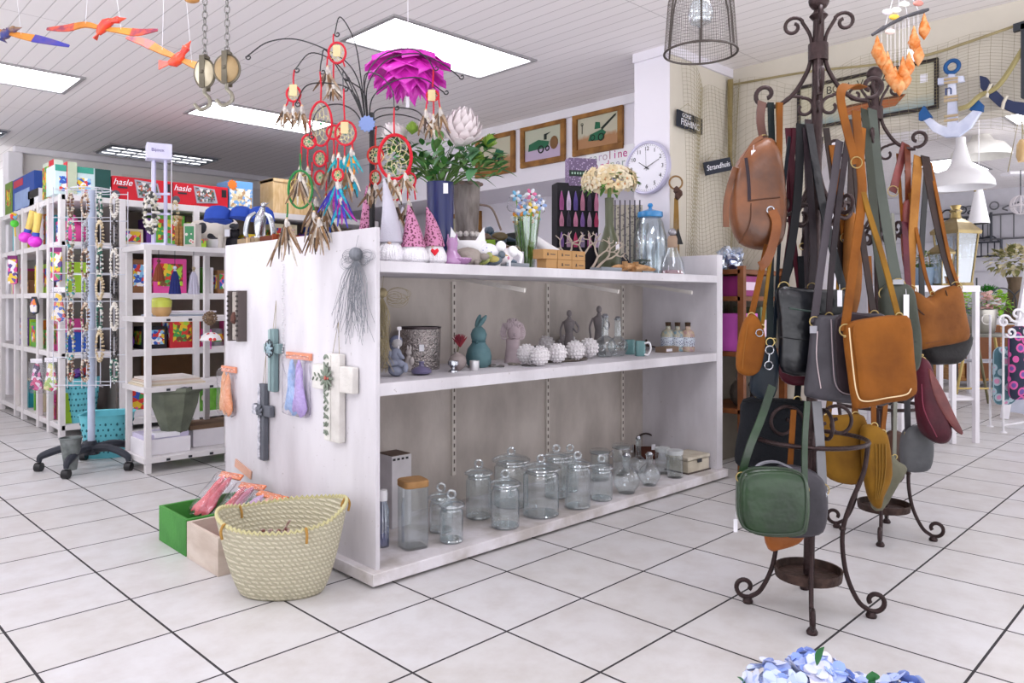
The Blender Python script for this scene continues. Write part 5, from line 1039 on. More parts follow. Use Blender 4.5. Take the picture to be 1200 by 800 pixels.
# ================= LEFT SIDE: BACK SHELVES, RACKS, JEWELLERY =================
SW = M('#ddd9da', .6, var=.06); BKP = M('#8a7d72', .8); BKB = M('#7c5a3c', .7)
ZS = (.1, .68, 1.17, 1.585, 1.96)
X1, Y1 = 1.62, 6.86
t = thing('book_shelf', 'white open shelf unit on the far left running back towards the wall', 'shelf', Vector((X1, Y1, 0)))
for z in ZS: B().b2((0, 0, z-.045), (.42, 3.2, z)).out('shelf_board', SW, t, bev=.003)
for y in (0, .36, .72, 1.3, 1.6, 2.25, 3.15): B().b2((-.012, y, 0), (.03, y+.06, 1.96)).out('post', SW, t, bev=.003)
B().b2((.4, 0, .1), (.42, 3.2, 1.96)).out('back_panel', M('#6f6a66', .8), t)
t = thing('wall_shelf', 'white wide shelf unit along the back filled with toys and boxes', 'shelf', Vector((2.05, Y1, 0)))
for z in ZS: B().b2((0, 0, z-.055), (2.6, .42, z)).out('shelf_board', SW, t, bev=.003)
for x in (0, .62, 1.25, 1.9, 2.54): B().b2((x, -.01, 0), (x+.05, .03, 1.96)).out('post', SW, t, bev=.003)
B().b2((0, .4, .1), (2.6, .42, 1.96)).out('back_panel', BKP, t); B().b2((0.3, .38, .1), (.75, .4, .68)).out('wood_panel', BKB, t)
PC = {'red': '#c8323a', 'blue': '#2b57b5', 'yellow': '#e3c63a', 'green': '#5fa53c', 'pink': '#dd4f9a', 'purple': '#6b3f94', 'orange': '#dd7a2c', 'turquoise': '#3fb0bd', 'white': '#e8e5ea', 'black': '#26242b', 'brown': '#8a6040', 'grey': '#8e9096', 'cream': '#ddd2b2', 'lime': '#a6cf3a'}
CF = [confetti(26), confetti(38, .5, ('#2b57b5', '#8ac4e8', '#f0eef0', '#d3362f', '#e5c02d')), confetti(34, .5, ('#3f9a4a', '#e5c02d', '#7a4a2a', '#d3362f', '#a6cf3a'))]
def shelf_box(p, w, d, h, c, lb, pic=0, rz=0, kind=0, grp=None):
    """a boxed or upright product; p = front left bottom"""
    nm, cat = (('toy_box', 'box'), ('book', 'book'), ('storage_tin', 'tin'), ('plush_toy', 'toy'))[kind]
    t = thing(nm, lb, cat, p, rz, grp)
    m = M(PC[c], .5, var=.08)
    if kind == 2: B().lathe([(w/2, 0), (w/2, h*.88), (w*.47, h*.9), (w*.47, h), (0, h)], 20, (w/2, d/2, 0)).out('can', m, t); B().lathe([(w/2*1.01, h*.25), (w/2*1.01, h*.7)], 20, (w/2, d/2, 0)).out('label', CF[pic % 3], t)
    elif kind == 3: B().ball((w/2, d/2, h*.35), (w*.45, d*.4, h*.36), 12).out('body', m, t); B().ball((w/2, d*.35, h*.78), (w*.3, w*.28, h*.22), 12).out('head', m, t); B().ball((w*.28, d*.35, h*.97), w*.1, 8).ball((w*.72, d*.35, h*.97), w*.1, 8).out('ears', m, t)
    elif kind == 1:
        B().b2((0, 0, 0), (w, d, h)).out('cover', m, t, bev=.002); B().b2((.002, .004, .003), (w-.002, d+.001, h+.001)).out('pages', PAPER, t)
    else:
        B().b2((0, 0, 0), (w, d, h)).out('carton', m, t, bev=.002); B().b2((w*.12, -.0015, h*.2), (w*.88, 0, h*.85)).out('printed_picture', CF[pic % 3], t)
        B().b2((-.0015, d*.1, h*.2), (0, d*.9, h*.8)).out('side_print', CF[(pic+1) % 3], t)
    return t
ORD = ['first', 'second', 'third', 'fourth', 'fifth', 'sixth', 'seventh', 'eighth', 'ninth', 'tenth', 'eleventh', 'twelfth', 'thirteenth', 'fourteenth']
LV = ['bottom', 'second lowest', 'middle', 'upper']
rnd = random.Random(31)
KN = ['boxed toy', 'book', 'tin', 'plush toy']
names = list(PC)
# wide unit
for lv in range(4):
    x = 2.1; i = 0; zmax = (ZS[lv+1]-ZS[lv]-.07)
    while x < 3.95 and i < 14:
        kind = rnd.choice([0, 0, 0, 1, 2, 3]); w = {0: rnd.uniform(.13, .3), 1: rnd.uniform(.03, .05), 2: rnd.uniform(.09, .13), 3: rnd.uniform(.12, .18)}[kind]; h = min(zmax*.92, {0: rnd.uniform(.12, .32), 1: .24, 2: .16, 3: .2}[kind]); c = rnd.choice(names)
        shelf_box(Vector((x, Y1+.05+rnd.uniform(0, .06), ZS[lv])), w, .22, h, c, '%s %s on the %s shelf of the back unit, %s from the left' % (c, KN[kind], LV[lv], ORD[i]), i, 0, kind, 'goods on the back shelves')
        x += w+rnd.uniform(.008, .03); i += 1
# left unit, seen from its -X side; items placed along Y
for lv in range(4):
    y = Y1+.08; i = 0; zmax = (ZS[lv+1]-ZS[lv]-.07)
    while y < 9.6 and i < 14:
        kind = rnd.choice([0, 0, 1, 1, 2, 3]); w = {0: rnd.uniform(.12, .25), 1: rnd.uniform(.03, .05), 2: rnd.uniform(.09, .13), 3: rnd.uniform(.12, .18)}[kind]; h = min(zmax*.92, {0: rnd.uniform(.12, .3), 1: .25, 2: .16, 3: .22}[kind]); c = rnd.choice(names)
        shelf_box(Vector((X1+.05, y+w, ZS[lv])), w, .2, h, c, '%s %s on the %s shelf of left unit, %s from near end' % (c, KN[kind], LV[lv], ORD[i]), i, -PI/2, kind, 'goods on the left shelves')
        y += w+rnd.uniform(.008, .03); i += 1
# large red boxes and other boxes on top
def topbox(x0, x1, y0, z1, mat, lb, nm='game_box', cat='box', d=.28, z0=1.96):
    t = thing(nm, lb, cat, Vector((x0, y0, z0))); B().b2((0, 0, 0), (x1-x0, d, z1-z0)).out('carton', mat, t, bev=.003); return t
xa = Py(132, 220, Y1+.02).x; xb = Py(203, 220, Y1+.02).x; xc_ = Py(267, 220, Y1+.02).x
RED = M('#c9202f', .45, var=.05)
for (u0, u1, lb) in ((xa, xb-.01, 'long red puzzle box with a framed jigsaw picture, left of two'), (xb, xc_, 'long red puzzle box with a framed jigsaw picture, right of two')):
    t = topbox(u0, u1, Y1+.02, 2.155, RED, lb); w = u1-u0
    text(t, 'lettering', 'hasle', .075, PAPER, (w*.16, -.003, .145), (PI/2, 0, 0), shear=.3); B().b2((w*.08, -.003, .095), (w*.24, -.001, .11)).out('small_print', DG, t)
    B().poly([(-.1, .08), (.09, .065), (.12, -.06), (-.07, -.075)], .006, (w*.56, -.003, .1)).out('picture_frame', M('#a9adb8', .4), t); B().poly([(-.085, .066), (.078, .054), (.1, -.05), (-.06, -.062)], .003, (w*.56, -.008, .1)).out('jigsaw_picture', confetti(60, .5, ('#5a4a52', '#8a8f9a', '#b0563f', '#3f5a4a', '#d9d4d0')), t)
    B().b2((w*.88, -.003, .1), (w*.97, -.001, .17)).out('black_label', BLK, t); B().ball((w*.05, -.003, .04), (.035, .003, .035)).out('badge', M('#4b4f58', .4), t)
t = topbox(xa-.42, xa-.01, Y1+.04, 2.2, M('#cfe4e6', .5), 'pale blue illustrated box left of the red puzzle boxes'); B().b2((0, -.002, .19), (.28, 0, .24)).out('green_band', M('#3f9a86', .5), t); B().b2((.29, -.002, 0), (.41, 0, .24)).out('dark_side', M('#254f4a', .5), t); B().b2((.03, -.002, .03), (.26, 0, .15)).out('printed_picture', CF[1], t)
t = topbox(Py(270, 215, Y1).x, Py(298, 215, Y1).x, Y1+.03, 2.23, M('#6fa8dc', .5), 'tall blue jigsaw box with an orange star at its corner'); w = Py(298, 215, Y1).x-Py(270, 215, Y1).x; B().b2((.01, -.002, .02), (w-.01, 0, .2)).out('printed_picture', confetti(40, .5, ('#d9c79a', '#e8dcc0', '#7aa8d8', '#b8936a', '#f2f0f4')), t)
b = B(); b.poly([(.05*(1 if i % 2 else .75)*math.cos(2*PI*i/20), .05*(1 if i % 2 else .75)*math.sin(2*PI*i/20)) for i in range(20)], .004, (.03, -.004, .23)); b.out('orange_star', M('#e8792c', .5), t)
t = topbox(Py(320, 215, 6.95).x, Py(365, 215, 6.95).x, 6.95, 2.31, PINE, 'large plain pinewood box high behind the dream catchers', 'wooden_box'); B().b2((0, -.01, .32), (.45, .29, .35)).out('lid', PINE, t)
# on top of the left unit
def topL(u0, u1, v, mat, lb, nm, cat, extra=None, dp=.26):
    a, b_ = Px(u0, v, X1+.05), Px(u1, v, X1+.05); w = a.y-b_.y; t = thing(nm, lb, cat, Vector((X1+.05, a.y, 1.96)), -PI/2); h = a.z-1.96
    B().b2((0, 0, 0), (w, dp, h)).out('carton', mat, t, bev=.002)
    if extra: extra(t, w, h)
    return t
topL(15, 40, 212, M('#2f4f9c', .5), 'dark blue model kit box on top of the left shelf unit', 'game_box', 'box', lambda t, w, h: (B().b2((w*.1, -.002, h*.1), (w*.8, 0, h*.6)).out('printed_picture', M('#8fa4cc', .5), t), B().b2((w*.05, -.002, h*.75), (w*.5, 0, h*.95)).out('red_logo', M('#b8384a', .5), t)))
topL(6, 14, 216, M('#6f8a3f', .6), 'green box at the far left on top of the left shelf unit', 'game_box', 'box', lambda t, w, h: B().b2((w*.2, -.002, h*.3), (w*.8, 0, h*.8)).out('printed_picture', CF[2], t))
topL(33, 45, 225, M('#e4e2e8', .5), 'small white box in front of the blue model kit box', 'game_box', 'box', lambda t, w, h: B().b2((0, -.002, h*.55), (w, 0, h)).out('black_band', BLK, t))
topL(50, 63, 193, M('#c9d2c4', .5), 'tall illustrated box with a red stripe, left of two', 'game_box', 'box', lambda t, w, h: (B().b2((w*.6, -.003, 0), (w, 0, h)).out('red_stripe', RED, t), B().b2((0, -.002, h*.1), (w*.55, 0, h*.9)).out('printed_picture', CF[2], t)), .07)
topL(63, 79, 197, M('#b9c2a8', .5), 'tall illustrated box with a red stripe, right of two', 'game_box', 'box', lambda t, w, h: (B().b2((w*.75, -.003, 0), (w, 0, h)).out('red_stripe', RED, t), B().b2((w*.05, -.002, h*.05), (w*.7, 0, h*.95)).out('printed_picture', CF[2], t)), .07)
p = Py(86, 230, Y1+.1); t = thing('spray_can', 'white spray can with a bright blue cap on top of the shelves', 'spray can', Vector((p.x, p.y, 1.96)))
B().lathe([(.034, 0), (.036, .01), (.036, .17), (.028, .185)], 20).out('can', M('#e3e4ee', .3), t); B().lathe([(.0365, .05), (.0365, .13)], 20).out('label', M('#3a55b8', .4), t); B().lathe([(.03, .18), (.03, .23), (0, .232)], 20).out('cap', M('#2340d0', .3), t)
# things hanging from the left unit: maracas, net bags, ball
def hang(fr, lb, nm, cat, parts, grp=None):
    t = thing(nm, lb, cat, fr, group=grp)
    for pn, b, m in parts: b.out(pn, m, t)
    return t
PKB = M('#e02fd0', .35, coat=.4)
for (u, v, a, lb) in ((30, 278, .3, 'yellow handled toy maraca with a magenta ball, left of two'), (41, 283, .12, 'yellow handled toy maraca with a magenta ball, right of two')):
    fr = Fx(u, v, X1-.08); R = Matrix.Rotation(a, 3, 'Y')
    hang(fr, lb, 'maraca', 'maraca', [('rattle', B().ball((0, 0, 0), (.055, .055, .05), 16), PKB), ('collar', B().tube([R @ Vector((0, 0, .04)), R @ Vector((0, 0, .075))], .028, 12), M('#3f57b8', .5)), ('handle', B().tube([R @ Vector((0, 0, .07)), R @ Vector((0, 0, .24))], [.024, .032], 12), M('#e8c968', .4)), ('cord', B().tube([R @ Vector((0, 0, .24)), (.06+.1*a, .02, .34)], .003, 5), WH)], 'toy maracas hanging on the left unit')
hang(Fx(17, 262, X1-.06), 'green, blue and pink toy lollipop rattle hanging at the far left', 'toy_rattle', 'toy', [('green_ball', B().ball((0, 0, 0), .035, 14), M('#57d23f', .4)), ('swirl_ball', B().ball((-.005, 0, .07), .035, 14), CF[1]), ('stick', B().tube([(0, 0, 0), (.01, 0, -.12)], .006, 6), M('#e8c23a', .5))])
hang(Fx(40, 357, X1-.05), 'paddle shaped toy with orange and blue pattern hanging on the left unit', 'paddle_toy', 'toy', [('bat', B().puff([(-.04, -.07), (0, -.09), (.04, -.07), (.045, -.01), (.02, .07), (-.02, .07), (-.045, -.01)], .02, p=5), DG), ('patterned_face', B().puff([(-.025, -.06), (0, -.07), (.03, -.06), (.03, -.01), (.01, .05), (-.01, .05), (-.03, -.01)], .012, p=4, c=(0, -.01, 0)), confetti(30, .5, ('#e8803a', '#5a6fd0', '#e2dcd8')))])
for u, v, lb in ((15, 318, 'pink glittery toy packet hanging at the far left'), (66, 312, 'purple snack style toy packet hanging below the upper shelf end')):
    hang(Fx(u, v, X1-.04), lb, 'packet', 'packet', [('packet', B().puff(rr(.09, .24, .01), .03, p=3), confetti(30, .3, ('#d9409a', '#e8e4ea', '#5a3f8c', '#e5c02d') if u < 30 else ('#5a3f8c', '#f0e8d8', '#3f9a4a', '#e5c02d', '#c0366a'))), ('header_card', B().b2((-.045, -.01, .115), (.045, 0, .15)), M('#7a2a6a', .5))])
for u, v, lb, cc in ((43, 440, 'pink and purple hair accessory packet hanging on the lower left unit', ('#e06aa8', '#4a2f5a', '#e8d8e4', '#d0407a')), (69, 358, 'red and yellow toy packet hanging beside the jewellery rack', ('#d3362f', '#e5c02d', '#2f58b8', '#e8e0d8')), (60, 440, 'small clear packet of pink flowers hanging by the lower shelf', ('#d9457a', '#e3dc9a', '#f0eef0', '#a8c86a'))):
    hang(Fx(u, v, X1-.05), lb, 'packet', 'packet', [('contents', B().puff([(-.02, .1), (.02, .1), (.055, -.11), (.0, -.13), (-.06, -.11)], .03, p=3), confetti(34, .5, cc)), ('clear_wrapper', B().puff(rr(.13, .28, .02, cz=-.01), .05, p=3, wob=.003), FILM), ('header_card', B().b2((-.05, -.006, .11), (.05, .0, .145)), WH)])
# white slim rack in front
XR, YR = 1.68, 5.06
t = thing('display_rack', 'slim white open display rack behind the shelf unit, with shelves and hooks', 'rack', Vector((XR, YR, 0)))
for x, y in ((0, 0), (.52, 0), (1.1, 0), (0, .36), (.52, .36), (1.1, .36)): B().b2((x-.018, y-.018, 0), (x+.018, y+.018, 1.46)).out('post', SW, t, bev=.002)
ZR = (.1, .55, 1.0, 1.46)
for z in ZR: B().b2((-.03, -.02, z-.035), (1.15, .4, z)).out('shelf_board', SW, t, bev=.002)
for z in ZR[:3]:
    for x in (.12, .26, .4): B().b2((x-.012, -.023, z-.03), (x+.012, -.019, z-.015)).out('price_holder', DG, t)
def onR(u, z, y): d = y/ray(u, 0)[1]; return Fr(u, VH-(z-H)/d*F, d)
t = thing('planter', 'large grey green eight sided planter under the middle rack shelf', 'planter', onR(205, .12, 5.2)); 
B().lathe([(.07, .1), (.09, .12), (.155, .3), (.165, .37), (.185, .385), (.18, .41), (.16, .41), (.15, .3), (.08, .13), (0, .13)], 8).out('pot', M('#6f7565', .6, h2='#5c6255', bump=.2), t, ang=20); B().lathe([(.17, .41), (.15, .42), (0, .418)], 16, rib=.05, ribn=8).out('plastic_liner', M('#3c3f48', .3), t)
t = thing('foam_box', 'white cardboard tray box with papers under the planter', 'box', onR(200, .1, 5.12), 0); B().b2((-.17, 0, 0), (.13, .25, .1)).out('carton', WH, t, bev=.003); B().b2((-.16, .01, .1), (.12, .24, .13)).out('papers', M('#cfc9e2', .6), t); B().b2((-.1, .0, .11), (.06, .1, .14)).out('sheet', PAPER, t)
t = thing('foam_box', 'white box with a brown mat lying on it beside the planter', 'box', onR(240, .1, 5.2), 0); B().b2((-.08, 0, 0), (.25, .25, .12)).out('carton', WH, t, bev=.003); B().b2((-.1, .0, .12), (.25, .25, .15)).out('brown_mat', M('#7a6350', .8), t)
t = thing('magazine_stack', 'stack of cream place mats lying on the middle rack shelf', 'stack of mats', onR(205, .55, 5.1), 0)
for i in range(4): B().b2((-.2+.012*i, 0, .012*i), (.2-.016*i, .28, .012*i+.011)).out('mat', M(['#d8cbb2', '#e0d8cc', '#d9c5b5', '#e6dfda'][i], .7), t)
t = thing('paper_stack', 'white and grey papers lying on the upper rack shelf', 'papers', onR(215, 1.0, 5.1), 0)
for i in range(3): B().b2((-.18+.05*i, 0, .012*i), (.14+.04*i, .26, .012*i+.01)).out('sheet', M(['#aab3c2', '#dfe0e6', '#e9e4ee'][i], .6), t)
t = thing('trinket_box', 'yellow trinket box with a small domed toy on the upper rack shelf', 'trinket box', onR(189, 1.0, 5.12)); B().lathe([(.045, 0), (.06, .03), (.062, .07), (.05, .09), (0, .1)], 20).out('bowl', M('#c9a06a', .4), t); B().lathe([(.062, .06), (.065, .1), (.05, .12), (0, .125)], 20).out('yellow_lid', M('#d3dc5a', .4), t)
t = thing('toy_umbrella', 'white dotted toy umbrella hanging from the rack at the right', 'toy', onR(247, .93, 4.98)); b = B(); b.lathe([(.075, -.09), (.06, -.06), (.03, -.04), (0, -.035)], 8).out('canopy', voro('#c83030', '#ece8ea', 22, .5, .25), t); B().tube([(0, 0, -.035), (0, 0, -.02)], .004, 6).tube([(0, 0, -.04), (0, 0, -.15)], .004, 6).out('stick', M('#e04fb0', .5), t)
t = thing('pine_cone', 'brown pine cone hanging at the right post of the rack', 'pine cone', onR(246, 1.0, 4.97)); b = B()
for i in range(70): q = i/70; a = i*2.4; r = .042*math.sin(PI*(q*.85+.1)); b.ball((r*math.cos(a), r*math.sin(a), .03-.09*q), (.009, .009, .005), 6)
b.ball((0, 0, -.012), (.026, .026, .04)); b.out('scales', M('#6f5544', .8, h2='#a08a70', sc=60), t); B().tube([(0, 0, .03), (0, 0, .05)], .002, 4).out('cord', TWINE, t)
for u, c, c2, lb, l in ((186, '#7c3f28', '#5a3020', 'brown beaded tassel hanging from the rack top', .13), (205, '#262f6b', '#c8cce0', 'dark blue beaded tassel hanging from the rack top', .17), (227, '#b9b6c8', '#a8987c', 'silvery grey long tassel hanging from the rack top', .17)):
    t = thing('tassel', lb, 'tassel', onR(u, 1.425, 5.02), group='tassels hanging from the rack'); b = B(); dz = -.07 if l < .15 else -.11
    B().tube([(0, 0, 0), (0, 0, dz)], .002, 5).out('cord', DG, t); B().ball((0, 0, dz), .012).ball((0, 0, dz-.02), .009).out('bead', M(c2, .4), t)
    b.lathe([(.008, dz-.02), (.02, dz-.05), (.035, dz-l), (0, dz-l)], 24, rib=.1, ribn=12); b.out('threads', M(c, .8, bump=.6, bsc=150, stretch=(1, 1, .1)), t)
for i, (u, c, lb) in enumerate(((199, 'blue', 'blue box on the lower rack, in front of the planter shelf'), )): pass
# on top of the rack: cow, hats, boxes, silver figure, counter stand
t = thing('counter_stand', 'white plastic countertop jewellery stand with a square sign box', 'jewellery stand', onR(186, 1.46, 5.15)); fr = onR(186, 1.46, 5.15); zt = fr.p(186, 188).z
B().b2((-.08, -.08, 0), (.08, .08, .015)).out('base', M('#d6d4ee', .3), t)
for x in (-.03, .045): B().b2((x-.008, -.01, .015), (x+.008, .01, zt)).out('post', M('#cfcdec', .3), t)
for x in (-.06, .07): B().tube([(x, .03, .015), (x, .03, zt)], .003, 6).out('wire', WH, t)
hb = B().b2((-.075, -.075, zt), (.075, .075, fr.p(186, 170).z)).out('sign_box', M('#d9d7f0', .35), t, rz=.5, bev=.004); text(hb, 'lettering', 'Bijoux', .03, M('#7a6fa8', .5), (-.01, -.077, zt+.055), (PI/2, 0, 0)); text(hb, 'lettering', 'Bijoux', .03, M('#7a6fa8', .5), (.077, 0, zt+.055), (PI/2, 0, PI/2))
for z in (.2, .33): B().b2((-.07, -.02, z), (.08, -.01, z+.015)).out('cross_bar', M('#cfcdec', .3), t)
def necklace(fr, lb, rx, rz_, col, r=.006, n=30, grp='necklaces on the jewellery racks', pend=None, strands=2):
    t = thing('necklace', lb, 'necklace', fr, group=grp); rn = random.Random(int(fr.u*7+fr.v))
    ms = [M(c, .35) for c in col]; b = B()
    for s_ in range(strands):
        q = 1-.16*s_
        for i in range(n): a = 2*PI*i/n; b.mat(rn.randrange(len(ms))).ball((rx*q*math.cos(a)+rn.uniform(-.002, .002), -.01-.008*s_, -rz_+rz_*q*math.sin(a)+(1-q)*.0), r*rn.uniform(.8, 1.25), 6)
    b.out('beads', ms, t)
    B().tube([(0, 0, .012), (0, -.012, 0)], .0015, 4).out('clasp', SILV, t)
    if pend: B().ball((0, -.02, -2*rz_-.015), (.014, .005, .018), 10).out('pendant', M(pend, .3), t)
    return t
necklace(onR(178, 1.8, 5.13), 'black and white beaded necklace bundle on the countertop stand', .05, .13, ('#e8e4dc', '#3a3a38', '#c9c4b0'), .011, 26, strands=4)
necklace(onR(206, 1.76, 5.13), 'cream beaded necklace on the right of the countertop stand', .02, .08, ('#e8dcc0', '#c9b890'), .008, 18)
t = thing('cow_figure', 'black and white cow figure standing on the display rack', 'figurine', onR(246, 1.46, 5.2)); CW = voro('#23252e', '#ddd6cc', 11, .5, .42)
b = B().tube(bez([(-.13, 0, .13), (-.06, 0, .135), (.04, 0, .135), (.11, 0, .14)], 4), [.04, .055, .062, .065, .066, .067, .067, .067, .067, .066, .064, .06, .045], 16); b.out('body', CW, t)
B().tube(bez([(.1, 0, .16), (.15, -.01, .175), (.19, -.02, .15)], 4), [.045, .042, .04, .038, .036, .033, .03, .027, .02], 12).ball((.15, -.05, .185), (.01, .025, .012)).out('head', CW, t)
for x in (-.1, .08):
    for y in (-.03, .03): B().tube([(x, y, .1), (x+.005, y, .05), (x, y, 0)], [.024, .014, .015], 8).out('leg', M('#d9d2c8', .5), t)
B().tube(bez([(-.13, 0, .15), (-.16, 0, .12), (-.155, 0, .06)], 4), .006, 6).out('tail', M('#ddd6cc', .5), t); B().ball((-.03, 0, .075), (.02, .018, .02)).out('udder', M('#d8a8a0', .5), t); B().b2((.13, -.075, .08), (.165, -.072, .13)).out('price_tag', PAPER, t)
t = thing('mosaic_box', 'white box with coloured flower pattern beside the cow figure', 'box', onR(222, 1.46, 5.12)); B().b2((-.04, 0, 0), (.04, .1, .16)).out('carton', M('#ddd5cc', .5), t, bev=.003); B().b2((-.03, -.002, .02), (.03, 0, .14)).out('printed_flowers', voro('#c83a3a', '#d8d0c8', 26, .5, .2, '#3f8a5a'), t)
t = thing('wooden_letters', 'golden brown carved wooden stand left of the flower box', 'wood carving', onR(210, 1.46, 5.25)); B().b2((-.03, 0, 0), (-.005, .05, .2)).b2((.002, 0, 0), (.02, .05, .15)).out('carved_post', WOOD, t); B().b2((-.035, -.005, .2), (.0, .055, .22)).out('cap', PINE, t)
for u, v, lb, s in ((256, 254, 'blue cap with a rounded crown, left of the hats on the rack', .8), (306, 254, 'darker blue cap behind the silver bird, right of the hats', .75), (283, 252, 'small blue cap lying between the other two', .65)):
    fr = Fr(u, v, 4.95 if u != 300 else 5.2); t = thing('cap', lb, 'hat', fr, group='blue caps on the display rack'); 
    B().lathe([(.11*s, -.04*s), (.112*s, 0), (.1*s, .05*s), (.06*s, .085*s), (0, .095*s)], 24).out('crown', M('#2f4fae', .8, bump=.3), t); B().puff([(x_*s, y_*s) for x_, y_ in ((-.08, 0), (-.05, -.05), (0, -.075), (.05, -.05), (.08, 0), (0, .02))], .014, p=3, c=(.06*s, -.07*s, -.035*s), R=Matrix.Rotation(PI/2-.4, 3, 'X')).out('brim', M('#2a469e', .8), t); B().ring((0, 0, -.03*s), .112*s, .006, (0, 0, 1)).out('band', M('#243c8a', .8), t)
# boxes standing on the top behind the end panel
fr = topY(302, 3.62) if False else topY(300, 3.7)
t = thing('slatted_box', 'pale natural slatted wooden box on the far end of the shelf top', 'wooden box', topY(301, 3.66), 0); k = topY(301, 3.66).k
for i in range(8): B().b2((-.08+i*.021, -.06, 0), (-.063+i*.021, -.05, .16)).out('slat', M(['#cbb08c', '#b8a183', '#d6c09c'][i % 3], .7), t)
B().b2((-.08, -.05, 0), (.085, .05, .155)).out('inner_box', M('#8f7a5f', .8), t)
t = thing('slatted_box', 'large reddish brown slatted wooden box behind the green dream catcher', 'wooden box', topY(348, 3.5), 0)
for i in range(16): B().b2((-.16+i*.021, -.06, 0), (-.1415+i*.021, -.05, .17)).out('slat', M(['#9c4a2c', '#8a3d24', '#a8552f'][i % 3], .6), t)
B().b2((-.16, -.05, 0), (.17, .08, .165)).out('inner_box', M('#6a3320', .7), t)
fr = topY(304, 3.66); t = thing('bird_sculpture', 'silver bird sculpture with folded wings standing on the slatted box', 'sculpture', fr.o+Vector((0, 0, .165)), RC)
b = B().tube(bez([(0, 0, 0), (.0, 0, .06), (.01, 0, .12), (.018, 0, .155)], 4), [.018, .02, .024, .026, .028, .03, .03, .028, .024, .02, .016, .014, .013], 12).ball((.022, 0, .168), .015); b.tube([(.03, -.0, .17), (.05, 0, .18)], [.006, .001], 6); b.out('body', SILV, t)
for sx in (-1, 1): B().tube(bez([(sx*.02, 0, .13), (sx*.055, 0, .1), (sx*.07, 0, .03), (sx*.06, 0, -.0)], 5), [.007+.007*math.sin(PI*i/15) for i in range(16)], 8).out('wing', SILV, t)
B().lathe([(.03, 0), (.028, .008), (0, .01)], 16).out('base', SILV, t)
# upright jewellery rack with grid and castor base
JX = Pz(107, 548, 0); fr = Fr(107, 548, (JX.x*ST+JX.y*CT)); t = thing('jewellery_rack', 'tall revolving jewellery rack with pale blue pole on a black star base', 'jewellery rack', fr)
zt = fr.p(107, 222).z; POLE = M('#bcc8de', .35, .1)
B().tube([(0, 0, .16), (0, 0, zt)], .022, 16).out('pole', POLE, t); BK = M('#33363f', .5)
B().lathe([(.045, .09), (.05, .13), (.03, .18), (0, .18)], 20).out('hub', BK, t)
for i in range(5):
    a = 2*PI*i/5+.35+PI; e = Vector((math.cos(a), math.sin(a), 0)); l = B().tube(bez([e*.03+Vector((0, 0, .13)), e*.15+Vector((0, 0, .14)), e*.28+Vector((0, 0, .1)), e*.3+Vector((0, 0, .06))], 4), [.028, .027, .026, .026, .025, .025, .024, .024, .022, .02, .018, .016, .015], 8).out('leg', BK, t)
    B().tube([e*.3+Vector((-.02, 0, .028)), e*.3+Vector((.02, 0, .028))], .028, 14).out('castor', BLK, l)
WR = M('#d9dbe4', .4, .2); zg = fr.p(0, 450).z; w = .185
for sy in (-1, 1):
    b = B(); 
    for i in range(5): x = -w+2*w*i/4; b.tube([(x, sy*.11, fr.p(0, 452).z), (x, sy*.11, zt)], .003, 5)
    for j in range(8): z = fr.p(0, 225+32*j).z; b.tube([(-w, sy*.11, z), (w, sy*.11, z)], .003, 5)
    b.out('wire_grid', WR, t)
b = B()
for j in range(8):
    for i in range(4): x = -w+.045+2*w*i/4; z = fr.p(0, 227+32*j).z; b.tube([(x, -.11, z), (x, -.16, z+.012)], .002, 4)
b.out('hooks', WR, t)
B().ring((0, 0, zt), .12, .004, (0, 0, 1)).out('top_ring', WR, t)
NK = [('brown and cream', ('#7a5a48', '#d9cdb8')), ('white', ('#e9e4dc', '#dcd6cc')), ('red and brown', ('#a03440', '#5a3a34')), ('cream shell', ('#e0d0b0', '#c9b490')), ('ivory', ('#e6dcb8', '#d8cc9c')), ('mixed brown', ('#6a4a3c', '#b89a80', '#e0d4c4')), ('dark grey', ('#4a4a50', '#b0b0b4')), ('teal and cream', ('#4a9aa0', '#d8d4c4', '#8a8270')), ('black', ('#2a282a', '#55504e')), ('gold', ('#b89a4a', '#8a7038')), ('green and white', ('#2f6a5a', '#e0e0d8')), ('coffee', ('#5a4638', '#7a6252')), ('silver', ('#b4b6be', '#8a8c94')), ('pink and brown', ('#c08a80', '#6a4438'))]
ks = 0
for j in range(7):
    for i in range(4):
        if (i, j) in ((2, 6), ): continue
        u = 84+i*17; v = 227+32*j; nm, cc = NK[(ks*5+j) % 14]; f2 = Fr(u, v, fr.d-.16); ks += 1
        necklace(f2, '%s bead necklace, %s from the left in the %s row of the rack' % (nm, ORD[i], ORD[j]), .016+.008*((i+j) % 2), .075+.012*((i*3+j) % 3), cc, .008, 22, strands=2)
t = thing('metal_bucket', 'small dented galvanised bucket on the star base of the jewellery rack', 'bucket', Fr(83, 550, fr.d-.2)); B().lathe([(.035, 0), (.062, .19), (.066, .2), (.06, .2), (.034, .01), (0, .01)], 24).out('pail', M('#8d9493', .4, .7, h2='#6c7372', sc=18), t); B().ring((0, 0, .2), .064, .004, (0, 0, 1)).out('rim', M('#7a8180', .4, .7), t)
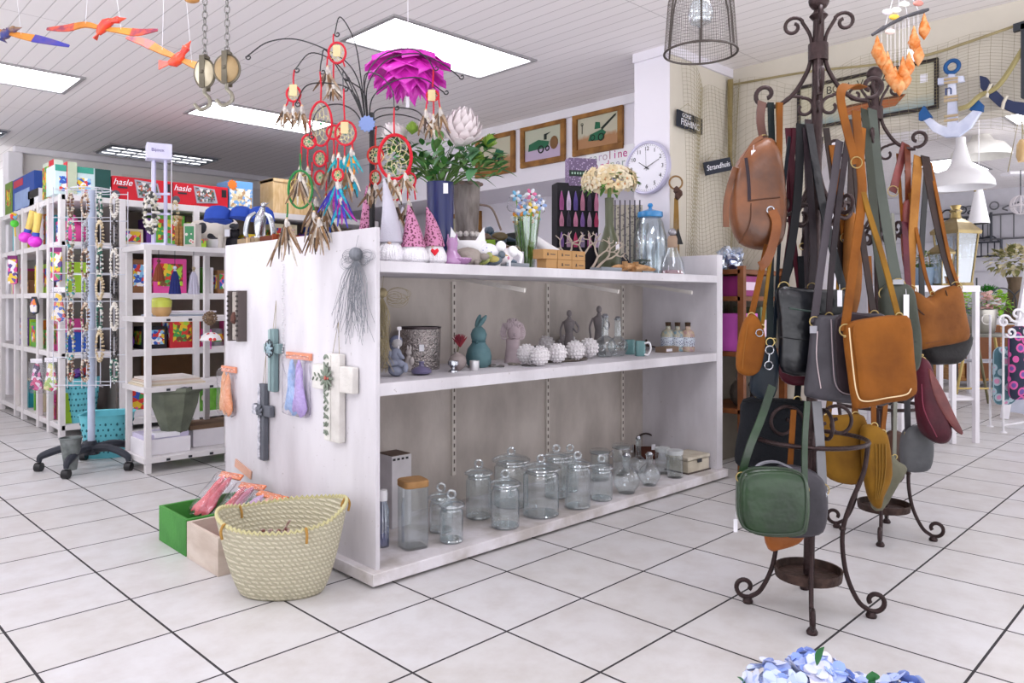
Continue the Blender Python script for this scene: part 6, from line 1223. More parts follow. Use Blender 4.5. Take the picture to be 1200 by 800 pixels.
def laced_bin(fr, w, h, lb):
    t = thing('plastic_bin', lb, 'bin', fr, group='turquoise pierced bins'); TQ = M('#6fc7d4', .45)
    b = B(); r = w/2; b.lathe([(r*.72, 0), (r*.98, h), (r*1.03, h), (r*1.03, h+.006), (r*.94, h), (r*.7, .01), (0, .01)], 32, sq=4); b.out('bin_body', TQ, t, rz=.3)
    b = B()
    for j in range(6):
        for i in range(30): a = 2*PI*i/30+.1*(j % 2); z = h*(.15+.13*j); q = r*(.72+.26*z/h)/((abs(math.cos(a-.3))**4+abs(math.sin(a-.3))**4)**.25)+.0005; b.ball((q*math.cos(a), q*math.sin(a), z), (.008, .008, .011) if (i+j) % 2 else (.006, .006, .006), 6)
    b.out('pierced_holes', M('#2c6a78', .7), t); return t
laced_bin(Fz(126, 533, 0), .34, .3, 'large turquoise pierced plastic bin behind the jewellery rack base')
t = laced_bin(Vector((1.79, 7.02, .1)), .27, .36, 'turquoise pierced plastic bin filled with toys on the bottom left shelf'); b = B(); rnd = random.Random(2)
for i in range(10): b.mat(i % 4).ball((rnd.uniform(-.08, .08), rnd.uniform(-.08, .08), .37+rnd.uniform(0, .05)), rnd.uniform(.02, .04), 8)
b.out('toys', [M(c, .4) for c in ('#2f58b8', '#d3362f', '#e8e4ea', '#6a3fa0')], t)
t = thing('grass_toy_box', 'wide green printed box on the floor shelf of the back unit', 'box', Vector((2.5, Y1+.02, .1))); B().b2((0, 0, 0), (.9, .02, .3)).out('carton', M('#6fae3f', .5, h2='#4f8a2f', sc=10), t)
for i in range(5): B().ball((.12+.16*i, -.004, .12), (.035, .003, .035)).out('printed_animal', M(['#d8743a', '#e8e0d0', '#a8c86a', '#d0a04a', '#c85a4a'][i], .5), t)
# ================= BAG STANDS =================
def bag_stand(xc, zc, lb, tilt, phi=-18):
    o = Vector((xc*CT+zc*ST, -xc*ST+zc*CT, 0)); t = thing('bag_stand', lb, 'bag stand', o, RC, 'wrought iron bag stands')
    Rt = lambda r, a, z: Vector((r*math.cos(a)+tilt*z, r*math.sin(a), z))
    B().tube([Rt(0, 0, .13), Rt(0, 0, 1.2), Rt(0, 0, 2.1)], .019, 14).out('pole', IRON, t)
    B().ball(Rt(0, 0, 2.17), .036, 16).lathe([(.02, 2.1), (.032, 2.115), (.018, 2.13), (.014, 2.145)], 16, (tilt*2.1, 0, 0)).out('finial', IRON, t)
    B().lathe([(.034, 1.955), (.034, 2.015), (.03, 2.015)], 16, (tilt*2, 0, 0)).out('collar', IRON, t)
    B().lathe([(.0, .118), (.112, .118), (.116, .15), (.11, .15), (.106, .124), (0, .124)], 32).out('tray', RUST, t)
    B().tube([Vector((.186*math.cos(2*PI*i/40)+tilt*.6, .186*math.sin(2*PI*i/40), .61)) for i in range(40)], .008, 8, True).out('ring', IRON, t)
    def curl(a, c, r0, r1, a0, a1, n=20): return [Rt(c[0]+(r0+(r1-r0)*i/n)*math.cos(math.radians(a0+(a1-a0)*i/n)), a, c[1]+(r0+(r1-r0)*i/n)*math.sin(math.radians(a0+(a1-a0)*i/n))) for i in range(n+1)]
    for k in range(4):
        a = math.radians(phi+180+90*k)
        g = B().tube(bez([Rt(r, a, z) for r, z in ((.186, .61), (.172, .5), (.13, .38), (.108, .28), (.121, .15), (.16, .055), (.2, .022))], 5)+curl(a, (.215, .058), .038, .016, -110, 210), .0085, 8).out('leg', IRON, t)
        B().lathe([(.017, 0), (.019, .008), (.012, .02)], 12, Rt(.205, a, 0)).out('foot', IRON, g)
        B().ball(Rt(.108, a, .3), (.013, .013, .011), 8).out('knuckle', IRON, g)
        B().tube(bez([Rt(r, a, z) for r, z in ((.02, 2.0), (.028, 2.05), (.055, 2.1))], 5)+curl(a, (.085, 2.085), .036, .012, 150, -250), .0065, 8).out('top_scroll', IRON, t)
        B().tube(bez([Rt(r, a, z) for r, z in ((.02, 1.98), (.035, 1.92), (.075, 1.85), (.12, 1.812), (.16, 1.80))], 5)+curl(a, (.175, 1.85), .042, .014, -110, 250), .008, 8).out('arm', IRON, t)
        B().tube(bez([Rt(r, a, z) for r, z in ((.12, 1.812), (.09, 1.835), (.05, 1.83))], 5)+curl(a, (.045, 1.79), .038, .012, 80, 400), .006, 8).out('inner_scroll', IRON, t)
        a2 = a+math.radians(40)
        B().tube(bez([Rt(r, a2, z) for r, z in ((.015, 1.56), (.04, 1.49), (.09, 1.42), (.13, 1.40))], 5)+curl(a2, (.14, 1.435), .036, .012, -110, 250), .007, 8).out('lower_arm', IRON, t)
        B().tube(curl(a2, (.06, 1.40), .05, .012, 150, -260), .006, 8).out('inner_scroll', IRON, t)
        B().tube(curl(a+.4, (.1, .665), .075, .015, 200, -250, 28), .0065, 8).out('ring_scroll', IRON, t)
    return t
bag_stand(1.055, 2.685, 'tall brown wrought iron bag stand in front, loaded with leather bags', .018)
bag_stand(1.756, 3.56, 'brown wrought iron bag stand further back at the right, loaded with bags', -.02, -30)
LEA = lambda c, c2=None, r=.42, co=.15: M(c, r, h2=c2, var=.22, sc=7, bump=.4, bsc=22, coat=co)
def bag(nm, lb, cat, d, out, th, mat, straps=(), extra=None, p=3.5, rings=6):
    cx = sum(q[0] for q in out)/len(out); top = min(q[1] for q in out)
    fr = Fr(cx, top, d); t = thing(nm, lb, cat, fr, group=None); k = fr.k
    o2 = [(q.x, q.y) for q in bez([((u-cx)*k, -(v-top)*k, 0) for u, v in out][::-1], 3, True)]
    B().puff(o2, th, p=p, rings=rings).out('bag_body', mat, t, ang=60)
    for pts, w, m in straps:
        q = [(u, v) if len(x_) == 2 else (u, v) for x_ in pts for u, v in [x_[:2]]]; dd = [x_[2] if len(x_) > 2 else 0 for x_ in pts]
        b = B().ribbon(bez([fr.p(u, v, z) for (u, v), z in zip(q, dd)], 6), w, .004, (1, .25, 0)); b.out('strap', m, t, ang=50)
        e = fr.p(*q[-1], dd[-1]); B().ring(e+Vector((0, -.004, .004)), w*.6, .0022, n=14, m=5).out('buckle_ring', BRASS, t)
    if extra: extra(t, fr)
    return t
def seam(t, fr, pts, mat, r=.0016, dd=-.03, nm='seam', closed=False):
    B().tube(bez([fr.p(u, v, dd) for u, v in pts], 5, closed), r, 5, closed).out(nm, mat, t)
def tagit(t, fr, u, v, w=.016, h=.04, dd=-.05): a = fr.p(u, v, dd); B().b2(a+Vector((-w/2, -.001, -h)), a+Vector((w/2, .001, 0))).tube([a+Vector((0, 0, -.004)), a+Vector((.004, .01, .02))], .0008, 4).out('price_tag', PAPER, t)
BRN = LEA('#7a4722', '#4d2a13', .38, .15); TAN = LEA('#844d12', '#6a3b0b', .8, 0); MUS = LEA('#876016', '#6d4a10', .8, 0); DBR = LEA('#33231f', '#221816', .5, 0); PLM = LEA('#2d2127', '#1e171b', .5, 0); GRYL = LEA('#454248', '#343237', .5, 0); BKL = LEA('#0d0f16', '#08090d', .3, .15); NVY = LEA('#141f2a', '#0e161e', .45, 0); GRNL = LEA('#1f3d1c', '#142814', .33, .2); BUR = LEA('#521526', '#3a0d1a', .45, 0); OLV = LEA('#42463e', '#34382f', .7, 0); SUE = M('#17191e', .95, bump=.3, bsc=150); PIPE = M('#dcc39a', .5); ROSE = LEA('#834340', '#5a2826'); RBR = LEA('#743820', '#542614')
def ex_pack(t, fr):
    seam(t, fr, [(874, 185), (877, 210), (878, 236)], M('#2b2028', .5), .006, -.062, 'zip'); seam(t, fr, [(877, 235), (895, 233), (914, 231)], M('#4a2a16', .6), .0026, -.066)
    seam(t, fr, [(866, 285), (878, 262), (880, 238)], M('#4a2a16', .6), .0026, -.062); B().ribbon(bez([fr.p(u, v, -.072) for u, v in ((905, 246), (910, 262), (906, 285), (898, 306), (890, 312))], 5), .034, .004, (1, .2, 0)).out('shoulder_strap', LEA('#8a5229', '#6a3a1a'), t)
    B().ribbon(bez([fr.p(u, v, -.03) for u, v in ((862, 196), (856, 215), (851, 240), (851, 266))], 5), .022, .004, (1, .2, 0)).out('shoulder_strap', BRN, t)
    B().ribbon(bez([fr.p(u, v, -.02) for u, v in ((866, 196), (876, 178), (884, 166), (893, 160))], 5), .014, .01, (1, 0, .5)).out('carry_handle', BRN, t)
    B().ring(fr.p(903, 246, -.065), .012, .003).out('ring_pull', SILV, t); tagit(t, fr, 883, 176, .015, .045)
bag('leather_backpack', 'brown leather backpack hanging highest on the left of the front stand', 'backpack', 2.64, [(888, 165), (900, 162), (911, 176), (917, 215), (919, 255), (914, 284), (902, 292), (884, 292), (868, 285), (858, 262), (856, 225), (862, 195), (875, 174)], .13, BRN, [([(893, 119, .05), (891, 140, .02), (895, 166, 0)], .032, LEA('#6b4a40', '#553a33'))], ex_pack)
bag('small_pouch', 'small tan leather pouch hanging low at the left of the front stand', 'handbag', 2.6, [(874, 372), (884, 368), (893, 382), (896, 402), (891, 430), (882, 440), (868, 438), (863, 428), (866, 396)], .05, TAN, [([(914, 120), (911, 220), (896, 300), (880, 372)], .022, TAN), ([(911, 120, .01), (913, 240, .01), (902, 310), (893, 384)], .012, MUS)], lambda t, fr: (seam(t, fr, [(876, 380), (872, 410), (870, 432)], M('#8a5518', .6), .002, -.026), B().ring(fr.p(890, 390, -.03), .012, .002).out('clasp_ring', SILV, t)))
bag('crossbody_bag', 'narrow dark navy crossbody bag with a silver clasp beside the tan pouch', 'handbag', 2.62, [(894, 398), (906, 400), (912, 428), (906, 466), (882, 463), (880, 442), (887, 408)], .05, NVY, [([(903, 120), (905, 200), (903, 310), (902, 402, -.02)], .024, M('#121c1e', .6)), ([(925, 160, .04), (915, 260, .02), (907, 400)], .012, NVY)], lambda t, fr: (B().ring(fr.p(902, 410, -.035), .014, .0028).ring(fr.p(901, 428, -.035), .014, .0028).tube([fr.p(902, 414, -.036), fr.p(901, 424, -.036)], .004, 6).out('clasp', SILV, t)))
def ex_tote(t, fr): seam(t, fr, [(925, 361), (945, 364), (962, 366)], M('#3a4a44', .4), .003, -.036, 'zip'); seam(t, fr, [(914, 395), (940, 398), (965, 398)], M('#0c0d12', .4), .0016, -.036); tagit(t, fr, 984, 340, .016, .055, -.06)
bag('leather_tote', 'glossy black leather tote with a zip, upper middle of the front stand', 'handbag', 2.6, [(911, 336), (935, 337), (965, 339), (992, 343), (996, 380), (996, 440), (960, 441), (917, 436), (913, 400), (912, 370)], .07, BKL, [([(938, 145, .05), (936, 210, .03), (930, 270), (918, 338)], .032, M('#0e0e12', .6)), ([(944, 150, .05), (950, 230, .03), (953, 290), (951, 338)], .026, PLM), ([(948, 145, .05), (962, 230), (978, 300), (990, 345)], .03, BKL)], ex_tote)
bag('burgundy_purse', 'burgundy purse peeping out below the black tote on the front stand', 'handbag', 2.72, [(914, 424), (958, 424), (958, 446), (936, 452), (917, 446)], .05, BUR, [([(924, 150), (930, 240), (920, 330), (916, 425)], .028, BUR), ([(932, 150), (925, 230), (936, 330), (950, 425)], .022, BUR)])
def ex_sat(t, fr):
    k = fr.k; B().puff([(q.x, q.y) for q in bez([fr.p(u, v).xz.to_3d() for u, v in ((1046, 380), (1040, 455), (990, 462), (976, 448), (974, 372), (1010, 368))], 3, True)], .02, p=5, c=(0, -.035, 0)).out('flap', PLM, t); seam(t, fr, [(974, 374), (976, 420), (980, 452), (996, 462), (1030, 458)], M('#8c7f84', .5), .002, -.047)
    seam(t, fr, [(958, 388), (957, 420), (962, 455)], M('#c2b2b4', .5), .0018, -.034); B().b2(fr.p(953, 386, -.03)+Vector((-.012, -.002, -.012)), fr.p(953, 386, -.03)+Vector((.012, .002, .012))).out('buckle', M('#8d8b92', .3, .8), t)
bag('satchel', 'plum brown satchel with a flap and grey side, behind the tan flap bag', 'satchel', 2.52, [(954, 374), (975, 369), (1010, 367), (1040, 371), (1050, 410), (1048, 470), (1000, 473), (950, 466), (943, 458), (947, 425)], .07, GRYL, [([(984, 165, .03), (976, 220), (964, 300), (954, 378)], .028, M('#4d474d', .7)), ([(994, 160, .03), (984, 230), (975, 310), (971, 372)], .022, PLM), ([(1002, 190, .05), (1008, 260, .04), (1018, 330, .02), (1024, 370)], .024, DBR)], ex_sat)
def ex_flap(t, fr):
    B().puff([(q.x, q.y) for q in bez([fr.p(u, v).xz.to_3d() for u, v in ((1061, 374), (1066, 420), (1069, 456), (1060, 463), (1035, 467), (1012, 470), (1003, 462), (999, 425), (995, 382), (1020, 373), (1045, 370))], 3, True)], .014, p=6, c=(0, -.03, 0)).out('flap', TAN, t, ang=60)
    seam(t, fr, [(995, 384), (999, 425), (1004, 460), (1013, 470), (1040, 466), (1062, 462), (1068, 455)], PIPE, .0022, -.038, 'piping'); B().ball(fr.p(990, 394, -.03), .005, 8).out('stud', BRASS, t); tagit(t, fr, 1060, 372, .018, .05, -.01)
bag('flap_bag', 'large tan suede flap shoulder bag in the centre of the front stand', 'shoulder bag', 2.42, [(992, 379), (1020, 372), (1050, 369), (1064, 376), (1069, 425), (1070, 464), (1040, 472), (1006, 479), (999, 472), (993, 430), (989, 395)], .055, TAN, [([(1003, 130, .05), (1008, 190, .02), (1010, 232), (1000, 310), (990, 388)], .032, TAN), ([(1006, 190, .02), (1014, 235), (1034, 300), (1053, 372)], .02, MUS), ([(1012, 103, .06), (991, 101, .03), (985, 114, .0), (992, 150), (1003, 192)], .03, TAN)], ex_flap)
bag('suede_tote', 'large black suede tote hanging low on the left of the front stand', 'handbag', 2.72, [(872, 467), (905, 466), (940, 469), (948, 480), (946, 550), (925, 556), (900, 554), (866, 546), (862, 530), (868, 495)], .09, SUE, [([(930, 300), (905, 380), (888, 470)], .024, SUE), ([(938, 300), (940, 380), (934, 470)], .024, SUE)], lambda t, fr: seam(t, fr, [(870, 470), (905, 470), (944, 473)], M('#15161a', .8), .003, -.03))
def rim(t, fr, out, mat, dd, r=.0035, s=.97):
    cx = sum(q[0] for q in out)/len(out); cv = sum(q[1] for q in out)/len(out); seam(t, fr, [(cx+(u-cx)*s, cv+(v-cv)*s) for u, v in out], mat, r, dd, 'piping', True)
go = [(876, 549), (905, 547), (932, 550), (943, 560), (946, 585), (944, 613), (936, 625), (900, 627), (874, 621), (865, 606), (864, 580), (866, 560)]
bag('camera_bag', 'glossy green boxy leather bag hanging lowest on the front stand', 'shoulder bag', 2.33, go, .075, GRNL, [([(905, 452, .05), (892, 490, .02), (878, 525), (868, 560, 0)], .026, GRNL), ([(946, 470, .03), (943, 520, .02), (943, 575, 0)], .02, GRNL)], lambda t, fr: (rim(t, fr, go, M('#1f331f', .4), -.036), rim(t, fr, go, M('#1f331f', .4), .03), tagit(t, fr, 862, 608, .012, .04, -.01)), p=7)
g2 = [(u*.92+86, v+2) for u, v in go]
bag('camera_bag', 'grey boxy leather bag with top handle directly behind the green bag', 'shoulder bag', 2.5, [(905, 552), (925, 545), (950, 550), (962, 562), (966, 585), (964, 610), (955, 624), (920, 627), (904, 615), (900, 590), (900, 565)], .1, GRYL, [([(957, 470, .03), (961, 520, .01), (964, 575, 0)], .034, M('#7b7b7f', .5))], lambda t, fr: (B().ribbon(bez([fr.p(u, v, -.02) for u, v in ((882, 556), (890, 544), (910, 541), (935, 552))], 5), .016, .006, (0, 1, 0)).out('carry_handle', M('#8a8a92', .5), t), B().ring(fr.p(964, 580, -.04), .012, .003).out('strap_ring', SILV, t)), p=6)
bag('tan_tote', 'tan leather tote partly hidden behind the ring of the front stand', 'handbag', 2.92, [(958, 490), (985, 486), (1012, 487), (1016, 520), (1012, 562), (990, 567), (966, 556), (958, 530)], .06, MUS, [([(985, 300), (980, 400), (970, 490)], .026, MUS), ([(990, 300), (1000, 400), (1002, 488)], .026, TAN)], lambda t, fr: seam(t, fr, [(960, 498), (985, 496), (1012, 496)], DBR, .002, -.02))
bag('mustard_purse', 'mustard yellow purse with fringed seams hanging on its side, low right', 'handbag', 2.86, [(1010, 500), (1022, 497), (1034, 503), (1040, 515), (1044, 556), (1034, 582), (1030, 596), (1020, 588), (1013, 560), (1010, 525)], .06, MUS, [([(1018, 300), (1022, 400), (1024, 500)], .022, TAN), ([(1040, 420), (1038, 470), (1034, 508)], .02, TAN)], lambda t, fr: [seam(t, fr, [(1026+i*4, 520), (1027+i*3.4, 555), (1026+i*1.5, 585)], M('#8f6a24', .6), .0018, -.032) for i in range(4)])
bag('orange_purse', 'orange brown purse peeping out below the green and grey bags', 'handbag', 2.56, [(897, 622), (920, 624), (941, 626), (934, 636), (912, 643), (900, 643)], .05, LEA('#8f4f18', '#703a10'), [([(930, 480), (925, 560), (920, 624)], .02, TAN)])
bag('grey_tote', 'long grey green leather bag behind the tan flap bag, at its right', 'handbag', 2.82, [(1033, 337), (1055, 332), (1068, 338), (1074, 370), (1078, 400), (1076, 428), (1068, 437), (1050, 434), (1036, 420), (1032, 380)], .07, OLV, [([(1022, 128, .7), (1028, 190, .5), (1040, 270, .2), (1052, 336, 0)], .045, M('#4b514a', .7)), ([(1013, 128, .7), (1020, 200, .4), (1028, 290, .1), (1036, 345, 0)], .036, M('#34382f', .6))], lambda t, fr: (seam(t, fr, [(1036, 398), (1055, 398), (1074, 400)], M('#3b3e39', .5), .0018, -.036), tagit(t, fr, 1062, 345, .02, .09, -.05), B().b2(fr.p(1052, 330, -.02)+Vector((-.02, -.004, -.01)), fr.p(1052, 330, -.02)+Vector((.02, .002, .008))).out('buckle', M('#9b9ba0', .3, .8), t)))
def ex_zip(t, fr):
    seam(t, fr, [(1085, 402), (1105, 398), (1128, 390)], M('#6a3c1a', .5), .003, -.05, 'lower_zip'); seam(t, fr, [(1108, 340), (1114, 360), (1119, 384)], M('#3d2414', .5), .003, -.05, 'zip'); seam(t, fr, [(1066, 345), (1078, 365), (1098, 376)], M('#3d2414', .5), .004, -.05, 'zip')
bag('zip_satchel', 'rust brown suede satchel with slanting zips on the rear stand', 'satchel', 3.4, [(1064, 340), (1085, 350), (1104, 338), (1122, 336), (1128, 365), (1133, 394), (1120, 402), (1090, 407), (1074, 408), (1070, 380)], .12, LEA('#83501f', '#653a14', .75, 0), [([(1084, 183, .1), (1094, 240), (1108, 300), (1120, 338)], .045, DBR), ([(1090, 190, .1), (1100, 240), (1112, 300), (1124, 338)], .018, TAN), ([(1076, 183, .1), (1072, 240), (1068, 300), (1067, 342)], .045, LEA('#a06d30', '#845522', .75, 0)), ([(1062, 200, .1), (1072, 260), (1084, 320), (1092, 345)], .018, TAN)], ex_zip)
bag('dark_satchel', 'black leather satchel showing below the rust brown satchel', 'satchel', 3.52, [(1078, 400), (1105, 396), (1134, 391), (1134, 408), (1122, 424), (1100, 427), (1084, 424)], .12, M('#171315', .6, coat=.1, bump=.3), [([(1086, 200), (1080, 300), (1082, 402)], .03, BLK)])
def ex_bur(t, fr):
    B().puff([(q.x, q.y) for q in bez([fr.p(u, v).xz.to_3d() for u, v in ((1082, 430), (1098, 455), (1112, 485), (1122, 506), (1113, 503), (1097, 482), (1086, 458))], 3, True)], .02, p=4, c=(0, -.04, 0)).out('flap', LEA('#7d4440', '#5f2f30'), t); seam(t, fr, [(1080, 450), (1083, 480), (1098, 512)], M('#8a3a50', .5), .002, -.05); B().ball(fr.p(1076, 418, -.04), .006, 8).ball(fr.p(1081, 416, -.04), .006, 8).out('stud', BRASS, t)
bag('burgundy_satchel', 'burgundy leather satchel seen edge on at the right of the rear stand', 'satchel', 3.2, [(1074, 422), (1084, 420), (1092, 440), (1102, 470), (1112, 500), (1111, 514), (1102, 520), (1088, 514), (1078, 500), (1074, 462)], .09, BUR, [([(1060, 260, .2), (1064, 330, .1), (1070, 390), (1080, 424)], .03, BUR)], ex_bur)
bag('grey_saddle_bag', 'grey leather saddle bag hanging low on the rear stand', 'handbag', 3.3, [(1060, 505), (1074, 498), (1088, 503), (1092, 525), (1088, 548), (1074, 553), (1060, 550), (1056, 530)], .08, LEA('#5e5f62', '#4c4d50', .6, 0), [([(1064, 400), (1063, 460), (1064, 510)], .03, GRYL)])
bag('olive_pouch', 'olive grey crumpled pouch with a thin strap above the rear tray', 'handbag', 3.05, [(1044, 533), (1052, 540), (1062, 548), (1052, 566), (1032, 598), (1020, 590), (1030, 566), (1038, 546)], .05, LEA('#6e6c5b', '#5a5849', .7, 0), [([(1046, 250, .35), (1050, 340, .2), (1050, 430, .05), (1049, 480), (1048, 536)], .016, M('#7a7a70', .6))])
bag('brown_purse', 'dark brown purse between the mustard purse and the grey saddle bag', 'handbag', 3.55, [(1038, 508), (1056, 506), (1060, 525), (1058, 560), (1044, 566), (1036, 545)], .06, LEA('#53362a', '#3d271e'), [([(1045, 400), (1046, 450), (1047, 508)], .02, DBR)])
bag('rose_purse', 'glossy rose brown folded purse hanging high on the rear stand', 'handbag', 3.45, [(1058, 240), (1066, 235), (1070, 260), (1071, 300), (1066, 318), (1060, 312), (1057, 280)], .05, ROSE, [([(1061, 168, .05), (1054, 195, .02), (1046, 225)], .04, ROSE), ([(1063, 170, .05), (1064, 200), (1064, 240)], .03, RBR), ([(1052, 180, .05), (1056, 240), (1060, 300)], .015, TAN)])
bag('brown_sling', 'slim tan brown sling bag behind the satchel straps on the front stand', 'handbag', 2.78, [(992, 255), (1002, 250), (1008, 280), (1008, 340), (1000, 372), (992, 360), (989, 310)], .05, LEA('#8a5520', '#6b4016', .75, 0), [([(1000, 140), (998, 200), (997, 256)], .03, DBR), ([(1012, 150, .3), (1008, 220, .2), (1004, 300, .1)], .02, TAN)])
bag('dark_sling', 'slim dark brown sling bag hanging behind the black tote straps', 'handbag', 2.8, [(944, 235), (956, 232), (964, 260), (964, 320), (958, 345), (946, 342), (941, 300)], .06, PLM, [([(948, 140), (947, 180), (949, 236)], .034, M('#3a2a2e', .5)), ([(968, 150), (976, 210), (986, 300), (996, 380)], .026, DBR), ([(975, 170), (985, 230), (990, 280)], .03, TAN), ([(962, 160), (957, 210), (940, 290)], .02, DBR)])
# ================= SHOP BEYOND THE OPENING =================
# far pendant lamps
def pend(fr, r, h, lb, m, zc=HC):
    t = thing('pendant_lamp', lb, 'lamp', fr); B().lathe([(r*.14, h), (r*.17, h*.9), (r*.3, h*.55), (r*.42, h*.42), (r*.75, h*.34), (r*.97, h*.14), (r, 0), (r*.96, 0), (r*.93, h*.12), (r*.7, h*.3), (.02, h*.38)], 40).out('shade', m, t)
    B().lathe([(r*.15, h), (r*.15, h*1.12), (r*.05, h*1.16)], 16).out('socket_cap', m, t); B().tube([(0, 0, h*1.1), (0, 0, zc-fr.o.z)], .004, 6).out('cord', WH, t); return t
pend(Fr(1126, 220, 5.9), .235, .35, 'big white enamel pendant lamp just beyond the net, nearest one', WHp)
pend(Fr(1150, 184, 7.6), .27, .38, 'white pendant lamp with a bell shade behind the nearest lamp', M('#f3f1ea', .4))
fr = Fr(1147, 262, 6.6); t = thing('cone_lamp', 'white tapered hanging shade with a brass fitting below the big pendants', 'lamp', fr); B().lathe([(.085, 0), (.03, .3), (.025, .3), (.08, 0)], 28).out('shade', WHp, t); B().tube(bez([(-.03, 0, .28), (-.03, 0, .37), (.03, 0, .4), (.05, 0, .3)], 5), .012, 8).out('fitting', BRASS, t); B().tube([(0, 0, .38), (0, 0, HC-fr.o.z)], .003, 5).out('cord', WH, t)
# brass lanterns on a white table
def shopZ(u, d, z): return Fr(u, VH-(z-H)/d*F, d)
def lantern(fr, w, h, lb):
    t = thing('lantern', lb, 'lantern', fr, rz=RC+.35, group='brass lanterns on the white table'); BR_ = M('#9c8a62', .35, .8, var=.25, sc=10)
    B().b2((-w*.36, -w*.36, 0), (w*.36, w*.36, h*.04)).out('base', BR_, t)
    for x, y in ((-1, -1), (1, -1), (1, 1), (-1, 1)): B().tube([(x*w*.32, y*w*.32, h*.04), (x*w*.46, y*w*.46, h*.66)], w*.035, 6).out('corner_post', BR_, t)
    B().lathe([(w*.45, h*.04), (w*.64, h*.66)], 4).out('glass_panes', glass('#cfd8de', .25), t, flat=True, rz=PI/4)
    B().lathe([(w*.74, h*.64), (w*.76, h*.68), (w*.45, h*.78), (w*.18, h*.84), (w*.14, h*.9), (w*.2, h*.93), (w*.08, h*.97), (0, h)], 4).out('roof', BR_, t, flat=True, rz=PI/4); B().lathe([(w*.16, h*.84), (w*.12, h*.95), (w*.17, h)], 16).out('chimney', BRASS, t)
    return t
TZ = 1.22
fr = shopZ(1098, 6.0, 0); 
t = thing('white_console', 'tall white open console table in the next shop carrying lanterns', 'table', shopZ(1095, 6.0, 0), RC+.12)
B().b2((-.42, -.2, TZ-.05), (.24, .25, TZ)).out('table_top', WH, t, bev=.003)
for x, y in ((-.4, -.18), (.02, -.18), (.215, -.18), (-.4, .23), (.215, .23)): B().b2((x-.018, y-.02, 0), (x+.018, y+.02, TZ-.05)).out('leg', WH, t, bev=.002)
for z in (.35, .8): B().b2((-.4, -.18, z-.02), (.215, .23, z)).out('lower_shelf', WH, t)
lantern(shopZ(1120, 6.0, TZ), .24, .64, 'large brass lantern with glass sides on the white console'); lantern(shopZ(1103, 5.85, TZ), .13, .38, 'small brass lantern in front of the large one')
t = thing('candle_cup', 'small orange glass cup beside the lanterns', 'candle cup', shopZ(1116, 5.82, TZ)); B().lathe([(.025, 0), (.035, .03), (.045, .065), (.04, .065), (.02, .01), (0, .01)], 20).out('cup', M('#e08a2a', .3, coat=.5), t); B().ring((0, 0, .065), .042, .003, (0, 0, 1)).out('rim', GOLD, t)
def leafball(o, r, n, mats, parent, nm='foliage', l=.05, w=.03, seed=1, sz=1, up=0, inner=.5):
    rn = random.Random(seed); b = B()
    for i in range(n):
        d = Vector((rn.gauss(0, 1), rn.gauss(0, 1), rn.gauss(0, 1)+up)).normalized(); b.mat(rn.randrange(len(mats))).add(*leaf(Vector(o)+Vector((d.x*r, d.y*r, d.z*r*sz))*rn.uniform(inner, 1), d+Vector((rn.uniform(-.5, .5), rn.uniform(-.5, .5), rn.uniform(-.3, .5))), l, w, None, None))
    return b.out(nm, mats, parent, ang=70)
t = thing('potted_plant', 'speckled green plant in a grey blue pot on the white console', 'plant', shopZ(1082, 5.9, TZ)); B().lathe([(.065, 0), (.085, .14), (.078, .14), (.06, .02), (0, .02)], 24).out('pot', M('#7f93a8', .5), t); leafball((0, 0, .19), .085, 130, [M('#6b7a4a', .6), M('#a8a878', .6), M('#4f6a3c', .6)], t, l=.03, w=.02)
t = thing('hanging_plant', 'bushy green plant on the middle shelf of the white console', 'plant', shopZ(1078, 5.95, .8)); B().lathe([(.05, 0), (.07, .1), (.06, .1), (0, .02)], 20).out('pot', M('#5b6a58', .6), t); leafball((0, 0, .16), .15, 200, [M('#4f8a3f', .6), M('#2f6a34', .6)], t, l=.05, w=.03, seed=3)
t = thing('ivy_ball', 'round blue green leafy topiary at the right end of the white console', 'plant', shopZ(1116, 5.95, .8)); B().lathe([(.04, 0), (.06, .09), (.05, .09), (0, .02)], 20).out('pot', M('#7a7f80', .6), t); leafball((0, 0, .23), .12, 240, [M('#4d7a68', .6), M('#6a7f9a', .6), M('#3a6a3c', .6)], t, l=.04, w=.025, seed=5)
# wall of the far shop: iron headboards, hooks
def grille(fr, w, h, lb, col, arch=True):
    t = thing('iron_wall_hanging', lb, 'wall hanging', fr, rz=-PI/2, group='ironwork hanging on the far white wall'); m = M(col, .5, .4); b = B()
    for x in (-w/2, w/2): b.tube([(x, 0, 0), (x, 0, h*.8)], .02, 6)
    b.tube([(-w/2, 0, h*.12), (w/2, 0, h*.12)], .015, 6).tube([(-w/2, 0, h*.7), (w/2, 0, h*.7)], .015, 6); b.out('frame', m, t); b = B()
    for i in range(1, 7): x = -w/2+w*i/7; b.tube([(x, 0, h*.12), (x, 0, h*.7)], .01, 5)
    b.out('bars', m, t); b = B()
    for sx in (-1, 1): b.tube(bez([(sx*w*.45, 0, h*.75), (sx*w*.3, 0, h*.95), (sx*w*.1, 0, h*.85), (sx*w*.15, 0, h*.78)], 6), .012, 6)
    b.ring((0, 0, h*.92), h*.09, .01); b.out('scrolls', m, t); return t
for u0, v0, w, h, lb, c in ((1128, 285, .75, .55, 'black ironwork hanging nearest the lanterns', '#33353c'), (1165, 286, 1.15, .62, 'wide grey ironwork headboard hanging on the wall', '#6f6f73'), (1146, 304, .6, .36, 'low black ironwork arch hanging under the grey headboard', '#3c3f48')): grille(Px(u0, v0, 12.9), w, h, lb, c)
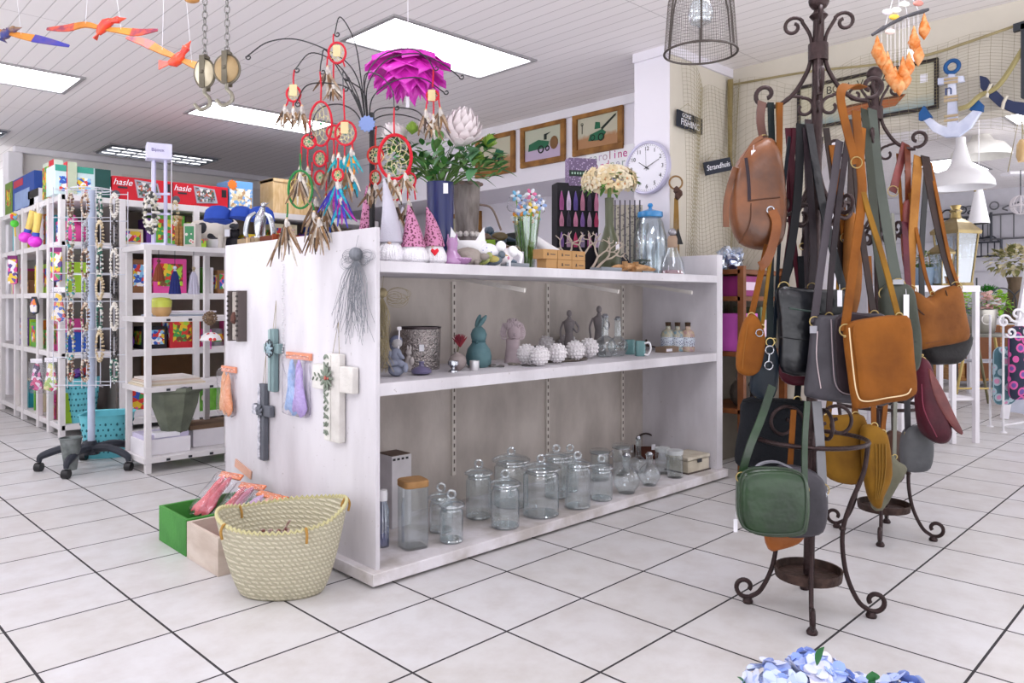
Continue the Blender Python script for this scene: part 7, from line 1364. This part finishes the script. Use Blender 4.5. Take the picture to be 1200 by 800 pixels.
# wire etagere with grass pot and flower vase
EX = shopZ(1168, 8.2, 0); t = thing('wire_etagere', 'black wire display shelf with looped scrolls holding pots', 'shelf', EX); BM_ = M('#34363c', .5, .3)
for z in (.45, .86): B().b2((-.28, -.1, z-.015), (.45, .25, z)).out('shelf', M('#c9c9d2', .6), t)
for x, y in ((-.28, -.1), (.45, -.1), (-.28, .25), (.45, .25)): B().tube([(x, y, 0), (x, y, 1.35)], .008, 6).out('upright', BM_, t)
b = B(); b.ring((-.02, -.11, 1.08), .16, .007).ring((.26, -.11, 1.08), .16, .007); b.out('hoop_scrolls', BM_, t)
t = thing('potted_grass', 'bright green grass in a pale ribbed pot on the wire shelf', 'plant', shopZ(1157, 8.2, .86)); B().lathe([(.11, 0), (.13, .27), (.12, .27), (.1, .02), (0, .02)], 32, rib=.02, ribn=14).out('pot', M('#c9c6ca', .6), t); leafball((0, 0, .3), .13, 260, [M('#3f9a2f', .6), M('#2f7a28', .6)], t, 'grass', .06, .012, 7, .7, 1)
t = thing('flower_vase', 'dried cream flowers in a brown bark vase on the wire shelf', 'vase', shopZ(1189, 8.2, .86)); B().lathe([(.11, 0), (.1, .1), (.07, .3), (.06, .42), (.08, .5), (.07, .5), (.05, .4), (0, .02)], 24).out('vase_body', M('#6b5a48', .8, bump=.5), t); leafball((0, 0, .68), .26, 260, [M('#ddd3b0', .7), M('#cfc59a', .7), M('#7a7a4a', .7)], t, 'flower_heads', .07, .05, 9, .6, .6)
t = thing('metal_bucket', 'galvanised bucket with green and pink hydrangeas on the folding table', 'bucket', shopZ(1142, 7.9, .77)); B().lathe([(.17, 0), (.185, .02), (.21, .24), (.22, .25), (.2, .25), (.16, .02), (0, .02)], 32).out('pail', M('#b5b1a8', .3, .8, var=.15), t); B().ring((0, -.2, .14), .05, .008).out('crest', M('#dad7d0', .3, .6), t)
for x, m1, m2, nm, s in ((-.14, '#a8d84f', '#8cc43a', 'green_hydrangea', 1), (.12, '#efc8c4', '#e8b4b4', 'pink_hydrangea', 2), (.24, '#a6d44c', '#8cc43a', 'green_hydrangea', 3), (-.24, '#eac0b8', '#e0b0a4', 'peach_hydrangea', 4)): leafball((x, -.02, .3), .12, 110, [M(m1, .6), M(m2, .6)], t, nm, .05, .045, s)
t = thing('folding_table', 'small round folding table with brass legs under the bucket', 'table', shopZ(1141, 7.9, 0)); B().lathe([(.0, .735), (.34, .735), (.35, .75), (.35, .765), (0, .77)], 36).out('table_top', M('#8d8c82', .4, .3), t)
for x, y, q in ((-.28, -.15, 1), (.22, -.15, -1), (-.28, .18, 1), (.25, .18, -1)): B().tube([(x-.02*q, y, 0), (x*.55, y, .74)], .014, 8).out('leg', GOLD if y < 0 else M('#7d7658', .4, .5), t)
B().tube([(-.27, -.15, .2), (.2, -.15, .2)], .01, 6).out('cross_bar', GOLD, t)
# base furniture under the far wall
t = thing('cabinet', 'low brown wooden cabinet behind the bucket of hydrangeas', 'cabinet', shopZ(1165, 9.6, 0)); B().b2((-.5, 0, .08), (.75, .5, .82)).out('cabinet_body', WOOD, t, bev=.01); B().b2((-.55, -.03, .82), (.8, .53, .86)).out('cabinet_top', M('#d9d7df', .5), t); B().b2((-.52, -.01, .86), (.78, .5, .88)).out('cloth', PAPER, t)
for x in (-.15, .35): B().b2((x-.22, -.02, .12), (x+.22, 0, .78)).out('door', M('#7a4a2a', .5), t, bev=.005)
for u, lb, c in ((1172, 'blue and white pottery bird on the far cabinet, left one', '#5a6fb0'), (1186, 'blue and white pottery bird on the far cabinet, right one', '#c9d0e4')):
    t = thing('pottery_bird', lb, 'ornament', shopZ(u, 9.7, .88)); B().ball((0, 0, .05), (.09, .05, .05)).ball((.07, 0, .11), .035).out('body', M(c, .3), t); B().tube([(-.07, 0, .06), (-.13, 0, .12)], [.025, .01], 6).out('tail', M(c, .3), t)
t = thing('console_table', 'white long table with small goods behind the white console', 'table', shopZ(1105, 9.0, 0)); B().b2((-.9, 0, .78), (.4, .5, .83)).out('table_top', WH, t)
for x in (-.85, -.2, .35): B().b2((x-.03, 0, 0), (x+.03, .06, .78)).out('leg', WH, t)
B().b2((-.9, .1, .35), (.4, .5, .38)).out('lower_shelf', WH, t)
rnd = random.Random(17)
for i, (c, nmx) in enumerate((('turquoise', 'jar'), ('white', 'jug'), ('grey', 'pot'), ('purple', 'pot'), ('cream', 'jar'), ('white', 'pot'))):
    t = thing('ceramic_'+nmx, '%s ceramic %s on the long white table, %s from the left' % (c, nmx, ORD[i]), nmx, shopZ(1070+i*11, 9.2, .83)); r = .06+.01*(i % 3)
    B().lathe([(r*.7, 0), (r, .05), (r*.9, .12), (r*.5, .16), (r*.6, .19)], 20).out('body', M(PC[c], .4), t); B().tube(bez([(r*.5, 0, .16), (r*1.5, 0, .14), (r*.9, 0, .06)], 4), .008, 6).out('handle', M(PC[c], .4), t)
# white wire stand with floral aprons at the right edge
fr = shopZ(1186, 6.4, 0); t = thing('apron_stand', 'white wire scroll stand at the right edge holding floral cushions', 'display stand', fr); WW = M('#f0eef2', .4); b = B()
for x, y in ((-.14, -.1), (.06, -.22), (-.06, .2), (.2, .1)): b.tube([(x, y, 0), (x, y, 1.0)], .009, 6)
b.out('leg', WW, t) if False else None
for x, y in ((-.14, -.1), (.06, -.22), (-.06, .2), (.2, .1)): B().tube([(x, y, 0), (x, y, .98)], .009, 6).lathe([(.03, 0), (.02, .01), (0, .012)], 12, (x, y, 0)).out('leg', WW, t)
for i, (x, z, r) in enumerate(((-.16, .93, .06), (-.05, .99, .07), (.08, .93, .06), (-.1, .84, .045), (.04, .84, .045))): B().tube(scroll((x, -.14, z), r, r*.25, 200*(i % 2), 200*(i % 2)+430, (1, 0, 0), (0, 0, 1), 26), .01, 7).out('scroll', WW, t)
B().tube([(-.14, -.1, .06), (.2, .1, .06)], .008, 6).tube([(-.14, -.1, .8), (.2, -.1, .8)], .008, 6).out('rail', WW, t)
for u, v, w, h, d, c, lb in ((1177, 440, .22, .5, 6.5, ('#4f7a86', '#b9d0da', '#e09ac0'), 'blue floral cushion in the white wire stand'), (1194, 425, .2, .62, 6.35, ('#1d2540', '#d85aa0', '#6a4f9a'), 'dark blue cushion with pink flowers at the right edge')):
    fr = Fr(u, v, d); t = thing('cushion', lb, 'cushion', fr, rz=RC+.2); B().puff(rr(w, h, .06), .1, p=2.2).out('cover', voro(c[2], c[1], 12, .7, .28, c[0]), t); B().tube(bez([(x, 0, y) for x, y in rr(w*.98, h*.98, .06)], 2, True), .005, 5, True).out('piping', M(c[1], .7), t)
t = thing('mirror_frame', 'white leaning frame edge behind the floral cushions at the right edge', 'frame', shopZ(1192, 7.0, 0)); B().box((0, 0, .75), (.06, .04, 1.5), Matrix.Rotation(.16, 3, 'Y')).out('frame_side', WH, t); B().box((.12, .02, .75), (.2, .01, 1.4), Matrix.Rotation(.16, 3, 'Y')).out('panel', M('#b9bccb', .2), t)
# hanging oddments beyond
t = thing('hanging_shelf', 'small white hanging shelf on cords by the right edge', 'shelf', Fr(1195, 205, 6.2)); B().b2((-.12, -.06, 0), (.12, .06, .02)).out('board', WH, t); B().tube([(-.1, 0, .02), (0, 0, .5), (.1, 0, .02)], .004, 5).tube([(0, 0, .5), (0, 0, HC-1.1-(VH-205)/F*6.2)], .004, 5).out('cord', TWINE, t); 
t = thing('wicker_ball', 'white wicker ball hanging under the small shelf at the right edge', 'ball', Fr(1196, 240, 6.1)); b = B(); rnd = random.Random(4)
for i in range(16): b.ring((0, 0, 0), .075, .004, Vector((rnd.gauss(0, 1), rnd.gauss(0, 1), rnd.gauss(0, 1))).normalized(), 20, 5)
b.out('woven_shell', M('#dcd6da', .6), t); B().tube([(0, 0, .07), (0, 0, .28)], .004, 5).out('cord', DG, t)
t = thing('wooden_float', 'pale wooden float hanging at the right edge above the shelf', 'float', Fr(1198, 178, 6.15)); B().lathe([(.03, -.08), (.045, -.03), (.04, .06), (.02, .1)], 16).out('float_body', PINE, t); B().tube([(0, 0, .1), (0, 0, .4)], .004, 5).out('cord', TWINE, t)
# anchor, life belt rope piece, black corner frame on the bulkhead
def onB(u, v, x=4.86): return Px(u, v, x)
t = thing('anchor', 'blue and white wooden anchor wound with rope on the fishing net', 'anchor', onB(1117, 108), -PI/2); AW = M('#d9dcec', .6, h2='#b9bfd6'); AB = M('#23568f', .6)
pp = lambda u, v: (lambda a: (-(a.y-onB(1117, 108).y), a.z-onB(1117, 108).z))(onB(u, v))
sh = [pp(*q) for q in ((1113, 88), (1121, 88), (1123, 130), (1124, 145), (1131, 140), (1140, 132), (1148, 124), (1152, 131), (1140, 150), (1125, 161), (1110, 162), (1095, 155), (1084, 142), (1090, 137), (1102, 146), (1112, 150), (1112, 130))]
B().poly(sh, .03, (0, -.02, 0)).out('shank', AW, t, bev=.004); c = pp(1117, 79); B().ring((c[0], -.02, c[1]), .035, .012).out('top_ring', AB, t)
B().poly([pp(*q) for q in ((1101, 93), (1131, 90), (1132, 97), (1101, 101))], .03, (0, -.022, 0)).out('cross_bar', AW, t, bev=.003)
B().poly([pp(*q) for q in ((1079, 134), (1085, 125), (1094, 138), (1086, 142), (1079, 142))], .034, (0, -.02, 0)).out('blue_tip', AB, t); B().poly([pp(*q) for q in ((1138, 130), (1146, 116), (1154, 124), (1153, 132))], .034, (0, -.02, 0)).out('blue_tip', AB, t)
c = pp(1114, 107); text(t, 'letter', 'n', .09, M('#3a4a78', .6), (c[0], -.04, c[1]), (PI/2, 0, 0))
for v in (95, 99, 116, 120, 138, 143):
    a_, q = pp(1109, v), pp(1125, v-2); B().tube([(a_[0], -.04, a_[1]), (q[0], -.04, q[1])], .008, 6).out('rope_winding', M('#bda98a', .9, bump=.5), t)
t = thing('life_ring_piece', 'curved navy wooden wave board wound with cream rope beside the anchor', 'wall decoration', onB(1170, 110), -PI/2)
p2 = lambda u, v: (lambda a: (-(a.y-onB(1170, 110).y), a.z-onB(1170, 110).z))(onB(u, v))
B().poly([p2(*q) for q in ((1150, 90), (1158, 92), (1165, 103), (1178, 116), (1190, 120), (1206, 122), (1206, 137), (1188, 133), (1172, 126), (1158, 113), (1151, 104))], .04, (0, -.02, 0)).out('board', M('#2b3454', .6), t, bev=.004)
for u, v in ((1162, 108), (1180, 122)): c = p2(u, v); B().tube([(c[0]+.01, -.045, c[1]+.035), (c[0]-.005, -.047, c[1]), (c[0]-.012, -.045, c[1]-.035)], .009, 6).out('rope_loop', M('#cfc8b8', .9), t)
t = thing('window_frame_decor', 'black square frame cut by the right edge of the picture, on the net', 'frame', onB(1203, 70), -PI/2); p3 = lambda u, v: (lambda a: (-(a.y-onB(1203, 70).y), a.z-onB(1203, 70).z))(onB(u, v))
for q in (((1189, 30), (1206, 25), (1206, 34), (1189, 39)), ((1198, 30), (1206, 28), (1206, 118), (1198, 116))): B().poly([p3(*z) for z in q], .03, (0, -.02, 0)).out('frame_side', DG, t)
# shell wind chime
fr = Fr(1055, 30, 3.0); t = thing('shell_wind_chime', 'orange seashell wind chime hanging from a driftwood stick at the top right', 'wind chime', fr)
st = B().tube(bez([fr.p(u, v) for u, v in ((1022, 41), (1040, 30), (1060, 20), (1088, 11))], 4), [.006, .007, .008, .009]*3+[.006], 7).out('driftwood_stick', M('#4b4a4e', .9, bump=.5), t)
def shell(o, s, m, parent):
    b = B(); b.lathe([(.001, .055*s), (.006*s, .04*s), (.009*s, .03*s), (.008*s, .028*s), (.016*s, .012*s), (.015*s, .009*s), (.022*s, -.008*s), (.017*s, -.024*s), (.006*s, -.04*s), (.001, -.048*s)], 14, o); b.out('shell', m, parent, ang=80)
SHM = M('#b8621c', .5, h2='#c89462', sc=40)
for u, v in ((1028, 58), (1033, 67), (1040, 77), (1044, 87), (1049, 94), (1054, 98), (1058, 83), (1065, 76), (1076, 63), (1071, 47), (1083, 32), (1061, 91)):
    o = fr.p(u, v); shell(o, 1.05, SHM, t); top_ = fr.p(u, 41-(u-1022)*.45); B().tube([o+Vector((0, 0, .05)), top_ if top_.z > o.z else o+Vector((0, 0, .08))], .0008, 4).out('thread', PAPER, t)
for u, v, c in ((1040, 14, '#e4dbe6'), (1050, 12, '#dfe0d8'), (1048, 20, '#e2b23a'), (1043, 37, '#d8c0b8'), (1076, 4, '#b9766a'), (1060, 5, '#e4e2da')):
    B().ball(fr.p(u, v), (.022, .008, .012), 10).out('shell', M(c, .4), t)
for u in (1036, 1052, 1064, 1078): B().tube([fr.p(u, 41-(u-1022)*.45), fr.p(1055, -30), (fr.p(1055, -30).x, 0, HC-fr.o.z)], .0009, 4).out('thread', PAPER, t)
B().b2(fr.p(1063, 58)+Vector((0, -.002, 0)), fr.p(1072, 72)+Vector((0, .0, 0))).out('price_tag', PAPER, t)
# mesh cage lamp
fr = Fr(821, 62, 2.25); t = thing('cage_lamp', 'open wire mesh pendant lamp with a clear bulb at the top of the picture', 'lamp', fr); WM = M('#4d4642', .4, .7)
prof = [(.107, 0), (.106, .01), (.1, .08), (.093, .14), (.08, .2), (.055, .24)]
B().ring((0, 0, 0), .107, .0035, (0, 0, 1), 40).out('hoop', WM, t); B().ring((0, 0, .24), .055, .003, (0, 0, 1), 24).out('hoop', WM, t)
for i in range(6): a = 2*PI*i/6+.3; B().tube([(r*math.cos(a), r*math.sin(a), z) for r, z in prof], .0028, 6).out('rib', WM, t)
vs = []; n = 90
pr2 = [(.107-.1*max(0, q-.6)**2*3-.018*q, .24*q) for q in [i/26 for i in range(27)]]
for r, z in pr2:
    for k in range(n): a = 2*PI*k/n; vs.append((r*math.cos(a), r*math.sin(a), z))
B().add(vs, [(i*n+k, i*n+(k+1) % n, (i+1)*n+(k+1) % n, (i+1)*n+k) for i in range(26) for k in range(n)]).out('wire_mesh', M('#6b6460', .4, .6), t, wire=.0011, flat=True)
B().lathe([(.001, .075), (.03, .09), (.038, .115), (.03, .145), (.015, .17), (.014, .2)], 20).out('bulb', GLr, t); B().lathe([(.016, .19), (.018, .26), (.01, .28)], 14).out('socket', WM, t); B().tube([(0, 0, .27), (0, 0, HC-fr.o.z)], .003, 6).out('cord', BLK, t)
# paper birds
def paper_bird(pts_wing, body, tail, head, d, lb, m1, m2, m3, tilt=0):
    u0, v0 = body[0]; fr = Fr(u0, v0, d); t = thing('hanging_bird', lb, 'hanging bird', fr, group='carved birds hanging from the ceiling'); k = fr.k
    for w in pts_wing:
        pts = [fr.p(u, v, z) for u, v, z in w]; c = bez(pts, 5); n = len(c); b = B(); h = n//2
        b.ribbon(c[:h+1], [.018+.02*i/h for i in range(h+1)], .006, (.0, .5, 1)); b.mat(1).ribbon(c[h:], [.038*(1-(i/(n-h))**1.6)+.004 for i in range(n-h)], .005, (.0, .5, 1)); b.out('wing', [m2, m1], t)
    B().tube([fr.p(u, v, z) for u, v, z in [(u, v, 0) for u, v in body]], [.01, .02, .022, .016][:len(body)], 10).out('body', m3, t)
    h = fr.p(*head); q0 = fr.p(*body[-1]); B().tube(bez([q0, q0.lerp(h, .5), h], 4), [.014, .013, .012, .012, .013, .014, .015, .016, .012], 8).tube([h, h+(h-q0).normalized()*.03], [.01, .001], 6).out('head', m3, t)
    tt = fr.p(*tail); B().ribbon([fr.p(*body[0]), tt], [.014, .045], .004, (.6, .3, 1)).out('tail', m3, t)
    zc = HC-fr.o.z
    for w in pts_wing: q = fr.p(*w[1][:2], w[1][2]); B().tube([q, (q.x*.3, q.y, zc)], .0006, 4).out('thread', PAPER, t)
    return t
OR = M('#d2542a', .4, h2='#7a2f4a', sc=30, coat=.3); OR2 = M('#c9843a', .5, h2='#a8682c', sc=14); OR3 = M('#e0461c', .4, h2='#c8302a', sc=30, coat=.3); BL_ = M('#3a3a9a', .4, h2='#5a4a8a', sc=20)
paper_bird([[(118, 33, 0), (100, 29, 0), (78, 33, 0), (55, 34, 0)], [(124, 34, 0), (142, 36, 0), (162, 38, 0), (185, 35, 0)]], [(115, 40), (119, 34), (124, 28), (130, 25)], (111, 46), (140, 23), 3.2, 'orange carved bird with spread wings hanging highest at the left', OR, OR2, OR3)
paper_bird([[(208, 68, 0), (190, 60, 0), (170, 50, 0), (148, 44, 0)], [(212, 70, 0), (225, 75, 0), (238, 80, 0), (253, 88, 0)]], [(198, 74), (204, 73), (209, 69), (213, 64)], (186, 76), (219, 55), 3.0, 'orange red carved bird with tilted wings beside the pulleys', OR, OR2, OR3)
paper_bird([[(8, 38, 0), (25, 42, 0), (50, 47, 0), (81, 54, 0)], [(6, 38, 0), (-8, 36, 0), (-20, 34, 0), (-40, 30, 0)]], [(3, 45), (5, 42), (7, 39), (9, 36)], (2, 48), (18, 34), 3.3, 'brown and blue carved bird cut by the left edge', BL_, OR2, M('#3a3f7a', .5, h2='#8a6a4a', sc=30))
t = thing('hanging_ornament', 'small brown carved piece hanging at the top edge beside the pulley chains', 'hanging ornament', Fr(225, 0, 3.0)); B().ball((0, 0, 0), (.03, .02, .012)).out('body', WOOD, t); B().tube([(0, 0, 0), (0, 0, HC-Fr(225, 0, 3.0).o.z)], .0008, 4).out('thread', PAPER, t)
# pulleys
def pulley(u, v, d, lb, rx, wheel):
    fr = Fr(u, v, d); t = thing('pulley_block', lb, 'pulley', fr, group='old wooden pulleys hanging on chains'); k = fr.k; AG = M('#6b6456', .45, .6, var=.3, sc=30); r = .037*d/2.0
    B().ball((0, 0, 0), (r*rx, r*.55, r), 24).out('wooden_cheeks', wheel, t); B().ring((0, 0, 0), r*1.02, .004, (0, 1, 0), 28, 6, sx=rx).out('groove', AG, t)
    B().box((0, -r*.5, 0), (.014, .005, r*2.3)).box((0, r*.5, 0), (.014, .005, r*2.3)).ball((0, -r*.56, 0), .006, 8).out('iron_strap', AG, t)
    B().lathe([(.012, r), (.014, r*1.15), (.007, r*1.35)], 12).out('swivel', AG, t)
    B().tube(bez([(0, 0, -r), (0, 0, -r*1.4), (.012, 0, -r*1.8), (.012, 0, -r*2.3), (-.012, 0, -r*2.6), (-.028, 0, -r*2.2)], 5), .0055, 7).out('hook', M('#8a8578', .3, .8), t)
    z = r*1.35; zc = HC-fr.o.z; i = 0; b = B()
    while z < zc: b.ring((0, 0, z), .0065, .0017, (1, 0, 0) if i % 2 else (0, 1, 0), 10, 5, sz=1.7); z += .018; i += 1
    b.out('chain', M('#7d7b78', .4, .8), t); B().b2((.005, -.004, -r*3.2), (.02, -.002, -r*2.4)).out('price_tag', FILM, t); return t
pulley(240, 86, 2.05, 'pulley with a pale cream cheek, left of the two', .68, M('#ddd2b8', .4, h2='#b5a887')); pulley(266, 81, 2.0, 'pulley with a brown wooden cheek, right of the two', .88, M('#a58d68', .45, h2='#856c48', sc=12))
# brown shelf unit behind the right end
p = Px(858, 500, 4.3); t = thing('brown_shelf', 'brown wooden shelf behind the right end of the white unit, with goods', 'shelf', Vector((4.3, 2.5, 0)), 0); o = Vector((4.3, 2.5, 0)); WB_ = M('#7d4a28', .5, h2='#5f3519', sc=8)
B().b2((0, -.14, 0), (.035, -.1, 1.32)).b2((.55, -.14, 0), (.59, -.1, 1.32)).out('post', WB_, t)
for z in (.42, .78, 1.13, 1.3): B().b2((0, -.12, z-.03), (.58, .24, z)).out('shelf_board', WB_, t, bev=.002)
B().b2((0, .22, 0), (.58, .24, 1.3)).out('back_panel', M('#6d665c', .7), t)
for x, z, w, h, c, lb in ((.05, 1.13, .2, .13, '#8a2a6a', 'dark magenta box on the brown shelf'), (.04, .98-.2, .22, .24, '#c45ab8', 'violet pink patterned box on the brown shelf'), (.3, .78, .2, .28, '#5a6a50', 'dull green box on the brown shelf behind the pouch')):
    q = thing('carton_box', lb, 'box', Vector((o.x+x, o.y-.1, z))); B().b2((0, 0, 0), (w, .2, h)).out('carton', M(c, .5), q, bev=.003); B().b2((.02, -.002, h*.3), (w-.02, 0, h*.7)).out('printed_band', M('#e0c8dc', .5), q)
for x, z, lb in ((.12, .42, 'dark round straw purse on the lower brown shelf'), (.35, .42, 'second dark straw purse on the lower brown shelf')):
    q = thing('straw_purse', lb, 'handbag', Vector((o.x+x, o.y-.05, z))); B().ball((0, 0, .09), (.08, .06, .09)).out('body', M('#3f3832', .8, bump=.6, bsc=90), q); B().ring((0, 0, .2), .04, .005).out('handle', BLK, q)
t = thing('wrapped_gift', 'silvery cellophane wrapped gift on top of the brown shelf', 'gift', Vector((4.4, 2.5, 1.3))); B().puff(rr(.2, .14, .04, cz=.07), .12, p=2, wob=.02, seed=4).out('clear_wrapper', glass('#dfe6f2', .3, .1, .6), t, flat=True); B().ball((0, 0, .05), (.05, .04, .045)).out('contents', M('#3a4a8a', .5), t)
t = thing('potted_plant', 'small silvery green plant in a white pot on the floor behind the unit', 'plant', Vector((4.28, 2.22, 0))); B().lathe([(.05, 0), (.065, .2), (.07, .3), (.06, .3), (0, .02)], 20).out('pot', M('#cfcac4', .6), t); leafball((0, 0, .4), .1, 180, [M('#7f8a6a', .7), M('#5f6f4f', .7)], t, l=.04, w=.02, seed=8)
# hydrangea at the bottom edge
HB = [M('#b4c4f2', .6), M('#d6dcf6', .6), M('#8fa8ee', .6), M('#e6e6f8', .6), M('#c6d4f2', .6)]
fr = Fr(985, 822, 1.12); t = thing('hydrangea_bunch', 'pale blue artificial hydrangea bunch at the bottom edge', 'flower bunch', fr); rnd = random.Random(9)
for i, (u, v, r) in enumerate(((905, 806, .052), (948, 800, .058), (1000, 822, .05), (1056, 824, .052), (925, 840, .06), (975, 850, .06), (890, 830, .045))):
    c = fr.p(u+6, v+11, rnd.uniform(-.02, .03)); b = B()
    for j in range(46):
        d = Vector((rnd.gauss(0, 1), rnd.gauss(0, 1), rnd.gauss(0, 1)+.5)).normalized(); o = c+d*r*rnd.uniform(.8, 1); x, y = frame((d+Vector((rnd.uniform(-.3, .3), rnd.uniform(-.3, .3), 0))).normalized()); b.mat(rnd.randrange(5)); a0 = rnd.uniform(0, 2)
        for q in range(4):
            a = a0+PI/2*q; e = x*math.cos(a)+y*math.sin(a); s_ = d.cross(e); n = 8; cc = o+e*.0105; vs = [cc+e*.011*math.cos(2*PI*w_/n)+s_*.0095*math.sin(2*PI*w_/n)+d*.003*(math.cos(2*PI*w_/n)) for w_ in range(n)]; b.add([cc]+vs, [(0, 1+w_, 1+(w_+1) % n) for w_ in range(n)])
    b.ball(c, r*.75, 10); b.out('flower_head', HB, t, ang=60)
b = B()
for u, v, dx in ((957, 780, .3), (880, 812, -.6), (1020, 815, .2)): b.add(*leaf(fr.p(u, v, .0), (dx, 0, 1), .04, .02, None, None))
b.add(*leaf(fr.p(1022, 798, 0), (0, 0, 1), .02, .02, None, None)); b.out('leaves', M('#2f6a3a', .6), t); B().tube([fr.p(985, 850), Vector((0, 0, -fr.o.z+.0))], .02, 8).out('stems', M('#4a6a3a', .6), t)
t = thing('flower_bucket', 'grey bucket holding the blue hydrangeas below the picture edge', 'bucket', Vector((fr.o.x, fr.o.y, 0)), RC); h = fr.o.z-.14; B().lathe([(.1, 0), (.13, h), (.125, h), (.095, .01), (0, .01)], 28).out('pail', M('#7d8084', .4, .6), t); B().ring((0, 0, h), .13, .004, (0, 0, 1)).out('rim', M('#7d8084', .4, .6), t)
